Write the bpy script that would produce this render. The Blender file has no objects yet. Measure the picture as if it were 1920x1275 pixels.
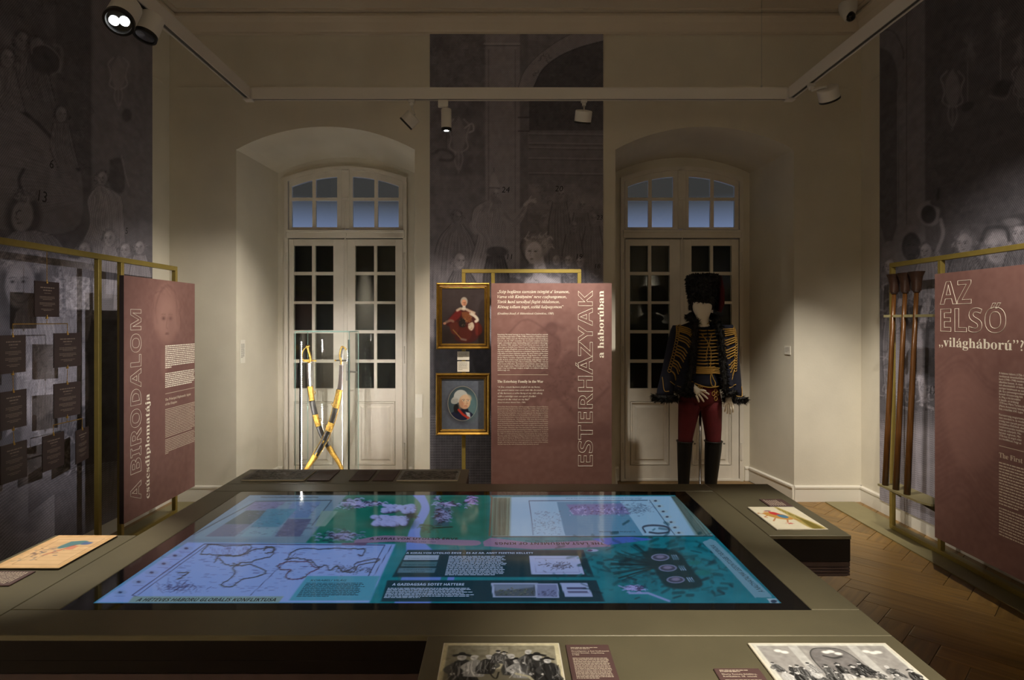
import bpy, bmesh, math, random
import numpy as np
from mathutils import Vector, Matrix
from mathutils.bvhtree import BVHTree

# ------------------------------------------------------------------ camera
S = bpy.context.scene
COL = S.collection
F, CX, CY, HC = 1180.0, 943.0, 602.0, 1.53      # focal length in px, principal point, eye height
cam = bpy.data.cameras.new('camera')
cam.sensor_width = 36.0
cam.lens = F / 1920 * 36
cam.shift_x = (960 - CX) / 1920
cam.shift_y = (CY - 637.5) / 1920
cam.clip_start = 0.05
camo = bpy.data.objects.new('camera', cam)
camo.location = (0, 0, HC)
camo.rotation_euler = (math.pi / 2, 0, 0)
COL.objects.link(camo)
S.camera = camo

# ------------------------------------------------------------------ world: evening sky, seen through the fanlights
W = bpy.data.worlds.new('evening_sky'); S.world = W; W.use_nodes = True
nt = W.node_tree; nt.nodes.clear()
tc = nt.nodes.new('ShaderNodeTexCoord'); sp = nt.nodes.new('ShaderNodeSeparateXYZ')
rp = nt.nodes.new('ShaderNodeValToRGB'); bg = nt.nodes.new('ShaderNodeBackground'); wo = nt.nodes.new('ShaderNodeOutputWorld')
rp.color_ramp.elements[0].position = 0.138; rp.color_ramp.elements[0].color = (0.17, 0.215, 0.36, 1)
rp.color_ramp.elements[1].position = 0.186; rp.color_ramp.elements[1].color = (0.045, 0.043, 0.042, 1)
e = rp.color_ramp.elements.new(0.172); e.color = (0.085, 0.098, 0.135, 1)
nt.links.new(tc.outputs['Generated'], sp.inputs[0]); nt.links.new(sp.outputs[2], rp.inputs[0])
nt.links.new(rp.outputs[0], bg.inputs[0]); nt.links.new(bg.outputs[0], wo.inputs[0])
bg.inputs[1].default_value = 0.9

# ------------------------------------------------------------------ exposure
V = S.view_settings
V.view_transform = 'Standard'; V.look = 'None'; V.gamma = 1.0; V.use_curve_mapping = False
V.exposure = 0.0

WARM = (1.0, 0.85, 0.66)
NEUT = (1.0, 0.91, 0.77)
COOL = (1.0, 0.96, 0.92)
# track spotlights and added fill beams: key: (light position, target, watts, cone degrees, blend, colour)
BEAMS = {
    'right_corner':  ((1.90, 3.82, 2.90), (2.62, 5.30, 0.20), 265, 48, 1.0, NEUT),
    'centre_panel':  ((0.54, 4.17, 2.80), (0.42, 4.95, 1.35), 210, 58, 0.9, NEUT),
    'portraits':     ((-0.375, 4.14, 2.76), (-0.36, 5.0, 1.35), 90, 60, 0.9, WARM),
    'left_panel':    ((-0.66, 4.17, 2.82), (-2.62, 5.02, 1.00), 162, 60, 0.9, NEUT),
    'left_print':    ((-1.72, 2.74, 2.86), (-1.45, 2.02, 0.78), 185, 24, 0.8, NEUT),
    'left_mural':    ((1.80, 1.25, 2.90), (-2.80, 4.12, 1.15), 430, 21, 1.0, COOL),
    'right_panel':   ((1.85, 2.60, 2.90), (2.65, 3.55, 1.55), 150, 70, 1.0, NEUT),
    'right_mural':   ((-1.60, 2.05, 2.90), (3.00, 4.45, 0.80), 300, 22, 1.0, NEUT),
    'right_print':   ((1.80, 2.10, 2.90), (1.08, 2.42, 0.78), 160, 22, 0.9, NEUT),
    'near_print':    ((0.85, -0.35, 2.86), (0.58, 1.32, 0.78), 520, 30, 1.0, NEUT),
    'floor_right':   ((1.86, 2.40, 2.90), (2.10, 4.70, 0.0), 55, 46, 1.0, WARM),
    'niche_fill':    ((-0.55, -0.38, 2.86), (-1.50, 6.0, 0.95), 950, 15, 1.0, (1.0, .92, .86)),  # added unseen lamp, brightens the door behind the sabres
    'rear_fill_left':     ((-1.66, -1.0, 2.90), (-2.80, -0.9, 1.4), 780, 80, 1.0, NEUT),  # added unseen lamp, bounces ambient fill off the left wall
    'rear_fill_right':    ((1.86, -1.0, 2.90), (3.00, -0.9, 1.4), 780, 80, 1.0, NEUT),  # its added counterpart, ambient fill off the right wall
}
LED_STRENGTH = 350.0                            # light chips of the sabre case

# ------------------------------------------------------------------ helpers
random.seed(7)
RNG = np.random.default_rng(7)
WORLD = {}                                     # world origin of every object, by name
def P(px, py, Y):                              # photograph pixel at depth Y -> point in the room
    return Vector(((px - CX) * Y / F, Y, HC - (py - CY) * Y / F))
def lin(c):
    return tuple(((v / 12.92) if v <= 0.04045 else ((v + 0.055) / 1.055) ** 2.4) for v in c)
def rgb(r, g, b): return lin((r / 255, g / 255, b / 255))

def empty(name, loc, parent=None):
    o = bpy.data.objects.new(name, None); COL.objects.link(o)
    o.empty_display_size = 0.1
    loc = Vector(loc)
    WORLD[o.name] = loc
    o.parent = parent
    o.location = loc - (WORLD[parent.name] if parent else Vector())
    return o
def tag(o, label=None, cat=None, group=None, kind=None):
    if label: o['label'] = label
    if cat: o['category'] = cat
    if group: o['group'] = group
    if kind: o['kind'] = kind
    return o
def link_mesh(name, me, parent=None, origin=None):
    o = bpy.data.objects.new(name, me); COL.objects.link(o)
    origin = Vector(origin or (0, 0, 0))
    WORLD[o.name] = origin
    o.parent = parent
    o.location = origin - (WORLD[parent.name] if parent else Vector())
    return o
def copy_tree(o, shift, parent=None):
    c = o.copy(); COL.objects.link(c)
    WORLD[c.name] = WORLD[o.name] + Vector(shift)
    c.parent = parent
    if parent is None: c.location = Vector(o.location) + Vector(shift)
    for ch in [x for x in list(bpy.data.objects) if x.parent == o and x != c]:
        copy_tree(ch, shift, c)
    return c

class MB:
    """collects shapes in world coordinates and links them as one mesh"""
    def __init__(s): s.v = []; s.f = []
    def add(s, vs, fs):
        n = len(s.v); s.v += [tuple(v) for v in vs]; s.f += [tuple(i + n for i in f) for f in fs]; return s
    def box(s, a, b, bev=0.0):
        (x0, y0, z0), (x1, y1, z1) = a, b
        x0, x1 = min(x0, x1), max(x0, x1); y0, y1 = min(y0, y1), max(y0, y1); z0, z1 = min(z0, z1), max(z0, z1)
        if bev <= 0:
            return s.add([(x0,y0,z0),(x1,y0,z0),(x1,y1,z0),(x0,y1,z0),(x0,y0,z1),(x1,y0,z1),(x1,y1,z1),(x0,y1,z1)],
                         [(0,3,2,1),(4,5,6,7),(0,1,5,4),(1,2,6,5),(2,3,7,6),(3,0,4,7)])
        bm = bmesh.new(); bmesh.ops.create_cube(bm, size=1)
        for v in bm.verts:
            v.co = Vector((x0 + (v.co.x + .5) * (x1 - x0), y0 + (v.co.y + .5) * (y1 - y0), z0 + (v.co.z + .5) * (z1 - z0)))
        bmesh.ops.bevel(bm, geom=bm.edges[:], offset=bev, segments=1, affect='EDGES')
        return s.bm(bm)
    def bm(s, bm, mat=None):
        bm.verts.index_update()
        s.add([(mat @ v.co if mat else v.co) for v in bm.verts], [[v.index for v in f.verts] for f in bm.faces]); bm.free(); return s
    def obox(s, c, ax, ay, az, hx, hy, hz):    # oriented box
        c, ax, ay, az = Vector(c), Vector(ax) * hx, Vector(ay) * hy, Vector(az) * hz
        vs = [c + ax * i + ay * j + az * k for k in (-1, 1) for j in (-1, 1) for i in (-1, 1)]
        return s.add(vs, [(0,2,3,1),(4,5,7,6),(0,1,5,4),(1,3,7,5),(3,2,6,7),(2,0,4,6)])
    def loft(s, rings, cap=True, closed=True):
        n = len(rings[0]); vs = [p for r in rings for p in r]; fs = []
        for k in range(len(rings) - 1):
            for i in range(n if closed else n - 1):
                j = (i + 1) % n
                fs.append((k*n+i, k*n+j, (k+1)*n+j, (k+1)*n+i))
        if cap and closed:
            fs.append(tuple(reversed(range(n)))); fs.append(tuple((len(rings)-1)*n + i for i in range(n)))
        return s.add(vs, fs)
    def tube(s, pts, r, n=8, cap=True, flat=1.0, up=None):
        pts = [Vector(p) for p in pts]; rings = []
        rs = r if hasattr(r, '__len__') else [r] * len(pts)
        prev = None
        for i, p in enumerate(pts):
            d = (pts[min(i+1, len(pts)-1)] - pts[max(i-1, 0)]).normalized()
            if prev is None:
                u = Vector(up) if up else (Vector((0,0,1)) if abs(d.z) < .9 else Vector((0,1,0)))
            else: u = prev
            a = (u - d * u.dot(d)).normalized(); b = d.cross(a); prev = a
            rings.append([p + (a * math.cos(t) + b * math.sin(t) * flat) * rs[i] for t in [2*math.pi*k/n for k in range(n)]])
        return s.loft(rings, cap)
    def cyl(s, p0, p1, r0, r1=None, n=24):
        return s.tube([p0, p1], [r0, r0 if r1 is None else r1], n)
    def lathe(s, c, d, prof, n=28, cap=True):  # prof: (distance along d, radius)
        c = Vector(c); d = Vector(d).normalized()
        u = Vector((0,0,1)) if abs(d.z) < .9 else Vector((0,1,0))
        a = (u - d * u.dot(d)).normalized(); b = d.cross(a)
        return s.loft([[c + d*h + (a*math.cos(t) + b*math.sin(t))*r for t in [2*math.pi*k/n for k in range(n)]] for h, r in prof], cap)
    def prism(s, poly, ax, lo, hi):            # polygon in the two other axes, extruded along axis ax
        n = len(poly)
        def pt(p, h):
            q = list(p); q.insert(ax, h); return tuple(q)
        return s.add([pt(p, lo) for p in poly] + [pt(p, hi) for p in poly],
                     [tuple(range(n)), tuple(reversed(range(n, 2*n)))] + [(i, i+n, (i+1) % n + n, (i+1) % n) for i in range(n)])
    def build(s, name, mat, parent=None, smooth=False, origin=None, fix=True):
        v = np.array(s.v, dtype=float)
        if origin is None:
            lo, hi = v.min(0), v.max(0); origin = ((lo[0]+hi[0])/2, (lo[1]+hi[1])/2, lo[2])
        me = bpy.data.meshes.new(name)
        me.from_pydata((v - np.array(origin)).tolist(), [], s.f)
        if fix:
            bm = bmesh.new(); bm.from_mesh(me); bmesh.ops.recalc_face_normals(bm, faces=bm.faces[:]); bm.to_mesh(me); bm.free()
        if smooth:
            me.polygons.foreach_set('use_smooth', [True] * len(me.polygons))
            if smooth == 'angle':
                me.set_sharp_from_angle(angle=math.radians(38))
        me.materials.append(mat)
        return link_mesh(name, me, parent, origin)

def spl(pts, n=6):                             # Catmull-Rom through points of any dimension
    p = np.array(pts, dtype=float); out = []
    q = np.vstack([2*p[0]-p[1], p, 2*p[-1]-p[-2]])
    for i in range(1, len(q) - 2):
        for k in range(n):
            t = k / n
            out.append(.5*((2*q[i]) + (-q[i-1]+q[i+1])*t + (2*q[i-1]-5*q[i]+4*q[i+1]-q[i+2])*t*t + (-q[i-1]+3*q[i]-3*q[i+1]+q[i+2])*t**3))
    out.append(p[-1])
    return [tuple(o) for o in out]

# ------------------------------------------------------------------ materials
MATS = {}
def mat(name, col=(.8,.8,.8), rough=.6, metal=0.0, spec=.5, noise=None, bump=None, emit=None, estr=1.0, coat=0.0, trans=0.0, ior=1.45, objrand=0.0, wood=None):
    m = bpy.data.materials.new(name); m.use_nodes = True; MATS[name] = m
    t = m.node_tree; b = t.nodes['Principled BSDF']
    b.inputs['Base Color'].default_value = (*col, 1); b.inputs['Roughness'].default_value = rough
    b.inputs['Metallic'].default_value = metal; b.inputs['Specular IOR Level'].default_value = spec
    b.inputs['Coat Weight'].default_value = coat; b.inputs['Transmission Weight'].default_value = trans; b.inputs['IOR'].default_value = ior
    co = t.nodes.new('ShaderNodeTexCoord')
    src = None
    if noise:                                  # (scale, amount)
        n = t.nodes.new('ShaderNodeTexNoise'); n.inputs['Scale'].default_value = noise[0]; n.inputs['Detail'].default_value = 6
        r = t.nodes.new('ShaderNodeValToRGB')
        lo = tuple(max(0, c*(1-noise[1])) for c in col); hi = tuple(min(1, c*(1+noise[1])) for c in col)
        r.color_ramp.elements[0].position = .3; r.color_ramp.elements[1].position = .7
        r.color_ramp.elements[0].color = (*lo, 1); r.color_ramp.elements[1].color = (*hi, 1)
        t.links.new(co.outputs['Object'], n.inputs['Vector']); t.links.new(n.outputs[0], r.inputs[0]); src = r.outputs[0]
    if wood:                                   # (stretch vector, dark factor)
        mp = t.nodes.new('ShaderNodeMapping'); mp.inputs['Scale'].default_value = wood[0]
        n = t.nodes.new('ShaderNodeTexNoise'); n.inputs['Scale'].default_value = 1; n.inputs['Detail'].default_value = 8; n.inputs['Distortion'].default_value = .6
        r = t.nodes.new('ShaderNodeValToRGB')
        r.color_ramp.elements[0].position = .32; r.color_ramp.elements[1].position = .68
        r.color_ramp.elements[0].color = (*[c*wood[1] for c in col], 1); r.color_ramp.elements[1].color = (*col, 1)
        t.links.new(co.outputs['Object'], mp.inputs[0]); t.links.new(mp.outputs[0], n.inputs['Vector']); t.links.new(n.outputs[0], r.inputs[0]); src = r.outputs[0]
        if objrand:
            oi = t.nodes.new('ShaderNodeObjectInfo'); va = t.nodes.new('ShaderNodeVectorMath'); va.operation = 'SCALE'; va.inputs['Scale'].default_value = 40
            cb = t.nodes.new('ShaderNodeCombineXYZ'); t.links.new(oi.outputs['Random'], cb.inputs[0]); t.links.new(oi.outputs['Random'], cb.inputs[1])
            t.links.new(cb.outputs[0], va.inputs[0]); t.links.new(va.outputs[0], mp.inputs['Location'])
    if objrand:
        oi = t.nodes.new('ShaderNodeObjectInfo'); mr = t.nodes.new('ShaderNodeMapRange')
        mr.inputs['To Min'].default_value = 1-objrand; mr.inputs['To Max'].default_value = 1+objrand
        hs = t.nodes.new('ShaderNodeHueSaturation'); t.links.new(oi.outputs['Random'], mr.inputs[0]); t.links.new(mr.outputs[0], hs.inputs['Value'])
        if src: t.links.new(src, hs.inputs['Color'])
        else: hs.inputs['Color'].default_value = (*col, 1)
        src = hs.outputs[0]
    if src: t.links.new(src, b.inputs['Base Color'])
    if bump:                                   # (scale, strength)
        n = t.nodes.new('ShaderNodeTexNoise'); n.inputs['Scale'].default_value = bump[0]; n.inputs['Detail'].default_value = 4
        bu = t.nodes.new('ShaderNodeBump'); bu.inputs['Strength'].default_value = bump[1]; bu.inputs['Distance'].default_value = .01
        t.links.new(co.outputs['Object'], n.inputs['Vector']); t.links.new(n.outputs[0], bu.inputs['Height']); t.links.new(bu.outputs[0], b.inputs['Normal'])
    if emit:
        b.inputs['Emission Color'].default_value = (*emit, 1); b.inputs['Emission Strength'].default_value = estr
    return m

M_WALL = mat('plaster_cream', (.645, .605, .515), .9, spec=.2, noise=(3, .05), bump=(60, .06))
M_CEIL = mat('ceiling_plaster', (.62, .55, .46), .9, spec=.2, noise=(2, .04))
M_TRIM = mat('white_gloss_trim', (.72, .69, .62), .5)
M_DOOR = mat('white_painted_wood', (.66, .62, .55), .45, noise=(8, .05))
M_BRASSPAINT = mat('gold_powder_coat', (.30, .225, .055), .42, metal=.35, noise=(30, .06))
M_PLATE = mat('gold_floor_plate', (.27, .235, .12), .45, metal=.25, noise=(6, .08))
M_PANEL = None
M_BLACK = mat('black_plastic', (.012, .012, .012), .4)
M_BLACKGLOSS = mat('black_glass', (.006, .006, .007), .05)
M_WHITEMET = mat('white_enamel', (.62, .60, .57), .45)
M_TRACK = mat('track_enamel', (.62, .59, .56), .45)
M_OAK = mat('oak_plank', (.29, .165, .045), .38, wood=((2.0, 26, 26), .58), objrand=.16)
M_SUB = mat('oak_subfloor', (.10, .065, .03), .8)
M_TABLE = mat('olive_bronze_board', (.140, .124, .076), .40, metal=.15, noise=(5, .10), bump=(300, .03))
M_FASCIA = mat('dark_brown_fascia', (.0075, .0045, .004), .5, spec=.25)
M_BAND = mat('purple_brown_band', (.075, .045, .045), .5, noise=(20, .15))
M_LETTER = mat('cream_lettering', (.86, .80, .68), .6)
M_LETTERDIM = mat('cream_small_lettering', (.62, .53, .42), .7)
M_INK = mat('mural_ink', (.02, .02, .024), .9)
M_PLAQUE = mat('brown_plaque_card', (.036, .021, .020), .6)
M_PLAQUETEXT = mat('plaque_lettering', (.20, .155, .125), .7)
M_CAPTION = mat('plum_caption_card', (.105, .058, .055), .55)
M_EDGE = mat('white_board_edge', (.75, .70, .58), .6)
M_STEEL = mat('steel', (.45, .45, .45), .3, metal=1)
M_GLASSPANE = mat('window_glass', (.9, .95, .95), .03, trans=1.0, ior=1.3)
M_CARD = mat('white_card', (.75, .72, .65), .7)
M_CARDINK = mat('grey_print', (.25, .23, .21), .8)
# ------------------------------------------------------------------ lettering
SF = {'´': 0, '¨': 1, '˝': 2}
DECO = {}
for a, b in zip('áéíóúÁÉÍÓÚ', 'aeiouAEIOU'): DECO[a] = (b, '´')
for a, b in zip('öüÖÜ', 'ouOU'): DECO[a] = (b, '¨')
for a, b in zip('őűŐŰ', 'ouOU'): DECO[a] = (b, '˝')
def style_char(ch, st):
    if st == 'sans': return ch
    base = {'serifb': (0x1D400, 0x1D41A), 'serifi': (0x1D434, 0x1D44E), 'sansb': (0x1D5D4, 0x1D5EE)}[st]
    if 'A' <= ch <= 'Z': return chr(base[0] + ord(ch) - 65)
    if 'a' <= ch <= 'z':
        if st == 'serifi' and ch == 'h': return chr(0x1D489)
        return chr(base[1] + ord(ch) - 97)
    if '0' <= ch <= '9' and st == 'serifb': return chr(0x1D7CE + ord(ch) - 48)
    if '0' <= ch <= '9' and st == 'sansb': return chr(0x1D7EC + ord(ch) - 48)
    return ch
GC = {}
TC = bpy.data.curves.new('type_setter', 'FONT'); TC.size = 1.0; TC.resolution_u = 2
TO = bpy.data.objects.new('type_setter', TC); COL.objects.link(TO)
def ev(body, outline=0.0, off=0.0):
    TC.body = body; TC.offset = off
    if outline: TC.fill_mode = 'NONE'; TC.bevel_depth = outline; TC.bevel_resolution = 0
    else: TC.fill_mode = 'FRONT'; TC.bevel_depth = 0
    bpy.context.view_layer.update()
    o = TO.evaluated_get(bpy.context.evaluated_depsgraph_get())
    me = o.to_mesh(); me.calc_loop_triangles()
    v = np.empty(len(me.vertices) * 3); me.vertices.foreach_get('co', v); v = v.reshape(-1, 3).copy()
    t = np.empty(len(me.loop_triangles) * 3, dtype=int); me.loop_triangles.foreach_get('vertices', t); t = t.reshape(-1, 3).copy()
    o.to_mesh_clear()
    return v, t
def glyph(ch, st, outline):
    k = (ch, st, outline)
    if k in GC: return GC[k]
    acc = None; c = ch
    if st != 'sans' and ch in DECO: c, acc = DECO[ch]
    g = style_char(c, st)
    if ch == ' ': r = (np.zeros((0, 3)), np.zeros((0, 3), int), .26)
    else:
        v, t = ev(g, outline)
        a = ev('l' + g + 'l')[0][:, 0].max() - ev('ll')[0][:, 0].max()
        if acc:
            av, at = ev(acc, outline)
            shift = (v[:, 0].min() + v[:, 0].max()) / 2 - (av[:, 0].min() + av[:, 0].max()) / 2 + .02
            up = .19 if c.isupper() else .0
            if c == 'i': up = .05
            av = av + np.array([shift, up, 0])
            t = np.vstack([t, at + len(v)]); v = np.vstack([v, av])
        r = (v, t, a)
    GC[k] = r
    return r
class Type:
    """lettering laid out on a plane: origin O, reading direction R, up direction U; printed just above the surface"""
    def __init__(s, R, U, N, lift=.0006):
        s.R, s.U, s.N = Vector(R), Vector(U), Vector(N); s.lift = lift; s.V = []; s.T = []; s.n = 0
    def put(s, v2, t, O):
        O = np.array(Vector(O) + s.N * s.lift); R, U, N = np.array(s.R), np.array(s.U), np.array(s.N)
        w = O + v2[:, :1] * R + v2[:, 1:2] * U + v2[:, 2:3] * N
        s.V.append(w); s.T.append(t + s.n); s.n += len(w)
    def line(s, txt, O, h, width=None, st='sans', outline=0.0, space=0.0, align='l', shear=0.0):
        x = 0; vs = []; ts = []; n = 0
        for ch in txt:
            v, t, a = glyph(ch, st, outline)
            if len(v):
                w = v.copy(); w[:, 0] += x; vs.append(w); ts.append(t + n); n += len(w)
            x += a + space
        if not vs: return
        v = np.vstack(vs); t = np.vstack(ts)
        k = h / .72                                # h is the height of a capital
        kx = k if width is None else width / max(1e-6, v[:, 0].max() - v[:, 0].min())
        if align == 'l': v[:, 0] -= v[:, 0].min() if width else 0
        if align == 'c': v[:, 0] -= (v[:, 0].min() + v[:, 0].max()) / 2
        if shear: v[:, 0] += v[:, 1] * shear
        v = v * np.array([kx, k, k])
        s.put(v, t, O)
    def bars(s, O, width, h, rows, lead, last=.4, align='l', seed=0, ragged=0.0):   # lines too small to read
        r = random.Random(seed)
        for j in range(rows):
            W_ = width * (last if j == rows - 1 else 1 - ragged * r.random()); x = 0
            off = 0 if align == 'l' else (width - W_) / 2
            while x < W_ * .97:
                w = min(r.uniform(.9, 4.2) * h * 1.1, W_ - x)
                y = -j * lead
                v = np.array([[off+x, y, 0], [off+x+w, y, 0], [off+x+w, y+h, 0], [off+x, y+h, 0]]); s.put(v, np.array([[0,1,2],[0,2,3]]), O)
                x += w + h * .55
    def rule(s, O, width, h):
        v = np.array([[0, 0, 0], [width, 0, 0], [width, h, 0], [0, h, 0]], float); s.put(v, np.array([[0,1,2],[0,2,3]]), O)
    def build(s, name, mat_, parent):
        if not s.V: return None
        m = MB(); V_ = np.vstack(s.V); T_ = np.vstack(s.T)
        m.v = V_.tolist(); m.f = T_.tolist()
        o = m.build(name, mat_, parent, fix=False)
        o['kind'] = 'stuff'
        return o

# ------------------------------------------------------------------ prints: flat pictures held as colours of a fine mesh
class Canvas:
    """grid of points on a flat board; colours are painted per point; PX, PY are drawing coordinates"""
    def __init__(s, O, R, U, w, h, nx, ny, draw='photo'):
        s.O, s.R, s.U, s.w, s.h, s.nx, s.ny = Vector(O), Vector(R), Vector(U), w, h, nx, ny
        gx, gy = np.meshgrid(np.linspace(0, w, nx), np.linspace(0, h, ny))
        O_, R_, U_ = np.array(s.O), np.array(s.R), np.array(s.U)
        s.pos = O_ + gx[..., None] * R_ + gy[..., None] * U_
        if draw == 'photo':
            Y = s.pos[..., 1]
            s.X = CX + s.pos[..., 0] * F / Y; s.Y = CY - (s.pos[..., 2] - HC) * F / Y
        else:
            s.X = gx / w; s.Y = 1 - gy / h                # 0..1, y down
            if draw == 'aspect': s.Y = s.Y * h / w
        s.aa = None
        s.c = np.zeros((ny, nx, 3))
    def fill(s, c): s.c[:] = c
    def _sub(s, x0, x1, y0, y1):
        m = (s.X >= x0) & (s.X <= x1) & (s.Y >= y0) & (s.Y <= y1)
        return m
    def mix(s, m, a, c):
        a = a[..., None]; s.c[m] = s.c[m] * (1 - a) + np.array(c) * a
    def poly(s, pts, c, a=1.0, soft=1.0):
        p = np.array(pts, float)
        m = s._sub(p[:,0].min()-soft, p[:,0].max()+soft, p[:,1].min()-soft, p[:,1].max()+soft)
        x, y = s.X[m], s.Y[m]
        if not len(x): return
        ins = np.zeros(len(x), bool); d = np.full(len(x), 1e9)
        for i in range(len(p)):
            (x0, y0), (x1, y1) = p[i], p[(i+1) % len(p)]
            cr = ((y0 > y) != (y1 > y)); xx = (x1-x0) * (y-y0) / ((y1-y0) if y1 != y0 else 1e-9) + x0
            ins ^= cr & (x < xx)
            d = np.minimum(d, s._seg(x, y, x0, y0, x1, y1))
        al = np.clip(.5 + np.where(ins, d, -d) / soft, 0, 1) * a
        s.mix(m, al, c)
    def _seg(s, x, y, x0, y0, x1, y1):
        dx, dy = x1-x0, y1-y0; L = dx*dx + dy*dy + 1e-12
        t = np.clip(((x-x0)*dx + (y-y0)*dy) / L, 0, 1)
        return np.hypot(x-x0-t*dx, y-y0-t*dy)
    def line(s, pts, w, c, a=1.0, soft=1.0):
        p = np.array(pts, float); q = w/2 + soft
        m = s._sub(p[:,0].min()-q, p[:,0].max()+q, p[:,1].min()-q, p[:,1].max()+q)
        x, y = s.X[m], s.Y[m]
        if not len(x): return
        d = np.full(len(x), 1e9)
        for i in range(len(p)-1): d = np.minimum(d, s._seg(x, y, *p[i], *p[i+1]))
        s.mix(m, np.clip((w/2 - d) / soft + .5, 0, 1) * a, c)
    def ell(s, cx, cy, rx, ry, c, a=1.0, soft=.15, rot=0.0):
        q = max(rx, ry) * (1 + soft)
        m = s._sub(cx-q, cx+q, cy-q, cy+q)
        x, y = s.X[m]-cx, s.Y[m]-cy
        if not len(x): return
        cr, sr = math.cos(rot), math.sin(rot)
        r = np.hypot((x*cr + y*sr)/rx, (-x*sr + y*cr)/ry)
        s.mix(m, np.clip((1-r)/soft + .5, 0, 1) * a, c)
    def noise(s, amp, cell, seed=0, oct=3, mask=None):
        r = np.random.default_rng(seed); out = np.zeros((s.ny, s.nx)); tot = 0
        for o in range(oct):
            n0, n1 = max(2, int(s.ny/cell)+2), max(2, int(s.nx/cell)+2)
            g = r.random((n0, n1)); yy = np.linspace(0, n0-1.001, s.ny); xx = np.linspace(0, n1-1.001, s.nx)
            yi, xi = yy.astype(int), xx.astype(int); fy, fx = (yy-yi)[:,None], (xx-xi)[None,:]
            fy, fx = fy*fy*(3-2*fy), fx*fx*(3-2*fx)
            out += (g[yi][:,xi]*(1-fy)*(1-fx) + g[yi+1][:,xi]*fy*(1-fx) + g[yi][:,xi+1]*(1-fy)*fx + g[yi+1][:,xi+1]*fy*fx) / 2**o
            tot += 1/2**o; cell = max(1.5, cell/2)
        out = (out/tot - .5) * 2 * amp
        if mask is not None: out = out * mask
        s.c = np.clip(s.c + out[..., None], 0, 1)
    def folds(s, A, B, n, c1, c2, w=2.0, a=.5, seed=0, soft=1.2):
        r = random.Random(seed); A, B = np.array(spl(A, 5)), np.array(spl(B, 5))
        if len(A) != len(B):
            t = np.linspace(0, 1, len(A)); tb = np.linspace(0, 1, len(B)); B = np.stack([np.interp(t, tb, B[:,0]), np.interp(t, tb, B[:,1])], 1)
        n = int(n*1.9); w = w*.62; a = a*.8
        for k in range(n):
            t = (k + .5 + r.uniform(-.45, .45)) / n
            i0 = r.randint(0, max(0, len(A)//4)); i1 = len(A) - r.randint(0, len(A)//3)
            s.line((A*(1-t) + B*t)[i0:max(i1, i0+2)], w * r.uniform(.6, 1.4), c1 if k % 2 else c2, a * r.uniform(.6, 1), soft)
    def build(s, name, material, parent=None, origin=None):
        me = bpy.data.meshes.new(name); nx, ny = s.nx, s.ny
        origin = Vector(origin) if origin else s.O
        me.vertices.add(nx*ny); me.vertices.foreach_set('co', (s.pos - np.array(origin)).ravel())
        i = (np.arange(ny-1)[:, None]*nx + np.arange(nx-1)[None, :]).ravel()
        q = np.stack([i, i+1, i+nx+1, i+nx], 1).ravel()
        nf = len(i)
        me.loops.add(nf*4); me.loops.foreach_set('vertex_index', q)
        me.polygons.add(nf); me.polygons.foreach_set('loop_start', np.arange(nf)*4)
        try: me.polygons.foreach_set('loop_total', np.full(nf, 4))
        except Exception: pass
        at = me.color_attributes.new('print', 'FLOAT_COLOR', 'POINT')
        c = np.clip(s.c, 0, 1); l = np.where(c <= .04045, c/12.92, ((c+.055)/1.055)**2.4)
        at.data.foreach_set('color', np.concatenate([l, np.ones((ny, nx, 1))], 2).ravel())
        me.update(calc_edges=True); me.validate()
        me.materials.append(material)
        return link_mesh(name, me, parent, origin)
def print_mat(name, rough=.7, hatch=None, emit=0.0, gain=1.0, spec=.4):
    m = bpy.data.materials.new(name); m.use_nodes = True; t = m.node_tree; b = t.nodes['Principled BSDF']
    at = t.nodes.new('ShaderNodeVertexColor'); at.layer_name = 'print'; src = at.outputs[0]
    if hatch:                                  # (frequency, amount): engraved line work riding on the tone
        co = t.nodes.new('ShaderNodeTexCoord'); mp = t.nodes.new('ShaderNodeMapping'); mp.inputs['Rotation'].default_value = hatch[2]
        wv = t.nodes.new('ShaderNodeTexWave'); wv.inputs['Scale'].default_value = hatch[0]; wv.inputs['Distortion'].default_value = 2.5; wv.inputs['Detail'].default_value = 2; wv.inputs['Detail Scale'].default_value = .6
        wv2 = t.nodes.new('ShaderNodeTexWave'); wv2.inputs['Scale'].default_value = hatch[0]*1.1; wv2.bands_direction = 'Z'; wv2.inputs['Distortion'].default_value = 1.5
        ad = t.nodes.new('ShaderNodeMath'); ad.operation = 'ADD'
        mr = t.nodes.new('ShaderNodeMapRange'); mr.inputs['From Max'].default_value = 2.0; mr.inputs['To Min'].default_value = 1-hatch[1]; mr.inputs['To Max'].default_value = 1+hatch[1]
        mu = t.nodes.new('ShaderNodeVectorMath'); mu.operation = 'SCALE'
        t.links.new(co.outputs['Object'], mp.inputs[0]); t.links.new(mp.outputs[0], wv.inputs[0]); t.links.new(co.outputs['Object'], wv2.inputs[0])
        t.links.new(wv.outputs['Fac'], ad.inputs[0]); t.links.new(wv2.outputs['Fac'], ad.inputs[1]); t.links.new(ad.outputs[0], mr.inputs[0])
        t.links.new(src, mu.inputs[0]); t.links.new(mr.outputs[0], mu.inputs['Scale']); src = mu.outputs[0]
    b.inputs['Roughness'].default_value = rough; b.inputs['Specular IOR Level'].default_value = spec
    if emit:
        b.inputs['Base Color'].default_value = (.01, .01, .012, 1)
        t.links.new(src, b.inputs['Emission Color']); b.inputs['Emission Strength'].default_value = emit
    else:
        t.links.new(src, b.inputs['Base Color'])
    return m
M_MURAL = print_mat('engraved_mural_print', .85, (34, .42, (0, .6, .7)), spec=.15)
M_PRINT = print_mat('board_print', .6)
M_OIL = print_mat('oil_paint', .45, spec=.4)
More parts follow.
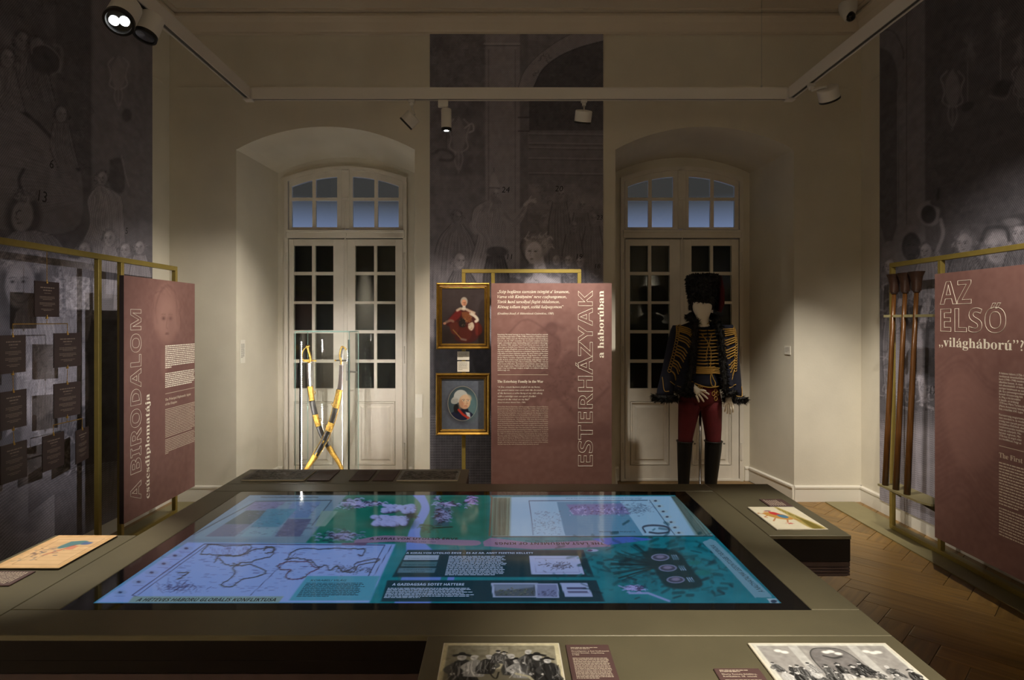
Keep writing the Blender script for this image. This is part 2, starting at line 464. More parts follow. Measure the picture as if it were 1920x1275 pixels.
M_PANELPRINT = print_mat('plum_panel_print', .6, spec=.3)
M_SCREEN = print_mat('screen_picture', .07, emit=.52)
# ------------------------------------------------------------------ the room
XL, XR, YB, YF, ZC, YD = -2.83, 3.04, 5.34, -2.6, 4.12, 6.04
def arch(cx, hw, zs, zc, n=20, z0=0.0):
    r = (hw*hw + (zc-zs)**2) / (2*(zc-zs)); zcen = zc - r; a = math.asin(min(1, hw/r))
    arc = [(cx + r*math.sin(t), zcen + r*math.cos(t)) for t in np.linspace(-a, a, n)]
    return [(cx-hw, z0)] + arc + [(cx+hw, z0)]
OPEN = [-1.505, 1.712]                         # centres of the two window niches
HWF, HWB, HWD = .758, .655, .585
m = MB()
xs = XL
for c in OPEN:
    pf = arch(c, HWF, 2.985, 3.18); pb = arch(c, HWB, 2.95, 3.10); pd = arch(c, HWD, 2.90, 3.01)
    m.add([(xs, YB, 0), (c-HWF, YB, 0), (c-HWF, YB, ZC), (xs, YB, ZC)], [(0, 1, 2, 3)])
    for k in range(1, len(pf)-2):
        (x0, z0), (x1, z1) = pf[k], pf[k+1]
        m.add([(x0, YB, z0), (x1, YB, z1), (x1, YB, ZC), (x0, YB, ZC)], [(0, 1, 2, 3)])
    m.loft([[(x, YB, z) for x, z in pf], [(x, YD, z) for x, z in pb], [(x, YD, z) for x, z in pd], [(x, YD+.14, z) for x, z in pd]], cap=False, closed=False)
    xs = c + HWF
m.add([(xs, YB, 0), (XR, YB, 0), (XR, YB, ZC), (xs, YB, ZC)], [(0, 1, 2, 3)])
# outer leaf of the wall
m.add([(XL-.2, YD+.3, 0), (XL, YB, 0), (XL, YB, ZC), (XL-.2, YD+.3, ZC)], [(0, 1, 2, 3)])
tag(m.build('wall_back', M_WALL, origin=(0, YB, 0), fix=False), 'cream plaster end wall with two arched window niches', kind='structure')
tag(MB().box((XL-.2, YF-.2, 0), (XL, YD+.3, ZC)).build('wall_left', M_WALL), 'plain cream side wall behind the hanging plaques', kind='structure')
tag(MB().box((XR, YF-.2, 0), (XR+.2, YD+.3, ZC)).build('wall_right', M_WALL), 'plain cream side wall behind the wooden poles', kind='structure')
tag(MB().box((XL, YF-.2, 0), (XR, YF, ZC)).build('wall_front', M_WALL), 'plain cream wall facing the windows', kind='structure')
tag(MB().box((XL-.2, YF-.2, ZC), (XR+.2, YD+.3, ZC+.15)).build('ceiling', M_CEIL), 'plain cream plaster ceiling', kind='structure')
floor = tag(MB().box((XL-.2, YF-.2, -.12), (XR+.2, YD+.3, -.012)).build('floor', M_SUB), 'oak parquet floor laid in herringbone', kind='structure')

# cornice along the four walls
def sweep(name, prof, label, z_is_up=True):    # prof: (distance from wall, z); runs round the room
    m = MB()
    ring = []
    for d, z in prof:
        ring.append([(XL+d, YF+d, z), (XR-d, YF+d, z), (XR-d, YB-d, z), (XL+d, YB-d, z)])
    n = len(prof)
    vs = [p for r in ring for p in r]; fs = []
    for k in range(n-1):
        for i in range(4): fs.append((k*4+i, k*4+(i+1) % 4, (k+1)*4+(i+1) % 4, (k+1)*4+i))
    m.add(vs, fs)
    return tag(m.build(name, M_CEIL, origin=(0, YB, prof[0][1])), label, kind='structure')
sweep('trim_1', [(0, 3.955), (.022, 3.957), (.024, 3.975), (.035, 3.985), (.06, 4.035), (.085, 4.065), (.10, 4.072), (.10, 4.088), (.085, 4.09), (.085, 4.104), (.13, 4.106), (.13, ZC)], 'moulded plaster cornice below the ceiling')
# picture rail slivers
def bit(name, a, b, label, mt=M_WALL): return tag(MB().box(a, b, .001).build(name, mt), label, kind='structure')
bit('trim_2', (-2.77, YB-.008, 3.505), (-2.05, YB, 3.517), 'thin picture rail on the end wall left of the tracks')
bit('trim_3', (2.34, YB-.008, 3.505), (2.93, YB, 3.517), 'thin picture rail on the end wall right of the tracks')
bit('trim_4', (XL, 1.0, 3.505), (XL+.008, 5.22, 3.517), 'thin picture rail along the plaque wall')
bit('trim_5', (XR-.008, 1.0, 3.505), (XR, 5.22, 3.517), 'thin picture rail along the pole wall')

# baseboards: plinth with a bead on top
def base_run(name, pts, label):
    m = MB()
    for (x0, y0), (x1, y1) in zip(pts[:-1], pts[1:]):
        d = Vector((x1-x0, y1-y0, 0)).normalized(); nrm = Vector((d.y, -d.x, 0))
        ring = []
        for x, y in ((x0, y0), (x1, y1)):
            b = Vector((x, y, 0))
            ring.append([b, b+nrm*.016, b+nrm*.016+Vector((0,0,.108)), b+nrm*.022+Vector((0,0,.114)), b+nrm*.022+Vector((0,0,.128)), b+nrm*.012+Vector((0,0,.136)), b+Vector((0,0,.136))])
        m.loft(ring)
    return tag(m.build(name, M_TRIM), label, kind='structure')
o = OPEN
base_run('baseboard_left', [(XL, YF), (XL, YB)], 'white baseboard along the plaque wall')
base_run('baseboard_right', [(XR, YB), (XR, YF)], 'white baseboard along the pole wall')
base_run('baseboard_back', [(XL, YB), (o[0]-HWF, YB), (o[0]-HWB, YD), (o[0]-HWD-.02, YD)], 'white baseboard left of the sabre niche')
base_run('baseboard_middle', [(o[0]+HWD+.02, YD), (o[0]+HWB, YD), (o[0]+HWF, YB), (o[1]-HWF, YB), (o[1]-HWB, YD), (o[1]-HWD-.02, YD)], 'white baseboard between the two niches')
base_run('baseboard_corner', [(o[1]+HWD+.02, YD), (o[1]+HWB, YD), (o[1]+HWF, YB), (XR, YB)], 'white baseboard right of the mannequin niche')

# ------------------------------------------------------------------ oak herringbone planks, one object each
PLW, PLL = .135, .81
def clip(poly, x0, x1, y0, y1):
    def half(pl, f, cut):
        out = []
        for i in range(len(pl)):
            a, b = pl[i], pl[(i+1) % len(pl)]; fa, fb = f(a), f(b)
            if fa >= 0: out.append(a)
            if (fa >= 0) != (fb >= 0):
                t = fa / (fa-fb); out.append((a[0]+(b[0]-a[0])*t, a[1]+(b[1]-a[1])*t))
        return out
    for f in (lambda p: p[0]-x0, lambda p: x1-p[0], lambda p: p[1]-y0, lambda p: y1-p[1]):
        poly = half(poly, f, 0)
        if len(poly) < 3: return []
    return poly
def area(p): return abs(sum(p[i][0]*p[(i+1) % len(p)][1] - p[(i+1) % len(p)][0]*p[i][1] for i in range(len(p)))) / 2
planks = []
ca, sa = math.cos(math.pi/4), math.sin(math.pi/4)
gap = .0012
n_per = int(PLL/PLW)
for i in range(-60, 60):
    for j in range(-16, 16):
        # herringbone cell (i along the staircase, j across)
        for kind in (0, 1):
            bx = i*PLW + j*PLL; by = i*PLW - j*PLL
            if kind == 0: r = (bx, by, bx+PLL, by+PLW)
            else: r = (bx-PLW, by, bx, by+PLL)
            q = [(r[0]+gap, r[1]+gap), (r[2]-gap, r[1]+gap), (r[2]-gap, r[3]-gap), (r[0]+gap, r[3]-gap)]
            w = [(x*ca - y*sa + .35, x*sa + y*ca + 2.4) for x, y in q]
            cxx = sum(p[0] for p in w)/4; cyy = sum(p[1] for p in w)/4
            if not (XL-.6 < cxx < XR+.6 and YF-.6 < cyy < YB+.6): continue
            c = clip(w, XL+.001, XR-.001, YF+.001, YB)
            if len(c) >= 3 and area(c) > .0015: planks.append((cxx, cyy, kind, c, area(c) > PLL*PLW*.97))
def seen(p):                                    # how much of it the photograph could show
    x, y = p[0], p[1]
    s = 0
    if y > .6:
        px = CX + x*F/y
        if 0 < px < 1920 and (x > .8 or x < -1.4 or y > 2.8): s = 10 + (3 if x > .8 else 0) - .1*abs(y-3)
    return s + .01*y
planks.sort(key=seen, reverse=True)
def plank_mesh(c, bev=.0016):
    n = len(c); cx = sum(p[0] for p in c)/n; cy = sum(p[1] for p in c)/n
    inn = [(x + (cx-x)*.012, y + (cy-y)*.012) for x, y in c]
    return [(x, y, -.012) for x, y in c] + [(x, y, -bev*.6) for x, y in c] + [(x, y, 0) for x, y in inn], \
           [(i, (i+1) % n, n+(i+1) % n, n+i) for i in range(n)] + [(n+i, n+(i+1) % n, 2*n+(i+1) % n, 2*n+i) for i in range(n)] + [tuple(2*n+i for i in range(n))]
shared = {}
for cxx, cyy, kind, c, full in planks[:290]:
    ang = math.pi/4 + (math.pi/2 if kind else 0)
    if full and kind in shared: me = shared[kind]
    else:
        rot = Matrix.Rotation(-ang, 2); loc = [tuple(rot @ Vector((x-cxx, y-cyy))) for x, y in c]
        v, f = plank_mesh(loc); me = bpy.data.meshes.new('plank'); me.from_pydata(v, [], f); me.materials.append(M_OAK)
        if full: shared[kind] = me
    ob = link_mesh('plank', me, floor, (cxx, cyy, 0)); ob.rotation_euler = (0, 0, ang)
m = MB()
for cxx, cyy, kind, c, full in planks[290:]: m.add(*plank_mesh(c))
tag(m.build('parquet_field', M_OAK, floor, fix=False), kind='stuff')
m = MB()
for c in OPEN:                                  # oak boards across the niche floors
    for k in range(5):
        y0 = YB + .002 + k*.14; t0 = (y0-YB)/(YD-YB); y1 = min(y0+.138, YD); t1 = (y1-YB)/(YD-YB)
        w0 = HWF-.023-(HWF-HWB)*t0; w1 = HWF-.023-(HWF-HWB)*t1
        pb = MB(); pb.add(*plank_mesh([(c-w0, y0), (c+w0, y0), (c+w1, y1), (c-w1, y1)])); pb.build('niche_board', M_OAK, floor)

# ------------------------------------------------------------------ the two double doors with arched fanlights
def make_door(n, cx, label):
    D = tag(empty('door_%d' % n, (cx, YD, 0)), label, kind='structure')
    y0, y1 = YD-.02, YD+.06
    sc = YD/F
    def X(px): return cx + (px-651)*sc          # measured on the left-hand door, whose centre is at px 651
    def Z(py): return HC - (py-CY)*sc
    # frame: arched outer casing and transom
    m = MB()
    po = arch(cx, HWD, 2.90, 3.01); pi_ = arch(cx, HWD-.035, 2.865, 2.972)
    m.loft([[(x, y0+.02, z) for x, z in po], [(x, y0-.012, z) for x, z in po], [(x, y0-.012, z) for x, z in pi_], [(x, y1, z) for x, z in pi_]], cap=False, closed=False)
    m.box((cx-HWD+.02, y0-.022, Z(447)), (cx+HWD-.02, y1, Z(432)), .004)
    m.box((cx-HWD+.02, y0-.034, Z(437)), (cx+HWD-.02, y0-.01, Z(432)), .004)
    m.build('door_frame', M_DOOR, D)
    MB().box((cx-HWD+.03, y0-.012, .0), (cx+HWD-.03, y1, .022), .003).build('threshold', M_DOOR, D)
    # dark sheet added behind the leaves so the lower panes read black
    MB().box((cx-HWD+.03, YD+.085, .02), (cx+HWD-.03, YD+.115, Z(445))).build('dark_backing', M_BLACK, D)
    rows = [(461, 510), (516, 565), (570, 619), (625, 674), (680, 728)]
    for side, (xa, xb, cols) in enumerate([(545, 650.5, [(554, 588), (594, 628)]), (652, 757.5, [(669, 704), (709.5, 744)])]):
        L = MB()
        xs_ = [xa] + [v for c in cols for v in c] + [xb]
        top, bot = 449, 896.5
        L.box((X(xa), y0, Z(bot)), (X(cols[0][0]), y0+.045, Z(top)), .002); L.box((X(cols[1][1]), y0, Z(bot)), (X(xb), y0+.045, Z(top)), .002)
        L.box((X(cols[0][0]), y0+.001, Z(461)), (X(cols[1][1]), y0+.044, Z(top)))
        L.box((X(cols[0][0]), y0+.001, Z(752)), (X(cols[1][1]), y0+.044, Z(728)))
        L.box((X(cols[0][0]), y0+.001, Z(bot)), (X(cols[1][1]), y0+.044, Z(872)))
        L.box((X(cols[0][1]), y0+.002, Z(728)), (X(cols[1][0]), y0+.043, Z(461)))
        for (a, b), (c, d) in zip(rows[:-1], rows[1:]):
            for p, q in cols: L.box((X(p), y0+.002, Z(c)), (X(q), y0+.043, Z(b)))
        leaf = L.build('door_leaf', M_DOOR, D)
        pn = MB()                               # raised lower panel
        x0, x1, z0, z1 = X(cols[0][0])-.002, X(cols[1][1])+.002, Z(873), Z(751)
        pn.box((x0, y0+.02, z0), (x1, y0+.034, z1))
        def rect(i, y): return [(x0+i, y, z0+i), (x1-i, y, z0+i), (x1-i, y, z1-i), (x0+i, y, z1-i)]
        pn.loft([rect(.004, y0+.02), rect(.012, y0+.002), rect(.022, y0+.002), rect(.028, y0+.016), rect(.05, y0+.016), rect(.066, y0+.006)], cap=False)
        pn.add(rect(.066, y0+.006), [(0, 1, 2, 3)])
        pn.build('door_panel', M_DOOR, leaf)
        for p, q in cols:
            for a, b in rows:
                MB().box((X(p)-.002, y0+.02, Z(b)-.002), (X(q)+.002, y0+.024, Z(a)+.002)).build('pane', M_GLASSPANE, leaf)
        xh = X(541.5) if side == 0 else X(761)
        for pz in (490, 665, 845):
            MB().tube([(xh, y0-.016, Z(pz+16)), (xh, y0-.016, Z(pz-16))], .0075, 10).build('hinge', M_DOOR, D)
        # fanlight sash
        s = MB(); cols2 = [(550, 588.5), (595, 635)] if side == 0 else [(664, 704.5), (711, 750)]
        xa2, xb2 = (545, 646.5) if side == 0 else (655.5, 757.5)
        ya = y0+.004; yb = y0+.04
        r = (HWD-.035)**2; zs, zc = 2.872, 2.982; R = (r + (zc-zs)**2)/(2*(zc-zs))
        def top(x, dz=0): return zc - R + math.sqrt(max(0, R*R - (x-cx)**2)) + dz
        def seg(p, q, d0, d1):                  # curved rail piece following the arch
            n = 10; ring = []
            for x in np.linspace(X(p), X(q), n): ring.append([(x, ya, top(x, d1)), (x, yb, top(x, d1)), (x, yb, top(x, d0)), (x, ya, top(x, d0))])
            s.loft(ring)
        seg(xa2, xb2, 0, -.068)
        zb = Z(430.5)
        for p, q in ((xa2, cols2[0][0]), (cols2[0][1], cols2[1][0]), (cols2[1][1], xb2)):
            x0_, x1_ = X(p), X(q)
            s.prism([(x0_, zb), (x1_, zb), (x1_, top(x1_, -.05)), (x0_, top(x0_, -.05))], 1, ya+.001, yb-.001)
        s.box((X(xa2), ya, zb-.0), (X(xb2), yb, Z(426.5))); s.box((X(cols2[0][0]), ya+.002, Z(377)), (X(cols2[1][1]), yb-.002, Z(371)))
        sash = s.build('fanlight_sash', M_DOOR, D)
        for p, q in cols2:
            x0_, x1_ = X(p)-.003, X(q)+.003
            MB().box((x0_, y0+.02, Z(427)), (x1_, y0+.024, Z(376.5))).build('pane', M_GLASSPANE, sash)
            MB().prism([(x0_, Z(371.5)), (x1_, Z(371.5)), (x1_, top(x1_, -.062)), (x0_, top(x0_, -.062))], 1, y0+.02, y0+.024).build('pane', M_GLASSPANE, sash)
    MB().box((X(643.5), y0-.012, Z(430)), (X(658.5), y0+.03, Z(318)), .004).build('fanlight_post', M_DOOR, D)
    MB().box((X(647.5), y0-.012, Z(896)), (X(655), y0+.02, Z(449)), .004).build('astragal', M_DOOR, D)
    hb = MB(); hb.tube([(X(651), y0-.02, Z(372)), (X(651), y0-.02, Z(540))], .005, 8); hb.box((X(645), y0-.026, Z(376)), (X(657), y0-.01, Z(372)), .001)
    hb.box((X(647.5), y0-.03, Z(444)), (X(654), y0-.012, Z(438)), .001); hb.build('bolt', M_DOOR, D)
    hd = MB(); hd.cyl((X(656), y0-.012, 1.05), (X(656), y0-.045, 1.05), .012); hd.tube([(X(656), y0-.045, 1.05), (X(663), y0-.05, 1.052), (X(675), y0-.048, 1.045)], .008, 8); hd.box((X(652.5), y0-.016, .96), (X(659.5), y0-.01, 1.12), .002)
    hd.build('door_handle', M_STEEL, D)
    return D
make_door(1, OPEN[0], 'white double door with arched fanlight behind the sabre case')
make_door(2, OPEN[1], 'white double door with arched fanlight behind the mannequin')

# labels stuck to the niche reveals
def wall_card(name, c, R, U, w, h, label, mt=M_CARD, bars=5):
    c, R, U = Vector(c), Vector(R).normalized(), Vector(U); N = R.cross(U)
    t = tag(empty(name, c), label, 'label')
    MB().obox(c, R, U, N, w/2, h/2, .002).build('card', mt, t)
    ty = Type(R, U, N, .0026); ty.bars(c - R*w*.36 + U*h*.3, w*.7, min(.005, h*.035), bars, h*.62/max(1, bars), .6, seed=int(h*999)); ty.build('lettering', M_CARDINK, t)
    return t
k = (HWF-HWB)/(YD-YB)
wall_card('wall_label', (OPEN[1]+HWF-.085*k-.004, YB+.085, 1.278), (k, -1, 0), (0, 0, 1), .085, .072, 'small grey text label on the niche side beside the mannequin')
wall_card('wall_label', (OPEN[0]-HWF+.09*k+.004, YB+.09, 1.268), (k, 1, 0), (0, 0, 1), .075, .20, 'tall pale text label on the niche side left of the sabres', bars=12)
wall_card('wall_label', P(785.5, 761, YB-.003), (1, 0, 0), (0, 0, 1), .06, .20, 'blank pale card on the wall between sabre niche and mural', bars=0)
# ------------------------------------------------------------------ the interactive table: pinwheel of a square top and four wings
TZ = .78
DROP = HC - TZ
def T(px, py, z=TZ):                           # photograph pixel -> point on the table plane
    Y = (HC-z) * F / (py - CY); return Vector(((px-CX)*Y/F, Y, z))
table = tag(empty('exhibition_table', (-.175, 2.2, 0)), 'low olive bronze exhibition table with four wings round a screen', 'table')
MX0, MX1, MY0, MY1 = -1.28, .93, 1.50, 2.90
SX0, SX1, SY0, SY1 = -1.152, .802, 1.636, 2.774
WINGS = [('far', -1.28, -.17, MY1, 3.185), ('right', MX1, 1.22, 2.20, 2.90), ('near', -.18, .93, 1.21, MY0), ('left', -1.57, MX0, 1.50, 2.205)]
g = .0012
def board(x0, x1, y0, y1): MB().box((x0+g, y0+g, TZ-.014), (x1-g, y1-g, TZ), .0016).build('top_board', M_TABLE, table)
board(MX0, SX0, SY0, MY1 - .126); board(SX1, MX1, SY0, MY1-.126); board(MX0, MX1, MY0, SY0); board(MX0, MX1, SY1, MY1)
for _, x0, x1, y0, y1 in WINGS: board(x0, x1, y0, y1)
def body(x0, x1, y0, y1):
    MB().box((x0+.003, y0+.003, .687), (x1-.003, y1-.003, TZ-.0145), .002).build('fascia', M_FASCIA, table)
    b = MB(); b.box((x0+.004, y0+.004, .670), (x1-.004, y1-.004, .686), .001)
    for k in range(3): b.box((x0+.004, y0+.004, .6635-k*.0105-.004), (x1-.004, y1-.004, .6635-k*.0105+.0035), .001)
    b.box((x0+.010, y0+.010, .634), (x1-.010, y1-.010, .670)); b.build('lower_band', M_BAND, table)
MB().box((MX0+.003, MY0+.003, .687), (MX1-.003, MY1-.003, TZ-.06), .002).build('carcass', M_FASCIA, table)
for a in ((MX0+.003, SX0-.004, MY0+.003, MY1-.003), (SX1+.004, MX1-.003, MY0+.003, MY1-.003), (SX0-.004, SX1+.004, MY0+.003, SY0-.004), (SX0-.004, SX1+.004, SY1+.004, MY1-.003)):
    MB().box((a[0], a[2], TZ-.06), (a[1], a[3], TZ-.0145)).build('carcass_rail', M_FASCIA, table)
b = MB(); b.box((MX0+.004, MY0+.004, .670), (MX1-.004, MY1-.004, .686), .001); b.box((MX0+.010, MY0+.010, .634), (MX1-.010, MY1-.010, .670)); b.build('lower_band', M_BAND, table)
for _, x0, x1, y0, y1 in WINGS: body(x0, x1, y0, y1)
MB().box((-.85, 1.85, .0), (.5, 2.55, .6335), .004).build('pedestal', M_FASCIA, table)

# ------------------------------------------------------------------ the touch screen let into the top
screen = tag(empty('touch_screen', (-.175, 2.2, TZ-.05)), 'large flat touch screen showing blue maps and green battle scene', 'screen')
AX0, AX1, AY0, AY1 = -1.092, .742, 1.676, 2.716
fr = MB()
for x0, x1, y0, y1 in ((SX0, AX0, SY0, SY1), (AX1, SX1, SY0, SY1), (AX0, AX1, SY0, AY0), (AX0, AX1, AY1, SY1)):
    fr.box((x0, y0, TZ-.02), (x1, y1, TZ-.0012))
fr.build('bezel', M_BLACKGLOSS, screen)
MB().box((SX0, SY0, TZ-.05), (SX1, SY1, TZ-.0205)).build('screen_housing', M_BLACK, screen)
D = Canvas((AX0, AY0, TZ-.0014), (1, 0, 0), (0, 1, 0), AX1-AX0, AY1-AY0, 560, 318)
c255 = lambda r, g, b: np.array((r, g, b)) / 255
TEAL, GREEN, DTEAL, BLUEW, LBLUE, RIVER = c255(15, 116, 138), c255(20, 104, 96), c255(14, 54, 70), c255(124, 156, 226), c255(90, 150, 190), c255(96, 130, 220)
D.fill(TEAL); D.noise(.05, 40, 3)
D.poly([(560, 920), (920, 920), (920, 1015), (500, 1030)], GREEN, soft=25)
D.noise(.05, 14, 5)
# river running from back to front
D.poly(spl([(770, 925), (790, 950), (772, 985), (762, 1015), (760, 1060), (740, 1140), (800, 1140), (830, 1060), (790, 1010), (792, 985), (806, 955), (795, 925)], 4), RIVER, .95, 2)
D.poly([(840, 1080), (852, 1080), (850, 1092), (838, 1092)], RIVER)
# engraved clouds of smoke, trees and castle on the battlefield
def smoke(cx, cy, rx, ry, n, seed):            # engraved powder smoke: rounded puffs with dark rims
    r = random.Random(seed)
    for k in range(n):
        t = k/n; x = cx + r.uniform(-.8, .8)*rx; y = cy + (t*1.3-.75)*ry; q = r.uniform(.11, .24)
        D.ell(x+.6, y+.8, rx*q*1.10, ry*q*1.8, (.16, .18, .28), .7, .4); D.ell(x-1, y-.6, rx*q, ry*q*1.6, (.60, .66, .92), .9, .45); D.ell(x+rx*q*.3, y+ry*q*.7, rx*q*.5, ry*q*.8, (.40, .44, .66), .6, .8)
def bush(cx, cy, rx, ry, n, seed, light=(.60, .62, .86), dark=(.14, .16, .26)):    # engraved leaves, rocks, crowds
    r = random.Random(seed)
    for k in range(n):
        x = cx + r.gauss(0, .5)*rx; y = cy + r.gauss(0, .5)*ry; L = r.uniform(2, 6)
        D.line(spl([(x-L, y), (x, y-r.uniform(.5, 2.2)), (x+L, y+r.uniform(-.5, 1))], 3), r.uniform(1.2, 2.6), dark if k % 3 == 0 else light, r.uniform(.4, .9), 1.2)
def blob(cx, cy, rx, ry, n, seed, light=(.6, .64, .9), dark=(.14, .16, .26)): bush(cx, cy, rx, ry, n*4, seed, light, dark)
bush(662, 945, 30, 9, 150, 1); bush(640, 1005, 34, 8, 170, 2, (.52, .56, .78)); bush(700, 944, 26, 4, 50, 14)
D.ell(735, 982, 44, 13, (.06, .22, .18), .6, .5); smoke(748, 955, 36, 10, 40, 4); smoke(733, 978, 38, 12, 52, 3); bush(772, 968, 8, 4, 30, 15, (.16, .22, .2))
D.poly([(815, 950), (845, 946), (842, 986), (812, 988)], (.20, .30, .42), .7, 3); bush(830, 966, 12, 14, 170, 5, (.50, .55, .76), (.08, .10, .18)); bush(838, 946, 24, 4, 60, 6, (.62, .62, .86)); bush(820, 935, 4, 5, 14, 16); bush(884, 938, 10, 8, 60, 7, (.62, .56, .86)); bush(802, 990, 12, 7, 60, 8, (.10, .36, .30), (.03, .16, .12))
D.line([(812, 990), (848, 988)], 2, (.05, .1, .1), .8)
# top left page: sheet with six pictures
D.poly([(428, 926), (652, 926), (573, 1018), (372, 1018), (330, 1025), (345, 1000)], c255(98, 128, 158), soft=3)
D.poly([(362, 1010), (466, 940), (620, 938), (580, 1004), (500, 1010)], c255(106, 138, 168), .9, 2)
D.line([(362, 1003), (480, 940), (622, 938), (585, 985)], 1.6, (.16, .22, .30), .8)
D.poly([(478, 941), (536, 941), (512, 956), (458, 956)], c255(106, 112, 158)); D.poly([(550, 941), (602, 941), (577, 971), (528, 971)], c255(92, 122, 172))
D.poly([(462, 957), (506, 957), (470, 983), (420, 983)], c255(66, 88, 104)); D.poly([(502, 954), (556, 954), (524, 988), (470, 988)], c255(58, 124, 160))
D.poly([(420, 983), (470, 983), (440, 1006), (385, 1006)], c255(92, 104, 138)); D.poly([(540, 973), (584, 973), (563, 1006), (515, 1006)], c255(82, 92, 130)); D.poly([(468, 990), (520, 990), (508, 1006), (450, 1006)], c255(110, 150, 176))
for q in range(9): D.line([(490+q*14-q*2, 932), (500+q*14-q*2, 932.5)], 2, (.2, .28, .36), .8)
for k in range(420):
    x = random.uniform(385, 600); y = random.uniform(942, 1005)
    if 478 < x + (y-940)*.8 < 622: D.line([(x, y), (x+random.uniform(2, 7), y+random.uniform(-1, 1))], 1, random.choice([(.18, .22, .36), (.5, .55, .72)]), .4)
D.poly([(603, 958), (634, 958), (610, 987), (590, 987)], c255(120, 150, 150), .85)
# bottom left page: map of the world
D.poly([(352, 1017), (742, 1020), (692, 1130), (180, 1130)], BLUEW, soft=3)
D.poly([(300, 1024), (732, 1026), (686, 1128), (160, 1128)], c255(130, 162, 230), .6, 20)
D.line([(383, 1020), (722, 1022), (690, 1082)], 1.4, (.10, .10, .22), .85); D.line([(383, 1020), (248, 1116), (262, 1120)], 1.4, (.10, .10, .22), .85); D.line([(391, 1020), (258, 1116)], 1, (.10, .10, .22), .8); D.line([(735, 1022), (700, 1080)], 1, (.1, .1, .22), .8)
ZS = lambda pts: [(180 + x/3.31, 1010 + y/3.31) for x, y in pts]
coast = [
    [(650, 95), (700, 40), (800, 45), (960, 42), (900, 100), (800, 105), (700, 98), (650, 95)],
    [(740, 150), (760, 110), (820, 100), (860, 110), (930, 95), (960, 75), (1040, 60), (1100, 55), (1090, 105), (1000, 130), (960, 145), (900, 150), (880, 165), (830, 165), (790, 150), (765, 120)],
    [(850, 155), (900, 165), (960, 160), (1000, 175), (1055, 200), (1020, 230), (940, 245), (880, 270), (850, 295), (790, 295), (780, 280), (850, 235), (860, 205), (850, 180), (880, 160)],
    [(1130, 165), (1180, 145), (1240, 140), (1320, 145), (1350, 175), (1390, 180), (1340, 205), (1290, 240), (1250, 250), (1190, 248), (1185, 215), (1210, 195), (1150, 190), (1130, 170)],
    [(1180, 135), (1230, 75), (1310, 60), (1400, 65), (1480, 60), (1600, 62), (1670, 65), (1650, 105), (1630, 100)],
    [(1180, 130), (1240, 120), (1300, 130), (1340, 140), (1380, 175), (1430, 165), (1450, 195), (1500, 170), (1530, 205), (1580, 190), (1620, 150), (1700, 130), (1750, 125), (1740, 145), (1640, 160), (1600, 205), (1560, 210)],
    [(1040, 75), (1060, 50), (1110, 55), (1090, 85), (1050, 90)], [(510, 210), (575, 210), (540, 235), (510, 250)]]
for q, pts in enumerate(coast):
    jit = [(x + random.uniform(-5, 5), y + random.uniform(-3, 3)) for x, y in spl(pts, 4)]
    D.line(ZS(jit), 1.5, (.12, .13, .17) if q != 3 else (.34, .10, .20), .85)
    for x, y in jit:                           # hatching along the shore, names inland
        for _ in range(3): D.line(ZS([(x, y), (x+random.uniform(-16, 16), y+random.uniform(-5, 5))]), 1.1, random.choice([(.15, .16, .2), (.3, .34, .3), (.24, .22, .4)]), random.uniform(.2, .6))
for k in range(260):                           # place names and rigging too small to read
    x = random.uniform(400, 1700); y = random.uniform(45, 330)
    a, b = ZS([(x, y), (x + random.uniform(8, 40), y + random.uniform(-2, 2))])
    D.line([a, b], 1.0, (.22, .22, .42), random.uniform(.2, .55))
for k in range(90):
    x = random.gauss(500, 70); y = random.gauss(300, 16); a, b = ZS([(x, y), (x+random.uniform(-30, 30), y+random.uniform(-22, 22))]); D.line([a, b], 1.1, (.16, .14, .3), .5)
    x = random.uniform(1480, 1700); y = random.gauss(190, 14); a, b = ZS([(x, y), (x+random.uniform(-14, 14), y+random.uniform(-8, 8))]); D.line([a, b], 1.3, (.15, .17, .22), .5)
    x = random.uniform(700, 950); y = random.uniform(45, 98); a, b = ZS([(x, y), (x, y+12)]); D.line([a, b], 1.0, (.25, .2, .4), .35)
D.line(ZS([(960, 350), (1130, 185), (1240, 90)]), 1.0, (.15, .15, .3), .7)
for x, y in ((560, 60), (490, 105), (420, 155), (345, 210), (265, 268), (150, 333)):
    px, py = ZS([(x, y)])[0]; D.ell(px, py, 13, 4.2, c255(120, 150, 205), .8, .3); D.ell(px, py, 4, 2, (.15, .2, .35), .8, .4); D.line([(px-11, py+7), (px+8, py+7)], 1, (.3, .33, .5), .5)
D.poly([(250, 1118), (533, 1118), (522, 1130), (240, 1130)], c255(118, 150, 158), .95)
D.poly([(576, 1080), (712, 1080), (694, 1126), (541, 1126)], c255(74, 148, 184)); 
# dark boxes in the middle
D.poly([(764, 1031), (1094, 1031), (1114, 1082), (735, 1082)], DTEAL, soft=2); D.poly([(726, 1088), (1118, 1088), (1134, 1128), (714, 1128)], DTEAL, soft=2)
for y0, y1, x0, x1, cc in ((1041, 1050, 758, 824, c255(140, 165, 200)), (1053, 1062, 753, 821, c255(58, 104, 124)), (1065, 1074, 747, 818, c255(70, 112, 138))):
    D.poly([(x0+2, y0), (x1, y0), (x1-3, y1), (x0-2, y1)], cc)
D.poly([(992, 1042), (1084, 1042), (1096, 1077), (997, 1077)], c255(158, 178, 232)); D.line([(1003, 1047), (1078, 1047), (1087, 1073), (1005, 1073), (1003, 1047)], .8, (.5, .55, .75))
for k in range(70):
    x = random.gauss(1047, 16); y = random.gauss(1061, 4); D.line([(x, y), (x+random.uniform(-6, 6), y+random.uniform(-3, 3))], 1.2, (.18, .18, .24), .55)
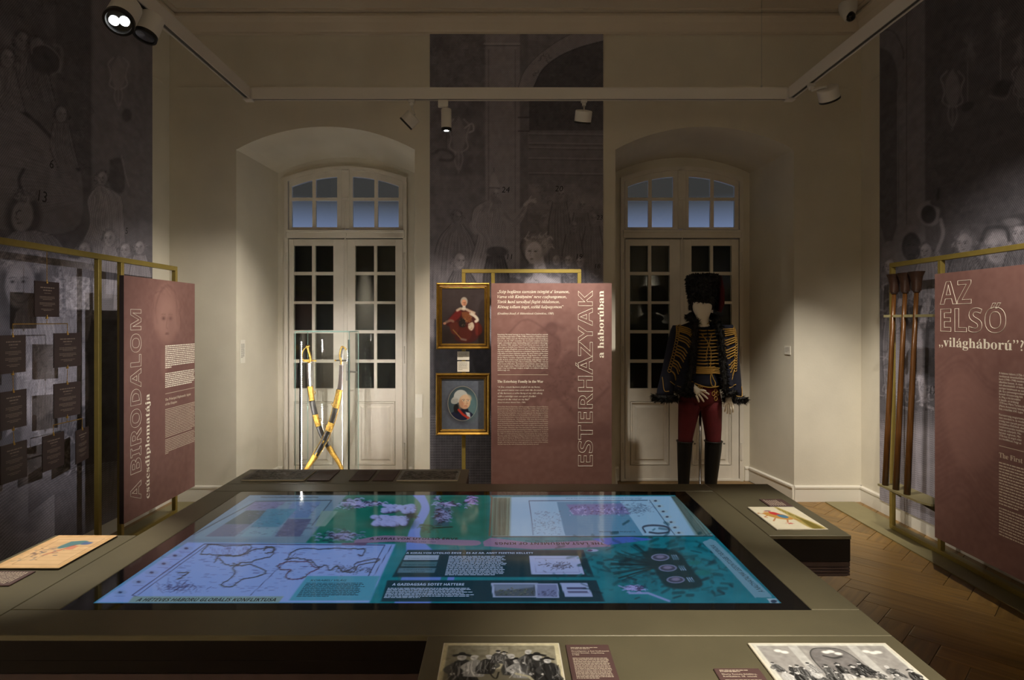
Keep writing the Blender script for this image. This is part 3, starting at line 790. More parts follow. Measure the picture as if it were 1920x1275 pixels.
D.poly([(921, 1093), (1008, 1093), (1010, 1120), (924, 1120)], c255(150, 170, 215)); D.poly([(926, 1096), (1003, 1096), (1004, 1118), (928, 1118)], c255(70, 86, 104)); D.poly([(926, 1096), (1003, 1096), (1000, 1101), (960, 1106), (928, 1108)], c255(110, 130, 165), .9, 3)
for k in range(60):
    x = random.uniform(930, 1000); y = random.uniform(1104, 1116); D.line([(x, y), (x+random.uniform(-4, 4), y+random.uniform(-2, 2))], 1.4, random.choice([(.5, .5, .45), (.15, .2, .16), (.35, .42, .35)]), .7)
D.poly([(1005, 1094), (1046, 1094), (1049, 1121), (1005, 1121)], c255(150, 170, 220)); D.poly([(1007, 1096), (1044, 1096), (1046, 1119), (1007, 1119)], c255(112, 128, 178))
for k in range(30):
    x = random.uniform(1008, 1044); y = random.uniform(1107, 1118); D.line([(x, y), (x+random.uniform(-4, 4), y+random.uniform(-2, 2))], 1.4, (.22, .24, .36), .6)
D.poly([(1050, 1093), (1100, 1093), (1112, 1119), (1060, 1119)], c255(150, 172, 225)); D.poly([(1062, 1101), (1098, 1101), (1101, 1105), (1064, 1105)], c255(70, 78, 120)); D.poly([(1064, 1108), (1101, 1108), (1104, 1112), (1066, 1112)], c255(90, 98, 140))
# ribbons with the titles
D.poly(spl([(664, 1013), (720, 1004), (790, 1008), (860, 1012), (898, 1014), (893, 1023), (820, 1021), (740, 1016), (664, 1020)], 3), c255(128, 112, 150), .98)
D.poly([(640, 1018), (690, 1017), (685, 1023), (642, 1022)], c255(92, 82, 120)); D.poly([(905, 1016), (920, 1008), (1000, 1018), (1140, 1012), (1146, 1025), (1000, 1030), (908, 1024)], c255(128, 110, 152), .98)
D.poly([(1110, 1010), (1180, 1006), (1230, 1011), (1140, 1022)], c255(70, 100, 200), .9)
# top right page: book with a coat of text
D.poly([(924, 932), (1262, 930), (1336, 1004), (924, 1006)], c255(140, 184, 222), soft=2)
D.poly([(922, 932), (958, 932), (956, 1006), (921, 1006)], c255(96, 124, 108), .9, 5); D.poly([(1258, 930), (1275, 930), (1338, 1003), (1305, 1005)], c255(104, 132, 130), .85, 5)
for k in range(60):
    x = random.uniform(926, 955); D.line([(x, 934), (x-2, 1004)], 1.0, (.2, .27, .24), random.uniform(.15, .5)); t = random.random(); D.line([(1258+t*14, 931), (1308+t*24, 1003)], 1.0, (.25, .33, .33), random.uniform(.1, .4))
D.line([(918, 926), (922, 934), (918, 1004)], 3, c255(120, 85, 70), .8); D.line([(922, 1006.5), (1336, 1005)], 1.6, (.2, .16, .16), .8)
D.line([(1214, 938), (992, 939), (1000, 1003)], 1.4, (.2, .3, .42), .9); D.line([(1218, 938), (1265, 1003)], 1.4, (.2, .3, .42), .9)
D.poly([(1044, 941), (1162, 940), (1206, 1004), (1060, 1004)], c255(82, 138, 178))
D.poly([(1062, 946), (1166, 944), (1182, 964), (1076, 966)], c255(104, 112, 170), .95, 3)
for k in range(170):
    x = random.uniform(1068, 1178); y = random.gauss(957, 4.5); D.line([(x, y), (x+random.uniform(-3, 3), y+random.uniform(-2, 2))], 1.6, random.choice([(.7, .7, .95), (.25, .22, .4), (.45, .45, .7)]), .7)
for k in range(150):
    x = random.uniform(1000, 1052); y = random.uniform(958, 1002); D.line([(x, y), (x+random.uniform(-3, 3), y+random.uniform(-1.5, 1.5))], 1.1, (.35, .42, .52), .5)
    x = random.gauss(1195, 16); y = random.gauss(953, 6); D.line([(x, y), (x+random.uniform(-5, 5), y+random.uniform(-2, 2))], 1.1, (.3, .38, .5), .5)
D.line(spl([(1210, 998), (1206, 988), (1225, 985), (1250, 988), (1254, 997), (1235, 1000), (1218, 998)], 5), 3.5, (.12, .15, .22), .7)
for k in range(7):
    px, py = 1229 + k*7.3, 939 + k*10; D.ell(px, py, 9, 3, c255(150, 180, 200), .7, .3); D.ell(px, py, 3, 1.6, (.2, .22, .3), .8, .4)
for yy in np.linspace(970, 1002, 8): D.line([(1085+ (yy-970)*.4, yy), (1180+(yy-970)*.55, yy)], 1.0, (.4, .6, .75), .35)
# bottom right: dark trophy of arms with three medallions, cavalryman, tab
for k in range(420):
    x = random.gauss(1265, 78); y = random.gauss(1062, 30)
    if x < 1370 and y < 1122: D.line([(x, y), (x+random.uniform(-22, 22), y+random.uniform(-8, 8))], random.uniform(1.5, 6), random.choice([(.03, .20, .25), (.04, .27, .32), (.03, .15, .20), (.08, .42, .48)]), random.uniform(.25, .7), 2)
for k in range(26):
    a = random.uniform(2.4, 4.2); D.line([(1240, 1060), (1240+95*math.cos(a), 1060+45*math.sin(a))], 2, (.02, .16, .2), .55)
D.poly(spl([(1204, 1036), (1230, 1028), (1270, 1034), (1292, 1060), (1318, 1094), (1295, 1104), (1250, 1100), (1228, 1070), (1204, 1040)], 4), (.05, .20, .24), .95, 4)
for x, y in ((1238, 1045), (1252, 1065), (1267, 1087)):
    D.ell(x, y, 17, 6.5, (.55, .58, .78), .9, .12); D.ell(x, y, 14.5, 5.2, (.22, .26, .36), .95, .15); D.ell(x, y-1, 8, 3, (.5, .5, .66), .8, .5)
    for q in range(3): D.line([(x+21+q*4, y-4), (x+26+q*4, y+4)], 1.5, (.55, .68, .85), .9)
D.ell(1302, 1055, 12, 4.5, (.06, .44, .46), .8, .3); D.ell(1318, 1074, 15, 5.5, (.06, .44, .46), .8, .3)
blob(1190, 1103, 18, 5, 22, 21, (.62, .66, .95), (.2, .2, .36)); D.line([(1180, 1112), (1215, 1112), (1255, 1127)], 4, (.6, .62, .9), .8, 2); D.line([(1160, 1098), (1180, 1106)], 2, (.6, .62, .9), .8)
D.poly(spl([(1318, 1016), (1326, 1013), (1342, 1014), (1395, 1068), (1446, 1116), (1440, 1120), (1418, 1120), (1412, 1117), (1362, 1062), (1318, 1018)], 2), c255(104, 150, 178), .97)
D.poly([(1438, 1122), (1455, 1122), (1462, 1131), (1444, 1131)], c255(150, 180, 205)); D.ell(1451, 1127.5, 6, 3, (.1, .2, .3), .9, .3)
D.ell(1111, 1032, 11, 2.6, c255(140, 160, 210), .95, .3); D.ell(1106, 1032, 5, 1.8, (.15, .15, .35), .9, .3)
# the picture fades to black at the rim of the panel
D.build('display', M_SCREEN, screen)

def em(name, c, s=.52): return mat(name, (.01, .01, .012), .1, emit=lin(c), estr=s)
M_SCRW, M_SCRD, M_SCRG = em('screen_letter_light', (.68, .78, .95)), em('screen_letter_dark', (.06, .07, .09)), em('screen_letter_grey', (.42, .56, .72))
def table_type(R, U): return Type(R, U, (0, 0, 1), .0002)
ZS0 = TZ-.0014
def tline(ty, txt, pL, pR, h, st='sansb', **k):
    a, b = T(*pL, z=ZS0), T(*pR, z=ZS0); ty.line(txt, a, h, (b-a).length, st, **k)
ty = table_type((1, 0, 0), (0, 1, 0))
tline(ty, 'A KIRÁLYOK UTOLSÓ ÉRVE – ÉS AZ ÁR, AMIT FIZETNI KELLETT', (761, 1038.5), (1000, 1038.5), .014)
tline(ty, 'A GAZDAGSÁG SÖTÉT HÁTTERE', (735, 1098), (870, 1098), .016)
a = T(842, 1043.5, ZS0); ty.bars(a, .185, .0042, 16, .0098, .8, seed=3, ragged=.12)
a = T(727, 1103.5, ZS0); ty.bars(a, .245, .0038, 8, .0085, .4, seed=4, ragged=.12)
ty.build('lettering', M_SCRW, screen)
ty = table_type((1, 0, 0), (0, 1, 0))
tline(ty, 'A HÉTÉVES HÁBORÚ GLOBÁLIS KONFLIKTUSA', (254, 1127.5), (516, 1127.5), .020)
tline(ty, 'KORABELI VILÁG', (582, 1090), (648, 1090), .014, st='sans')
tline(ty, 'A KIRÁLYOK UTOLSÓ ÉRVE', (692, 1012), (858, 1014), .020)
tline(ty, 'A HÁBORÚ ELŐZMÉNYEI', (765, 1047.5), (817, 1047.5), .006, st='sans')
tline(ty, 'PÉNZÜGYI ÖSSZEOMLÁS', (757, 1059.5), (816, 1059.5), .006, st='sans')
tline(ty, 'A MAGYAR KIRÁLYSÁG', (756, 1069), (810, 1069), .006, st='sans'); tline(ty, 'TERHEI', (770, 1073), (796, 1073), .005, st='sans')
tline(ty, 'HÉTÉVES HÁBORÚ, 1756–1763', (722, 1017), (816, 1018), .009, st='sans')
a = T(574, 1094, ZS0); ty.bars(a, .175, .0035, 12, .0078, .5, seed=5, ragged=.1)
ty.build('lettering', M_SCRD, screen)
ty = table_type((-1, 0, 0), (0, -1, 0))
tline(ty, 'THE LAST ARGUMENT OF KINGS', (1131, 1017), (928, 1014), .022)
tline(ty, 'SEVEN YEARS’ WAR, 1756–1763', (1085, 1013.5), (985, 1013.5), .009, st='sans')
tline(ty, 'EURÓPAI ESEMÉNYEK', (1190, 996), (1122, 996), .012, st='sans'); tline(ty, 'EURÓPAI ESEMÉNYEK ÖSSZEFOGLALÁSA', (1202, 933.5), (1060, 933.5), .012, st='sans')
ty.build('lettering', M_SCRD, screen)
a, b = T(1434, 1110, ZS0), T(1336, 1019, ZS0)
d = (b-a).normalized(); ty = table_type(d, Vector((0, 0, 1)).cross(d))
ty.line('A NAGYHATALMAK LEGFONTOSABB TÁBORNOKAI', a, .018, (b-a).length*.96, 'sans'); ty.build('lettering', M_SCRD, screen)

# ------------------------------------------------------------------ boards lying on the table
def table_board(name, x0, x1, y0, y1, label, cat, paint=None, nx=150, ny=110, mt=M_EDGE, group=None, th=.006, edge=.0):
    t = tag(empty(name, ((x0+x1)/2, (y0+y1)/2, TZ)), label, cat, group)
    MB().box((x0, y0, TZ+.0003), (x1, y1, TZ+th), .0012).build('board', mt, t)
    if paint:
        c = Canvas((x0+edge, y0+edge, TZ+th+.0003), (1, 0, 0), (0, 1, 0), x1-x0-2*edge, y1-y0-2*edge, nx, ny, 'aspect')
        paint(c); c.build('print', M_PRINT, t)
    return t
def figure(c, x, y, s, coat=.2, face=.8, lean=0, r=None):
    """small engraved figure: s = height"""
    r = r or random
    tx = x + lean*s; wv = lambda: r.uniform(-.04, .04)*s
    c.poly(spl([(x-.20*s+wv(), y), (x-.23*s+wv(), y-.22*s), (tx-.20*s+wv(), y-.42*s), (tx-.13*s, y-.60*s), (tx-.04*s, y-.66*s), (tx+.05*s, y-.66*s), (tx+.14*s, y-.59*s), (tx+.21*s+wv(), y-.40*s), (x+.20*s+wv(), y-.2*s), (x+.22*s+wv(), y), (x, y+.02*s), (x-.20*s, y)], 3), (coat,)*3, .95, s*.04)
    d = r.choice([-1, 1]); c.line(spl([(tx+d*.14*s, y-.52*s), (tx+d*.26*s, y-.36*s), (tx+d*.16*s, y-.24*s)], 4), s*.10, (min(1, coat+.12),)*3, .9, s*.03); c.ell(tx+d*.15*s, y-.23*s, .04*s, .035*s, (face,)*3, .9, .4)
    for k in range(16):
        a = x + r.uniform(-.2, .2)*s; c.line(spl([(a+lean*s*.8, y-r.uniform(.35, .6)*s), (a+wv(), y-.25*s), (a+r.uniform(-.1, .1)*s, y-r.uniform(0, .15)*s)], 3), s*.022, ((min(.9, coat+.4) if k % 2 else max(0, coat-.15)),)*3, .6, s*.02)
    hx = tx + lean*s*.3 + d*.03*s; c.ell(hx, y-.735*s, .078*s, .10*s, (face,)*3, 1, .3); c.ell(hx-d*.03*s, y-.72*s, .04*s, .08*s, (face*.7,)*3, .5, .6)
    hat = r.random()
    if hat < .5: c.line(spl([(hx-.13*s, y-.79*s), (hx, y-.83*s), (hx+.13*s, y-.79*s)], 3), s*.06, (.10,)*3, .9, s*.03); c.ell(hx, y-.85*s, .06*s, .05*s, (.12,)*3, .9, .3)
    else: c.ell(hx-d*.02*s, y-.79*s, .085*s, .065*s, (.82 if hat > .75 else .2,)*3, .9, .4)
    c.line([(hx+d*.02*s-.03*s, y-.745*s), (hx+d*.02*s+.04*s, y-.745*s)], s*.016, (.2,)*3, .7, s*.015)
def paint_council(c):
    H = c.h/c.w
    c.fill((.86, .83, .70)); c.poly([(.035, .04), (.965, .04), (.965, H-.05), (.035, H-.05)], (.60, .58, .50), 1, .01)
    c.poly([(.035, .04), (.36, .04), (.36, .42), (.035, .42)], (.50, .49, .43), .6, .03); c.poly([(.40, .06), (.56, .06), (.56, .26), (.40, .26)], (.70, .68, .60), .9, .01); c.noise(.10, 9, 2)
    c.poly([(.035, .44), (.965, .40), (.965, H-.05), (.035, H-.05)], (.42, .40, .34), .8, .05)
    for k in range(10): c.poly([(.06+k*.09, H-.06), (.12+k*.09, H-.06), (.13+k*.088, H-.12), (.075+k*.088, H-.12)], (.72, .70, .60), .6, .01)
    c.poly(spl([(.36, .36), (.46, .30), (.56, .33), (.58, .38), (.46, .41), (.36, .37)], 4), (.78, .76, .66), .95, .01)
    rr = random.Random(5)
    for x, y, s_, k, l in ((.18, .60, .50, .16, 0), (.28, .52, .38, .62, .0), (.37, .48, .34, .20, .05), (.47, .32, .24, .3, 0), (.53, .33, .22, .35, 0), (.60, .50, .38, .22, -.05), (.66, .54, .34, .60, -.05), (.74, .40, .34, .25, 0), (.82, .60, .50, .18, 0), (.90, .58, .40, .14, 0)): figure(c, x, y, s_, k, .85, l, rr)
    c.line([(.62, .48), (.72, .52), (.78, .62)], .025, (.75, .73, .62), .9, .01); c.line(spl([(.40, .40), (.42, .50), (.46, .55), (.48, .46)], 5), .014, (.15, .14, .12), .9, .008)
def paint_banquet(c):
    H = c.h/c.w
    c.fill((.84, .84, .80)); c.poly([(.03, .03), (.97, .03), (.97, H-.03), (.03, H-.03)], (.62, .61, .60), 1, .01)
    for x in (.26, .70): c.poly([(x, .03), (x+.07, .03), (x+.07, .45), (x, .45)], (.76, .76, .75), .9, .01)
    c.poly(spl([(.36, .45), (.36, .20), (.42, .08), (.52, .06), (.62, .08), (.67, .20), (.67, .45), (.36, .45)], 4), (.46, .45, .45), .9, .01); c.line(spl([(.36, .45), (.36, .20), (.42, .08), (.52, .06), (.62, .08), (.67, .20), (.67, .45)], 4), .008, (.2, .2, .2), .8, .006)
    c.noise(.07, 8, 4)
    for x, y in ((.16, .10), (.20, .12), (.50, .12), (.54, .11), (.58, .14), (.80, .11), (.84, .13), (.88, .12)): c.ell(x, y, .028, .02, (.95, .95, .93), .95, .6)
    c.line(spl([(.46, .17), (.52, .20), (.58, .18)], 4), .02, (.2, .2, .2), .8, .01)
    rr = random.Random(9)
    for k in range(60):
        x = .05 + .9*rr.random(); y = .36 + .36*rr.random(); figure(c, x, y, rr.uniform(.10, .2), rr.choice([.15, .3, .55, .75]), .88, rr.uniform(-.1, .1), rr)
    c.poly(spl([(.40, .50), (.60, .44), (.75, .50), (.60, .62), (.42, .58), (.40, .50)], 4), (.75, .74, .70), .6, .02)
def paint_hussar(c):                           # coloured drawing of a rider, seen lying sideways
    H = c.h/c.w
    c.fill((.93, .90, .80)); c.noise(.03, 20, 2)
    c.poly(spl([(.62, 0), (.72, .35), (.80, .7), (.98, H-.02), (.70, H-.02), (.62, .9), (.60, .45), (.56, .0)], 4), (.70, .62, .30), .85, .05); c.poly(spl([(.74, .7), (.84, 1.0), (.92, H-.02), (.72, H-.02), (.74, .8)], 3), (.45, .40, .14), .8, .05)
    for k in range(30):
        t = random.random(); c.line([(.60+.3*t, .05+1.2*t), (.56+.34*t, .2+1.2*t)], .012, (.42, .36, .12), .4, .01)
    c.poly(spl([(.12, .46), (.25, .38), (.42, .44), (.56, .60), (.62, .82), (.50, .90), (.30, .82), (.16, .62), (.12, .46)], 4), (.80, .58, .26), .9, .03)
    c.poly(spl([(.30, .34), (.42, .40), (.46, .56), (.36, .60), (.28, .48), (.30, .34)], 4), (.82, .22, .24), .95, .02); c.poly(spl([(.38, .55), (.52, .58), (.56, .74), (.46, .80), (.38, .70), (.38, .55)], 4), (.30, .52, .68), .95, .02)
    for q in ([(.12, .5), (.02, .48), (.05, .44)], [(.16, .62), (.06, .72), (.10, .76)], [(.25, .8), (.14, .98)], [(.46, .9), (.40, 1.05)], [(.62, .86), (.70, .98)]): c.line(q, .03, (.72, .42, .22), .8, .02)
    c.ell(.22, .36, .035, .05, (.90, .70, .58), .9, .4); c.ell(.30, .30, .07, .035, (.45, .25, .30), .8, .4)
    for k in range(14): c.line([(.35+random.uniform(-.05, .1), 1.12+random.uniform(-.06, .06)), (.42+random.uniform(-.05, .1), 1.14)], .012, (.80, .25, .22), .6, .01)
def paint_arms(c):                             # tawny sheet with a blue and red map, left wing
    H = c.h/c.w
    c.fill((.86, .70, .50)); c.noise(.06, 16, 6); c.poly([(.1, .10), (.92, .10), (.92, H-.08), (.1, H-.08)], (.92, .78, .60), .7, .05)
    for k in range(26): y = random.uniform(.1, H-.1); c.line([(.1, y), (.95, y+random.uniform(-.02, .02))], .006, (.62, .38, .22), .4, .01)
    c.poly(spl([(.42, .30), (.62, .26), (.72, .34), (.60, .48), (.46, .62), (.38, .55), (.42, .30)], 4), (.28, .50, .55), .9, .03); c.poly(spl([(.66, .32), (.80, .34), (.78, .44), (.66, .44), (.66, .32)], 4), (.30, .40, .62), .9, .03)
    c.line([(.40, .90), (.52, .66), (.60, .46)], .03, (.70, .28, .22), .7, .02); c.poly(spl([(.55, .50), (.68, .52), (.66, .66), (.55, .64), (.55, .50)], 4), (.82, .42, .36), .6, .03)
    for k in range(46):
        x = random.gauss(.34, .12); y = random.gauss(H*.62, .16); c.line([(x, y), (x+random.uniform(-.06, .06), y+random.uniform(-.04, .04))], random.uniform(.01, .035), random.choice([(.25, .22, .34), (.55, .40, .30), (.42, .44, .52), (.72, .62, .48)]), .6, .02)
    c.line([(.15, .22), (.88, .16), (.90, H-.12), (.2, H-.14), (.15, .22)], .008, (.45, .28, .18), .6, .008)
    for k in range(8): c.ell(random.uniform(.7, .88), random.uniform(.55, .9), .03, .02, (.93, .80, .62), .7, .6)
def paint_dark(seed, border):
    def f(c):
        H = c.h/c.w
        c.fill((border,)*3); c.poly([(.05, .05), (.95, .05), (.95, H-.05), (.05, H-.05)], (.42, .40, .38), 1, .01)
        rr = random.Random(seed)
        for k in range(160):
            x, y = rr.uniform(.07, .93), rr.uniform(.07, H-.07); c.line(spl([(x, y), (x+rr.uniform(-.08, .08), y+rr.uniform(-.06, .06)), (x+rr.uniform(-.1, .1), y+rr.uniform(-.08, .08))], 3), rr.uniform(.008, .02), (rr.choice([.12, .18, .55, .62]),)*3, .7, .01)
    return f
def turned(fn):                                # the picture is set for a reader on the right-hand side
    return fn
table_board('picture_board', -.137, .1295, 1.262, 1.4556, 'printed engraving of men round a table on the near wing', 'print', paint_council, 200, 150, edge=.003)
table_board('picture_board', .566, .8845, 1.235, 1.4556, 'printed engraving of a crowded hall, nearest the camera', 'print', paint_banquet, 220, 150, edge=.005)
table_board('picture_board', .98, 1.165, 2.252, 2.521, 'cream sheet with a coloured prancing rider on the right wing', 'print', paint_hussar, 130, 170, edge=.002)
table_board('picture_board', -1.542, -1.337, 1.895, 2.185, 'tawny coloured sheet with blue patches on the left wing', 'print', paint_arms, 130, 170, mt=mat('dark_board_edge', (.05, .03, .02), .6))
table_board('picture_board', -1.228, -.933, 2.95, 3.15, 'dark engraving board at the left end of the far wing', 'print', paint_dark(3, .50), 130, 90)
table_board('picture_board', -.499, -.212, 2.942, 3.135, 'pale bordered engraving board at the right end of the far wing', 'print', paint_dark(4, .62), 130, 90)
def caption(x0, x1, y0, y1, label, R=(1, 0, 0), U=(0, 1, 0), head=None, rows=8, h=.0035, dim=False, seed=1):
    t = tag(empty('caption_plate', ((x0+x1)/2, (y0+y1)/2, TZ)), label, 'caption plate')
    MB().box((x0, y0, TZ+.0003), (x1, y1, TZ+.004), .0012).build('plate', M_CAPTION, t)
    R, U = Vector(R), Vector(U); c = Vector(((x0+x1)/2, (y0+y1)/2, TZ+.004))
    w = abs(R.x)*(x1-x0) + abs(R.y)*(y1-y0); hh = abs(U.x)*(x1-x0) + abs(U.y)*(y1-y0)
    ty = Type(R, U, (0, 0, 1), .0004); top = c - R*w*.40 + U*hh*.40
    if head:
        ty.bars(top, w*.62, .0024, 2, .005, .7, seed=seed); y = .016
        for ln in head: ty.line(ln, top - U*y, .0052, None, 'serifb'); y += .0082
        ty.bars(top - U*(y+.004), w*.8, .0022, rows, .0052, .6, seed=seed+1)
    else:
        ty.bars(top - U*.004, w*.8, h, rows, h*2.3, .6, seed=seed, ragged=.2)
    ty.build('lettering', M_LETTERDIM if not dim else M_PLAQUETEXT, t)
caption(.1443, .243, 1.29, 1.452, 'plum caption plate between the two engravings of the near wing', head=['Beszélgetés a hat badvezető', 'asztal között, Augsburg,', '1780'], rows=16)
caption(.452, .550, 1.25, 1.353, 'plum caption plate half out of the picture beside the crowded hall print', head=['Mária Terézia felállítva,', 'Karikatúra, 18. század'], rows=6)
caption(1.075, 1.17, 2.535, 2.64, 'plum caption plate behind the rider print on the right wing', R=(0, 1, 0), U=(-1, 0, 0), rows=7, h=.0042, seed=4)
caption(-1.54, -1.395, 1.777, 1.88, 'plum caption plate in front of the tawny sheet', R=(0, -1, 0), U=(1, 0, 0), rows=11, h=.0038, seed=5)
caption(-.92, -.815, 2.95, 3.15, 'dark caption plate right beside the dark engraving board', rows=9, dim=True, seed=6)
caption(-.723, -.630, 2.95, 3.15, 'dark caption plate in the middle of the far wing', rows=9, dim=True, seed=7)
caption(-.613, -.515, 2.95, 3.15, 'dark caption plate left of the pale bordered engraving board', rows=9, dim=True, seed=8)
# ------------------------------------------------------------------ the three large murals (canvases hung on the walls)
def face(c, x, y, s, tone=.62, dark=.16, turn=0, hair=None, hat=None):
    """engraved head about s px high; turn <0 looks left, >0 right"""
    r = random.Random(int(x*7+y))
    if hair:
        c.ell(x-turn*s*.06, y-s*.08, s*.42, s*.50, (hair,)*3, .85, .35)
        for k in range(26):
            t = r.uniform(2.6, 6.8); R = r.uniform(.34, .52)*s; a = (x + R*math.cos(t), y - s*.02 + R*1.05*math.sin(t)); c.line(spl([a, (a[0]+r.uniform(-.10, .10)*s, a[1]+.08*s), (a[0]+r.uniform(-.14, .14)*s, a[1]+.16*s)], 3), s*.035, (r.choice([max(0, hair-.14), hair+.16]),)*3, .6, s*.03)
    c.ell(x, y, s*.30, s*.44, (tone,)*3, .95, .22)
    c.ell(x-turn*s*.13, y+s*.06, s*.17, s*.34, (tone*.70,)*3, .55, .8); c.ell(x+turn*s*.10, y-s*.2, s*.14, s*.12, (min(1, tone*1.25),)*3, .5, .8)
    ex = turn*s*.07
    for d in (-1, 1):
        e0 = x + ex + d*s*.125
        c.ell(e0, y-s*.045, s*.075, s*.045, (tone*.62,)*3, .6, .7); c.ell(e0+ex*.3, y-s*.045, s*.035, s*.030, (dark,)*3, .9, .5); c.line(spl([(e0-s*.08, y-s*.115), (e0, y-s*.145), (e0+s*.08, y-s*.12)], 3), s*.022, (dark*1.3,)*3, .6, s*.03)
    c.line([(x+ex*1.1, y-s*.06), (x+ex*1.8, y+s*.09), (x+ex*1.1, y+s*.115)], s*.022, (tone*.5,)*3, .7, s*.03); c.ell(x+ex*1.4, y+s*.12, s*.06, s*.03, (tone*.6,)*3, .5, .8)
    c.line(spl([(x+ex-s*.075, y+s*.215), (x+ex, y+s*.205), (x+ex+s*.075, y+s*.215)], 3), s*.026, (dark*1.2,)*3, .75, s*.03); c.ell(x+ex, y+s*.27, s*.05, s*.025, (tone*.7,)*3, .5, .8)
    c.line(spl([(x-s*.28, y+s*.05), (x-s*.22, y+s*.28), (x, y+s*.43), (x+s*.22, y+s*.28), (x+s*.28, y+s*.05)], 4), s*.02, (dark*1.2,)*3, .45, s*.03)
def robe(c, L, R_, tone, n=12, seed=0, w=2.2, a=.55):
    pts = list(spl(L, 4)) + list(reversed(spl(R_, 4)))
    c.poly(pts, (tone,)*3, .92, 2); [c.line(spl(q, 4), 1.5, (max(0, tone-.28),)*3, .6, 1.2) for q in (L, R_)]
    c.folds(L, R_, n, (min(1, tone+.22),)*3, (max(0, tone-.22),)*3, w, a, seed)
def scribble(c, x0, x1, y0, y1, n, lo, hi, w=1.5, L=10, seed=0, a=.4):
    r = random.Random(seed)
    for k in range(n):
        x, y = r.uniform(x0, x1), r.uniform(y0, y1); t = r.uniform(0, 6.28)
        c.line(spl([(x, y), (x+L*.5*math.cos(t), y+L*.5*math.sin(t)), (x+L*math.cos(t+.8), y+L*math.sin(t+.8))], 3), w*r.uniform(.6, 1.5), (r.choice([lo, hi]),)*3, a, 1.2)
def sconce(c, x, y, s, tone=.55):
    c.poly(spl([(x, y-s*.9), (x+s*.22, y-s*.5), (x+s*.26, y), (x+s*.12, y+s*.45), (x-s*.12, y+s*.45), (x-s*.26, y), (x-s*.22, y-s*.5), (x, y-s*.9)], 4), (tone,)*3, .8, 3)
    for d in (-1, 1):
        c.line(spl([(x+d*s*.2, y-s*.8), (x+d*s*.42, y-s*.55), (x+d*s*.34, y-s*.3), (x+d*s*.30, y), (x+d*s*.36, y+s*.3), (x+d*s*.1, y+s*.5)], 5), s*.06, (tone*1.25,)*3, .7, 2)
        c.line(spl([(x+d*s*.12, y+s*.45), (x+d*s*.16, y+s*.8), (x+d*s*.05, y+s*1.15)], 4), s*.06, (tone*1.2,)*3, .6, 2)
    c.line([(x, y+s*.4), (x, y+s*1.3)], s*.06, (tone*1.1,)*3, .6, 2)
def mural(name, O, R, w, h, nx, ny, label, paint, nums, N, frame_th):
    t = tag(empty(name, Vector(O) + Vector(R)*w/2), label, 'mural')
    R = Vector(R); N = Vector(N); U = Vector((0, 0, 1))
    c = Canvas(Vector(O) + N*.001, R, U, w, h, nx, ny); paint(c)
    c.c = np.clip(np.array((.215, .212, .235)) + c.c * np.array((.74, .715, .76)), 0, 1); c.build('print', M_MURAL, t)
    MB().obox(Vector(O) + R*w/2 + U*h/2 - N*(frame_th/2), R, U, N, w/2, h/2, frame_th/2).build('backing_board', MATS['white_card'], t)
    ty = Type(R, U, N, .002)
    for txt, p, s_ in nums: ty.line(txt, p, s_, None, 'serifi', shear=.15)
    ty.build('lettering', M_INK, t)
YM = YB-.02
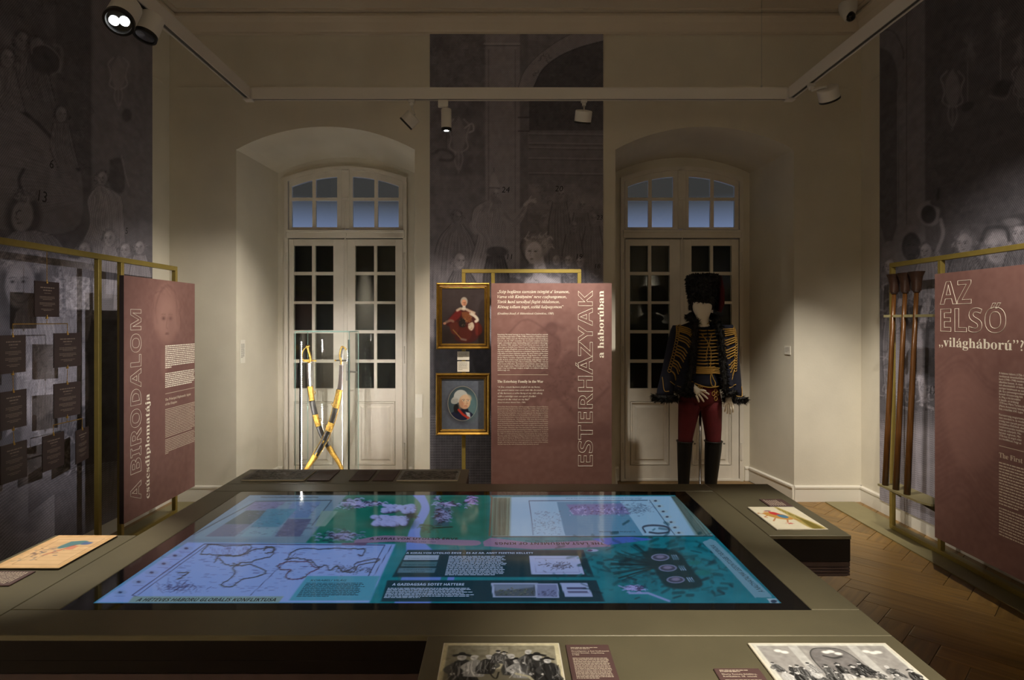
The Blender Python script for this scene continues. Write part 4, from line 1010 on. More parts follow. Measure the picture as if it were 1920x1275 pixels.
def paint_centre(c):
    c.fill((.40,)*3)
    c.poly([(800, 50), (908, 50), (908, 330), (800, 330)], (.34,)*3, .9, 6); c.noise(.10, 16, 1)
    c.poly([(910, 60), (975, 60), (975, 640), (910, 640)], (.52,)*3, .9, 3); c.line([(916, 94), (916, 600)], 2, (.34,)*3, .7); c.line([(966, 94), (966, 600)], 2, (.34,)*3, .7); c.line([(908, 82), (976, 82)], 2.5, (.66,)*3, .8); c.line([(908, 86), (976, 86)], 1.5, (.2,)*3, .8)
    c.poly([(975, 60), (990, 60), (990, 640), (975, 640)], (.34,)*3, .8, 2)
    arc1 = spl([(971, 165), (985, 130), (1020, 95), (1075, 62), (1135, 50)], 8); arc2 = spl([(1000, 165), (1018, 130), (1050, 105), (1090, 88), (1135, 76)], 8)
    c.poly(list(arc1) + list(reversed(arc2)), (.50,)*3, .9, 2); c.poly(list(arc2) + [(1135, 245), (992, 245), (992, 190)], (.20,)*3, .95, 2); c.line(arc2, 2, (.1,)*3, .8); c.line(arc1, 1.5, (.26,)*3, .8)
    scribble(c, 1000, 1130, 100, 245, 160, .12, .30, 1.2, 7, 4, .5)
    c.poly([(992, 245), (1135, 245), (1135, 345), (992, 345)], (.36,)*3, .9, 2)
    for y in (250, 268, 276, 296, 324): c.line([(992, y), (1135, y+2)], 1.8, (.56,)*3, .6); c.line([(992, y+3), (1135, y+5)], 1.5, (.18,)*3, .6)
    for y in (220, 246): c.line([(972, y), (992, y)], 2.5, (.14,)*3, .8)
    scribble(c, 815, 905, 70, 200, 120, .24, .46, 1.6, 12, 5, .35); scribble(c, 990, 1130, 340, 520, 200, .22, .50, 1.6, 10, 6, .35)
    c.line([(837, 235), (837, 283)], 2, (.2,)*3, .7); sconce(c, 860, 262, 48, .46); c.line(spl([(872, 240), (885, 232), (888, 244), (880, 248)], 6), 3, (.66,)*3, .8, 2)
    c.line(spl([(812, 288), (830, 280), (850, 290), (846, 300), (826, 300)], 5), 5, (.22,)*3, .8, 3)
    # small far figures on the right
    for x, y, s_ in ((1050, 365, 30), (1090, 385, 26), (1112, 410, 26), (1075, 425, 24)):
        robe(c, [(x-14, y+14), (x-22, y+60), (x-20, y+130)], [(x+12, y+14), (x+20, y+60), (x+24, y+130)], .36, 8, x, 2, .4); face(c, x, y, s_, .46, .2, 1)
    c.line(spl([(1062, 400), (1078, 380), (1076, 362)], 4), 5, (.46,)*3, .7, 3)
    # kneeling page left
    robe(c, [(846, 420), (822, 450), (812, 500), (812, 560)], [(868, 420), (886, 450), (892, 480), (880, 560)], .40, 12, 3); face(c, 858, 408, 26, .44, .2, 1, .26)
    # bishop with mitre, right arm out
    robe(c, [(912, 376), (888, 392), (884, 430), (896, 440), (880, 500), (876, 560)], [(938, 378), (950, 410), (946, 440), (958, 500), (962, 540), (964, 570)], .50, 18, 1, 2.4, .6)
    c.poly(spl([(938, 380), (960, 402), (986, 380), (990, 384), (982, 408), (966, 426), (944, 416), (938, 380)], 4), (.52,)*3, .9, 2); c.folds([(944, 392), (962, 412), (986, 384)], [(944, 410), (964, 424), (984, 400)], 6, (.68,)*3, (.26,)*3, 2, .6, 2)
    c.line(spl([(984, 384), (994, 376), (1003, 378)], 4), 6, (.66,)*3, .9, 2); c.line([(992, 374), (996, 368)], 2, (.66,)*3, .9); c.line([(998, 376), (1004, 372)], 2, (.66,)*3, .9)
    c.poly([(918, 350), (921, 330), (926, 322), (932, 332), (937, 352)], (.58,)*3, .95, 2); c.line([(918, 352), (937, 353)], 2, (.2,)*3, .7); c.line([(926, 322), (926, 315)], 2, (.4,)*3)
    face(c, 928, 364, 26, .54, .16, 1); c.ell(930, 376, 8, 7, (.40,)*3, .8, .5)
    c.poly(spl([(897, 400), (880, 420), (890, 440), (912, 430), (920, 400), (897, 400)], 4), (.54,)*3, .8, 3); c.folds([(893, 400), (884, 425), (900, 440)], [(915, 400), (915, 425), (905, 440)], 8, (.70,)*3, (.28,)*3, 1.8, .6, 4)
    # second row: man with hat, boy, lady with a plumed head
    c.ell(932, 472, 20, 10, (.22,)*3, .95, .3); robe(c, [(914, 480), (906, 520), (908, 570)], [(945, 480), (955, 520), (955, 570)], .22, 8, 7)
    face(c, 862, 490, 34, .62, .2, 1, .34); robe(c, [(850, 508), (836, 540), (830, 600)], [(880, 508), (896, 540), (900, 600)], .30, 10, 8); c.ell(812, 495, 14, 20, (.5,)*3, .7, .5)
    c.poly([(985, 520), (1050, 520), (1062, 640), (960, 640)], (.66,)*3, .9, 4)
    c.ell(1008, 462, 25, 20, (.60,)*3, .95, .3, -.3); scribble(c, 988, 1032, 442, 470, 60, .40, .74, 1.6, 8, 9, .6); c.ell(1000, 474, 15, 21, (.82,)*3, .97, .2, .2); c.poly([(1000, 488), (1018, 480), (1028, 520), (1050, 530), (985, 530), (1002, 510)], (.80,)*3, .95, 4)
    c.ell(1009, 479, 7, 12, (.62,)*3, .6, .8); c.ell(993, 470.5, 3.4, 1.6, (.25,)*3, .8, .6); c.ell(1004, 471, 3.2, 1.6, (.25,)*3, .8, .6); c.line(spl([(989.5, 467.5), (993, 466.2), (997, 467.5)], 3), .8, (.35,)*3, .7); c.line(spl([(1001, 467.5), (1005, 466.5), (1009, 468.5)], 3), .8, (.35,)*3, .7); c.line([(996, 471), (993.5, 479), (996, 480.5)], .9, (.42,)*3, .7); c.ell(997, 485.5, 3.6, 1.2, (.36,)*3, .8, .6); c.ell(998, 489.5, 4, 2, (.66,)*3, .5, .8)
    for k in range(8): c.line(spl([(980, 450), (976, 462), (982, 480), (990, 492)], 4), 3, (.24,)*3, .25, 2)
    for x, y in ((1043, 488), (1066, 489), (1088, 492)): face(c, x, y, 22, .62, .2, -1, .4)
    scribble(c, 960, 1130, 505, 640, 240, .30, .72, 1.6, 12, 10, .4); c.poly(spl([(930, 530), (960, 520), (985, 540), (975, 620), (930, 600), (930, 530)], 4), (.16,)*3, .8, 4)
    c.poly([(800, 640), (1140, 640), (1140, 1000), (800, 1000)], (.14,)*3, .92, 20)
    for y in range(780, 960, 5): c.line([(800, y), (1140, y)], 1.3, (.42,)*3, .6)
    for x in range(806, 1136, 5): c.line([(x, 780), (x, 960)], 1.0, (.36,)*3, .5)
    c.noise(.05, 5, 11, 2)
mural('mural_canvas', (P(806, 0, YM).x, YM, .03), (1, 0, 0), (1131-806)*YM/F, P(0, 64, YM).z-.03, 230, 560, 'tall mauve engraved mural between the two window niches', paint_centre,
      [('24', P(940, 361, YM), .05), ('20', P(1040, 359, YM), .05), ('11', P(948, 486, YM), .045), ('19', P(1078, 486, YM), .045), ('18', P(1113, 503, YM), .04), ('23', P(1118, 412, YM), .04)], (0, -1, 0), .018)
XLM = XL+.022
def UL(px, py, X=XLM): Y = X*F/(px-CX); return Vector((X, Y, HC-(py-CY)*Y/F))
def paint_left(c):
    c.fill((.26,)*3); c.noise(.08, 20, 2)
    c.poly([(172, -200), (290, -200), (290, 600), (172, 600)], (.38,)*3, .8, 4); c.line([(172, -200), (172, 330)], 2, (.5,)*3, .5)
    c.poly([(100, -200), (172, -200), (172, 330), (110, 330)], (.20,)*3, .85, 5); scribble(c, 0, 170, 0, 330, 260, .10, .34, 1.6, 14, 1, .4)
    # draped canopy
    c.poly(spl([(-400, -60), (0, 190), (60, 225), (120, 285), (150, 315), (150, 420), (80, 440), (0, 430), (-400, 430)], 4), (.34,)*3, .9, 3); c.folds([(0, 200), (80, 250), (145, 318)], [(0, 420), (80, 400), (148, 380)], 26, (.46,)*3, (.20,)*3, 1.8, .55, 3); c.line(spl([(0, 185), (60, 222), (120, 285), (148, 318)], 6), 7, (.08,)*3, .85, 3)
    # bearded heads and hats of the upper crowd
    for x, y, s_, tn in ((42, 78, 40, .34), (14, 110, 40, .36), (70, 90, 44, .32), (115, 215, 34, .36)):
        robe(c, [(x-16, y+16), (x-22, y+60), (x-6, y+100)], [(x+14, y+16), (x+24, y+60), (x+34, y+100)], tn-.05, 10, x, 2, .5); face(c, x, y, s_, tn+.05, .08, 1, .14)
    c.ell(85, 112, 32, 26, (.12,)*3, .9, .3, .5); c.line(spl([(60, 100), (62, 88), (85, 84), (110, 105), (112, 130), (98, 140)], 5), 3, (.42,)*3, .7, 2); c.line(spl([(102, 84), (115, 90), (116, 115), (112, 135)], 5), 6, (.40,)*3, .6, 3)
    # plaster sconce on the pilaster, statue below
    sconce(c, 222, 145, 46, .46); c.ell(238, 216, 9, 12, (.14,)*3, .7, .4); c.ell(245, 110, 16, 24, (.44,)*3, .5, .8)
    # robed figure
    robe(c, [(182, 348), (164, 375), (168, 420), (150, 470), (150, 560)], [(196, 348), (226, 368), (232, 420), (236, 470), (240, 560)], .46, 20, 12, 2, .6); face(c, 192, 335, 30, .50, .12, -1, .24); c.poly(spl([(206, 300), (226, 298), (234, 340), (228, 362), (206, 350), (206, 300)], 4), (.18,)*3, .8, 4)
    c.line(spl([(228, 292), (236, 330), (242, 350)], 4), 2.5, (.5,)*3, .7)
    # boy with plumed turban, profile
    c.ell(44, 405, 34, 44, (.12,)*3, .9, .3); c.ell(42, 405, 20, 30, (.42,)*3, .95, .2, .15); c.line([(33, 396), (40, 394)], 2, (.06,)*3, .9); c.line([(31, 398), (29, 408), (33, 411)], 2, (.08,)*3, .8); c.line([(33, 418), (40, 418)], 2, (.06,)*3, .8); c.ell(48, 366, 22, 14, (.30,)*3, .9, .3); scribble(c, 28, 70, 352, 380, 40, .14, .46, 2, 9, 7, .6); c.line(spl([(38, 352), (36, 335), (44, 318)], 4), 6, (.10,)*3, .9, 3)
    robe(c, [(24, 435), (-20, 470), (-60, 560)], [(70, 432), (110, 450), (150, 520)], .36, 16, 21, 2, .6)
    for x, y, s_ in ((158, 470, 34), (205, 448, 34), (235, 470, 30), (262, 465, 28), (120, 510, 34)):
        robe(c, [(x-12, y+14), (x-20, y+50), (x-24, y+110)], [(x+12, y+14), (x+22, y+50), (x+26, y+110)], .50, 10, x, 2, .6); face(c, x, y, s_, .60, .14, -1, .34)
    # large turbaned head and bright garments below the rail
    c.ell(40, 545, 44, 74, (.16,)*3, .85, .3); c.ell(40, 490, 50, 26, (.46,)*3, .9, .4); scribble(c, 0, 90, 470, 505, 60, .24, .66, 3, 12, 31, .5); c.ell(38, 535, 28, 44, (.52,)*3, .95, .2); face(c, 38, 532, 84, .54, .06, -.6)
    robe(c, [(30, 585), (20, 640), (30, 720), (10, 820)], [(110, 520), (150, 560), (162, 620), (160, 700)], .52, 22, 40, 3, .55)
    robe(c, [(110, 480), (120, 540), (118, 600)], [(165, 490), (175, 550), (165, 640)], .56, 14, 41, 2.4, .6); scribble(c, 100, 170, 520, 600, 140, .34, .78, 2.2, 12, 42, .5)
    c.poly(spl([(50, 690), (90, 650), (150, 640), (165, 700), (160, 760), (110, 760), (60, 800), (44, 760), (50, 690)], 4), (.66,)*3, .9, 5); c.folds([(60, 700), (50, 760), (60, 880)], [(160, 650), (150, 760), (120, 880)], 20, (.78,)*3, (.40,)*3, 3, .6, 43)
    c.poly(spl([(40, 800), (90, 790), (110, 860), (90, 940), (60, 930), (44, 870), (40, 800)], 4), (.50,)*3, .8, 5); scribble(c, 30, 160, 640, 900, 200, .36, .82, 2, 14, 44, .4)
    for x, y in ((125, 885), (148, 880)): c.line([(x-6, y), (x, y-6), (x+8, y-2), (x+2, y+6), (x-6, y)], 2, (.75,)*3, .9)
    c.poly([(-300, 905), (165, 890), (300, 860), (300, 1200), (-300, 1200)], (.34,)*3, .9, 6)
    for k in range(60):
        y = 895 + k*4; c.line([(-300, y+40), (300, y-40)], 1.6, (.62,)*3, .6); c.line([(-300, y-100), (300, y+120)], 1.0, (.14,)*3, .4)
    c.poly(spl([(30, 900), (80, 930), (70, 990), (20, 990), (0, 940), (30, 900)], 4), (.16,)*3, .35, 14); c.noise(.05, 5, 12, 2)
mural('mural_canvas', (XLM, 1.8, .10), (0, 1, 0), 5.04-1.8, 3.86-.10, 300, 500, 'dark engraved mural covering the wall behind the hanging plaques', paint_left, [('6', UL(91, 314), .06), ('13', UL(66, 375), .07), ('5', UL(234, 438), .05)], (1, 0, 0), .018)
XRM = XR-.022
def UR(px, py, X=XRM): Y = X*F/(px-CX); return Vector((X, Y, HC-(py-CY)*Y/F))
def paint_right(c):
    c.fill((.24,)*3); c.noise(.06, 18, 3)
    c.poly([(1650, -100), (1735, -100), (1735, 700), (1650, 700)], (.36,)*3, .9, 4); c.poly(spl([(1650, 90), (1668, 98), (1681, 130), (1683, 170), (1683, 420), (1650, 420), (1650, 90)], 3), (.20,)*3, .9, 3); c.line(spl([(1650, 55), (1676, 60), (1692, 90), (1694, 110)], 5), 2, (.16,)*3, .8); c.line([(1700, 0), (1700, 420)], 1.6, (.18,)*3, .7); c.line([(1683, 170), (1683, 420)], 2, (.5,)*3, .5)
    c.poly([(1735, -100), (2400, -100), (2400, 420), (1735, 420)], (.19,)*3, .8, 4); scribble(c, 1735, 1925, -50, 420, 260, .12, .26, 1.4, 10, 2, .4)
    for x, y in ((1820, 85), (1875, 42), (1912, 90)):
        for k in range(30):
            t = random.uniform(0, 6.28); L = random.uniform(14, 32); c.line([(x, y), (x+L*.55*math.cos(t), y+L*math.sin(t))], 5, (.34,)*3, .35, 4)
    c.line([(1815, 115), (1814, 190)], 2.5, (.36,)*3, .7); c.line([(1876, 75), (1876, 150)], 2.5, (.36,)*3, .7)
    sconce(c, 1786, 175, 52, .38); c.ell(1814, 200, 13, 8, (.08,)*3, .8, .4, -.5); c.ell(1880, 165, 22, 14, (.08,)*3, .8, .4, -.4); c.line(spl([(1855, 180), (1885, 185), (1898, 160)], 5), 4, (.36,)*3, .6, 2); sconce(c, 1916, 160, 44, .36)
    scribble(c, 1740, 1925, 260, 470, 160, .16, .30, 2, 16, 4, .35)
    # crowd along the rail
    c.ell(1743, 400, 24, 24, (.42,)*3, .95, .15); c.ell(1741, 402, 14, 17, (.07,)*3, .95, .2); c.line(spl([(1748, 380), (1765, 390), (1764, 415)], 5), 8, (.16,)*3, .9, 3); c.line([(1758, 372), (1760, 355)], 6, (.10,)*3, .9, 3); c.line(spl([(1764, 412), (1768, 440), (1755, 475)], 5), 7, (.50,)*3, .85, 3)
    c.ell(1709, 463, 18, 27, (.11,)*3, .97, .15); c.ell(1709, 466, 12, 18, (.18,)*3, .6, .5); c.line([(1702, 460), (1707, 459)], 1.5, (.04,)*3); c.line([(1712, 459), (1717, 460)], 1.5, (.04,)*3); c.line([(1704, 478), (1714, 478)], 1.5, (.04,)*3)
    robe(c, [(1728, 478), (1712, 520), (1700, 640)], [(1760, 470), (1785, 520), (1790, 640)], .40, 12, 6); face(c, 1736, 472, 34, .52, .12, -1, .22)
    for x, y, s_, h_ in ((1808, 458, 46, .34), (1868, 468, 62, .50), (1914, 440, 50, .3), (1668, 500, 30, .3)):
        robe(c, [(x-20, y+20), (x-34, y+70), (x-36, y+200)], [(x+18, y+20), (x+40, y+70), (x+44, y+200)], .26, 14, x, 2.2, .6); face(c, x, y, s_, .54, .08, -1, h_)
    c.line(spl([(1840, 450), (1852, 428), (1885, 428), (1892, 450)], 5), 7, (.10,)*3, .85, 3); c.ell(1915, 412, 26, 12, (.10,)*3, .9, .4); c.ell(1898, 416, 16, 7, (.5,)*3, .6, .6)
    # below: coats, sleeves, boards
    for k in range(7):
        x = 1668 + k*16; robe(c, [(x, 560), (x-14, 640), (x-8, 760)], [(x+12, 560), (x+26, 640), (x+20, 770)], random.choice([.2, .34, .5, .16]), 10, k+60, 2.4, .6)
    scribble(c, 1655, 1755, 540, 760, 220, .12, .66, 2.2, 14, 8, .4); c.poly(spl([(1668, 650), (1700, 610), (1725, 620), (1730, 690), (1690, 720), (1668, 650)], 4), (.48,)*3, .8, 6); c.poly(spl([(1730, 620), (1760, 600), (1765, 700), (1735, 720), (1730, 620)], 4), (.12,)*3, .8, 5)
    c.poly([(1640, 800), (2000, 800), (2000, 1300), (1640, 1300)], (.58,)*3, .85, 25)
    for k in range(80):
        y = 775 + k*4; c.line([(1640, y-30), (2000, y+50)], 1.5, (.24,)*3, .5); c.line([(1640, y+14), (2000, y-50)], .9, (.78,)*3, .35)
    c.noise(.05, 5, 13, 2)
mural('mural_canvas', (XRM, 5.04, .10), (0, -1, 0), 5.04-1.8, 3.86-.10, 300, 500, 'dark engraved mural covering the wall behind the wooden poles', paint_right, [('17', UR(1741, 738), .06)], (-1, 0, 0), .018)

# ------------------------------------------------------------------ gold stands with plum text panels
def panel_paint(kind):
    def f(c):
        c.fill((.475, .345, .325)); c.noise(.02, 60, 4); c.noise(.025, 4, 5, 2)
        ink = (.36, .245, .235)
        def sketch(pts, w, a=.5, n=4): c.line(spl(pts, n), w, ink, a, w*1.2)
        if kind == 'rider':                    # faint horseman behind the text (0..1 across, y down to 1.69)
            c.poly(spl([(.22, .78), (.36, .66), (.55, .66), (.62, .58), (.70, .56), (.80, .66), (.84, .74), (.76, .76), (.70, .74), (.66, .88), (.56, .96), (.40, .96), (.28, 1.02), (.20, .92), (.22, .78)], 4), ink, .42, .03)
            for q in ([(.62, .92), (.74, .98), (.72, 1.08)], [(.56, .95), (.66, 1.06), (.74, 1.16)], [(.28, 1.0), (.20, 1.12), (.26, 1.24)], [(.36, .97), (.42, 1.1), (.36, 1.24)]): sketch(q, .03, .45)
            c.poly(spl([(.42, .66), (.40, .50), (.46, .42), (.56, .44), (.58, .56), (.52, .68), (.42, .66)], 4), ink, .40, .02); c.ell(.50, .38, .05, .055, ink, .5, .3); sketch([(.42, .40), (.50, .34), (.60, .38)], .03); sketch([(.57, .48), (.30, .30), (.12, .44)], .012, .5)
            for k in range(90): x, y = random.gauss(.55, .16), random.gauss(.8, .16); c.line([(x, y), (x+random.uniform(-.04, .04), y+random.uniform(-.03, .03))], .008, (.30, .2, .19), .35, .01)
            c.poly([(.0, 1.22), (1, 1.16), (1, 1.30), (0, 1.36)], ink, .35, .06); sketch([(.98, .86), (.84, 1.0), (.74, 1.06)], .02, .45)
        elif kind == 'head':                   # faint portrait head
            lt = (.585, .445, .415); X, Y = .56, .26
            c.ell(X+.01, Y-.03, .215, .235, (.53, .395, .37), .6, .4)
            for k in range(60):
                t = random.uniform(3.0, 6.5); R_ = random.uniform(.15, .22); c.line([(X+R_*math.cos(t), Y+R_*1.1*math.sin(t)), (X+R_*1.08*math.cos(t+.3), Y+R_*1.1*math.sin(t+.3)+.03)], .01, random.choice([lt, ink]), .35, .01)
            c.ell(X, Y, .18, .23, lt, .55, .35); c.ell(X, Y+.05, .12, .17, (.64, .50, .46), .45, .5); c.ell(X, .90, .34, .42, (.42, .29, .28), .45, .6)
            for d in (-.06, .06): c.ell(X+d*.85, Y+.035, .032, .018, ink, .4, .9); c.ell(X+d*.85, Y+.037, .014, .008, ink, .7, .6); c.line(spl([(X+d*.85-.03, Y+.008), (X+d*.85, Y), (X+d*.85+.03, Y+.008)], 3), .006, ink, .45, .008)
            c.line([(X+.004, Y+.03), (X-.014, Y+.105), (X+.004, Y+.115)], .008, ink, .4, .012); c.ell(X, Y+.155, .030, .009, ink, .55, .7); c.ell(X+.06, Y+.09, .05, .10, (.50, .37, .35), .45, .9); c.line(spl([(X-.14, Y+.07), (X-.16, Y-.05), (X-.08, Y-.18), (X+.02, Y-.22), (X+.13, Y-.15), (X+.15, Y+.07)], 5), .02, ink, .3, .02)
            for d in (-.15, .16): c.ell(X+d, Y+.06, .035, .07, lt, .4, .6)
            c.ell(X-.04, Y+.38, .05, .12, lt, .35, .6)
        else:
            for k in range(26):
                y = .62 + k*.035; c.line(spl([(.02, y), (.25, y-.12+.02*math.sin(k)), (.5, y+.05), (.9, y-.04)], 5), .012, ink, .28, .02)
            c.poly(spl([(.10, .66), (.26, .60), (.44, .72), (.56, .80), (.50, 1.10), (.22, 1.2), (.08, .9), (.10, .66)], 4), (.54, .40, .375), .55, .06)
    return f
def stand(label, loc): return tag(empty('display_stand', loc), label, 'display stand')
def make_panel(parent, O, R, N, w, h, th, kind, nx=110, ny=190):
    """O = lower left corner of the printed face"""
    O, R, N = Vector(O), Vector(R), Vector(N); U = Vector((0, 0, 1))
    b = MB().obox(O + R*w/2 + U*h/2 - N*th/2, R, U, N, w/2, h/2, th/2).build('panel', mat('panel_core_' + kind, (.03, .02, .02), .6), parent)
    c = Canvas(O + N*.0008, R, U, w, h, nx, ny, 'aspect'); panel_paint(kind)(c)
    c.build('panel_print', M_PANELPRINT, b)
    return b
gx = .034
# --- centre stand
CYF = 5.06                                      # plane of the gold frame
st_c = stand('gold frame stand with plum panel headed by vertical lettering, below the mural', (.1, CYF, 0))
rail_z = HC + 97*CYF/F
def post(parent, x, y, z0, z1, w=.03, d=.03): return MB().box((x-w/2, y-d/2, z0), (x+w/2, y+d/2, z1), .0015).build('post', M_BRASSPAINT, parent)
xl, xm, xr = P(869.5, 0, CYF).x, P(924.5, 0, CYF).x, P(1086, 0, CYF).x
MB().box((xl-.015, CYF-.015, rail_z-.03), (xr+.015, CYF+.015, rail_z), .0015).build('rail', M_BRASSPAINT, st_c)
for x in (xl, xm, xr): post(st_c, x, CYF, .038, rail_z-.0305)
MB().box((xl-.015, CYF-.015, .008), (xr+.015, CYF+.015, .0375), .0015).build('rail', M_BRASSPAINT, st_c)
MB().box((xl-.12, CYF-.22, .0005), (xr+.15, CYF+.12, .0075), .001).build('floor_plate', M_PLATE, st_c)
CYP = 4.90
def PC(px, py): return P(px, py, CYP)
o_ = Vector((PC(921, 0).x, CYP, .235)); wC = (1147-921)*CYP/F; hC = PC(0, 531).z - .235
pan = make_panel(st_c, o_, (1, 0, 0), (0, -1, 0), wC, hC, .024, 'rider')
for x in (xm, xr):
    for z in (.55, 1.55): MB().box((x-.012, CYP+.0245, z-.012), (x+.012, CYF-.0155, z+.012)).build('bracket', M_BLACK, st_c)
cp = CYP/F
ty = Type((1, 0, 0), (0, 0, 1), (0, -1, 0), .0012)
for k, (tx, wpx) in enumerate([('„Szép bogláros szerszám tsörgött a’ lovamon,', 135), ('Varva vólt Királyném’ neve czafrangomon,', 130), ('Török hard tarsollyal fügött óldalomon,', 117), ('Kótsag tollam inget, szélül kalpagomon”', 124)]):
    ty.line(tx, PC(932.5, 549.5+k*9.45), .0235, wpx*cp, 'serifi')
ty.line('(Gvadányi József: A’ Háborúknak Gyümölcse, 1787)', PC(933, 589.5), .0155, 105*cp, 'serifi')
hu = ['Esterházy Pál Antal herceg és öccse, Miklós József gróf az osztrák', 'örökösödési háborúban (1740–1748) hasonlóan a hétéves háború-', 'ban (1756–1763) is harcolt. Pál Antal herceg ekkor már lovassági tá-', 'bornok volt. Az 1757. november 22-i boroszlói csatában kitüntette', 'magát, a következő évben feltehetőleg ezért nevezték ki tábornagy-', 'gyá. Amikor 1760. október 9-én Franz Moritz von Lacy császári al-', 'tábornagy és Gottlob Curt Heinrich von Tottleben orosz tábornok', 'egyesült seregei elfoglalták a porosz fővárost, Berlint, Pál Antal her-', 'ceg Lacy utasítására elpusztította a potsdami fegyvertárat. Azonban', 'még abban az évben szélütést kapott, így nem tudott többé részt', 'venni a küzdelmekben. Meg kell jegyezni, hogy Berlint 1757. október', '16-án Mária Terézia csapatai egy bátor, váratlan akcióban', 'Hadik András altábornagy parancsnoksága alatt egyszer már el-', 'foglalták. Pál Antal herceg a háború befejezése előtt, 1762. március', '18-án hunyt el Bécsben. Gyermeke nem született, ezért vagyona és', 'hercegi rangját öccse, Miklós József örökölte, aki a hétéves háború', 'elején még vezérőrnagyi rangban szolgált, és a háború végén már', 'altábornagy volt.']
for k, tx in enumerate(hu): ty.line(tx, PC(933, 628.4+k*3.92), .0108, (94.5 if k < 17 else 23)*cp, 'sans')
ty.line('The Esterházy Family in the War', PC(932.5, 717.5), .0205, 86*cp, 'serifb')
for k, (tx, wpx) in enumerate([('“A fine, ornate harness jingled on my horse,', 80), ('my queen’s name was sewn onto the decoration', 87), ('of the harness; a sabre hung at my side along', 84), ('with a cartridge case; an egret’s feather', 72), ('swayed in the wind on my hat”', 60)]):
    ty.line(tx, PC(933, 727+k*5.8), .0135, wpx*cp, 'serifi')
ty.line('(József Gvadányi: Martial Tales, 1787)', PC(933, 755.5), .010, 52*cp, 'serifi')
ty.build('lettering', M_LETTER, pan)
ty = Type((1, 0, 0), (0, 0, 1), (0, -1, 0), .0012)
ty.rule(PC(933, 703), 94.5*cp, .0028)
en = ['Prince Paul Anton Esterházy, and his younger brother, Count Nikolaus', 'Joseph Esterházy fought in the Seven Years’ War (1756–1763) as they had', 'previously in the War of the Austrian Succession (1740–1748). By this time', 'Prince Paul Anton held the rank of cavalry general. He distinguished him-', 'self at the Battle of Breslau on 22 November 1757 and it is likely, in recog-', 'nition of his performance there, that he was promoted to the rank of field', 'marshal the following year. On 9 October 1760, when the combined forc-', 'es of General Lieutenant Field Marshal Franz Moritz von Lacy and Russian', 'General Gottlob Curt Heinrich von Tottleben occupied the Prussian capital,', 'Berlin, Prince Paul Anton, acting under Lacy’s orders, destroyed the arse-', 'nal in Potsdam. However, later that same year he suffered a stroke, which', 'prevented him from further participating in military engagements. It should', 'be noted that Berlin had already been captured once before, on 16 Octo-', 'ber 1757, in a brief and daring operation conducted by the troops of Maria', 'Theresa under the command of Major General András Hadik. Prince Paul', 'Anton died in Vienna on 18 March 1762, before the conclusion of the war.', 'As he left no heirs, his titles and estate passed to his brother, Nikolaus', 'Joseph, who had served as a major general at the outset of the conflict', 'and had risen to the rank of lieutenant field marshal by its end.']
for k, tx in enumerate(en): ty.line(tx, PC(933, 763.6+k*3.9), .0098, (94.5 if k < 18 else 77)*cp, 'sans')
ty.build('lettering', M_LETTERDIM, pan)
ty = Type((0, 0, 1), (-1, 0, 0), (0, -1, 0), .0012)
ty.line('a háborúban', PC(1132, 671), .049, 126*cp, 'serifb'); ty.build('lettering', M_LETTER, pan)
ty = Type((0, 0, 1), (-1, 0, 0), (0, -1, 0), .0018)
ty.line('ESTERHÁZYAK', PC(1111, 874), .112, 329*cp, 'sansb', outline=.0085); ty.build('lettering', M_LETTER, pan)

# --- left stand
LX = -2.60; LRZ = HC + 2.60/6.01
st_l = stand('long gold frame stand on the left with plum panel and hanging plaques', (LX, 3.6, 0))
MB().box((LX-.015, 1.5, LRZ-.035), (LX+.015, 5.0, LRZ), .0015).build('rail', M_BRASSPAINT, st_l)
for y in (1.52, 4.04, 4.28, 4.985): MB().box((LX-.015, y-.016, .0385), (LX+.015, y+.016, LRZ-.0355), .0015).build('post', M_BRASSPAINT, st_l)
MB().box((LX-.015, 1.5, .0085), (LX+.015, 5.0, .038), .0015).build('rail', M_BRASSPAINT, st_l)
MB().box((LX-.16, 1.4, .0005), (LX+.07, 5.30, .008), .001).build('floor_plate', M_PLATE, st_l)
LPX = -2.40
def PL(px, py): Y = LPX*F/(px-CX); return Vector((LPX, Y, HC-(py-CY)*Y/F))
y0, y1 = PL(232, 0).y, PL(365, 0).y
zt, zb = 1.82, .245
pan = make_panel(st_l, (LPX, y0, zb), (0, 1, 0), (1, 0, 0), y1-y0, zt-zb, .028, 'head')
for y in (4.28, 4.985-.16):
    for z in (.5, 1.6): MB().box((LX+.0155, y-.012, z-.012), (LPX-.0285, y+.012, z+.012)).build('bracket', M_BLACK, st_l)
ty = Type((0, 0, 1), (0, -1, 0), (1, 0, 0), .0012)
a, b = PL(280, 933), PL(280, 738); ty.line('csúcsdiplomatája', a, .052, (b-a).length, 'serifb'); ty.build('lettering', M_LETTER, pan)
ty = Type((0, 0, 1), (0, -1, 0), (1, 0, 0), .0018)
a, b = PL(264, 935), PL(264, 580); ty.line('A BIRODALOM', a, .118, (b-a).length, 'sansb', outline=.0075); ty.build('lettering', M_LETTER, pan)
ty = Type((0, 1, 0), (0, 0, 1), (1, 0, 0), .0012)
pw = (PL(359, 0) - PL(309.5, 0)).length
a = PL(309.5, 650); ty.bars(a, pw, .0074, 12, .0140, .2, seed=11); a = PL(309.5, 702); ty.bars(a, pw, .0074, 8, .0136, .9, seed=12)
ty.build('lettering', M_LETTER, pan)
ty = Type((0, 1, 0), (0, 0, 1), (1, 0, 0), .0012)
ty.rule(PL(309.5, 739), pw, .003)
ty.line('The Principal Diplomatic Agent', PL(309.5, 752), .0185, pw*.86, 'serifb'); ty.line('of the Empire', PL(309.5, 760.5), .0185, pw*.38, 'serifb')
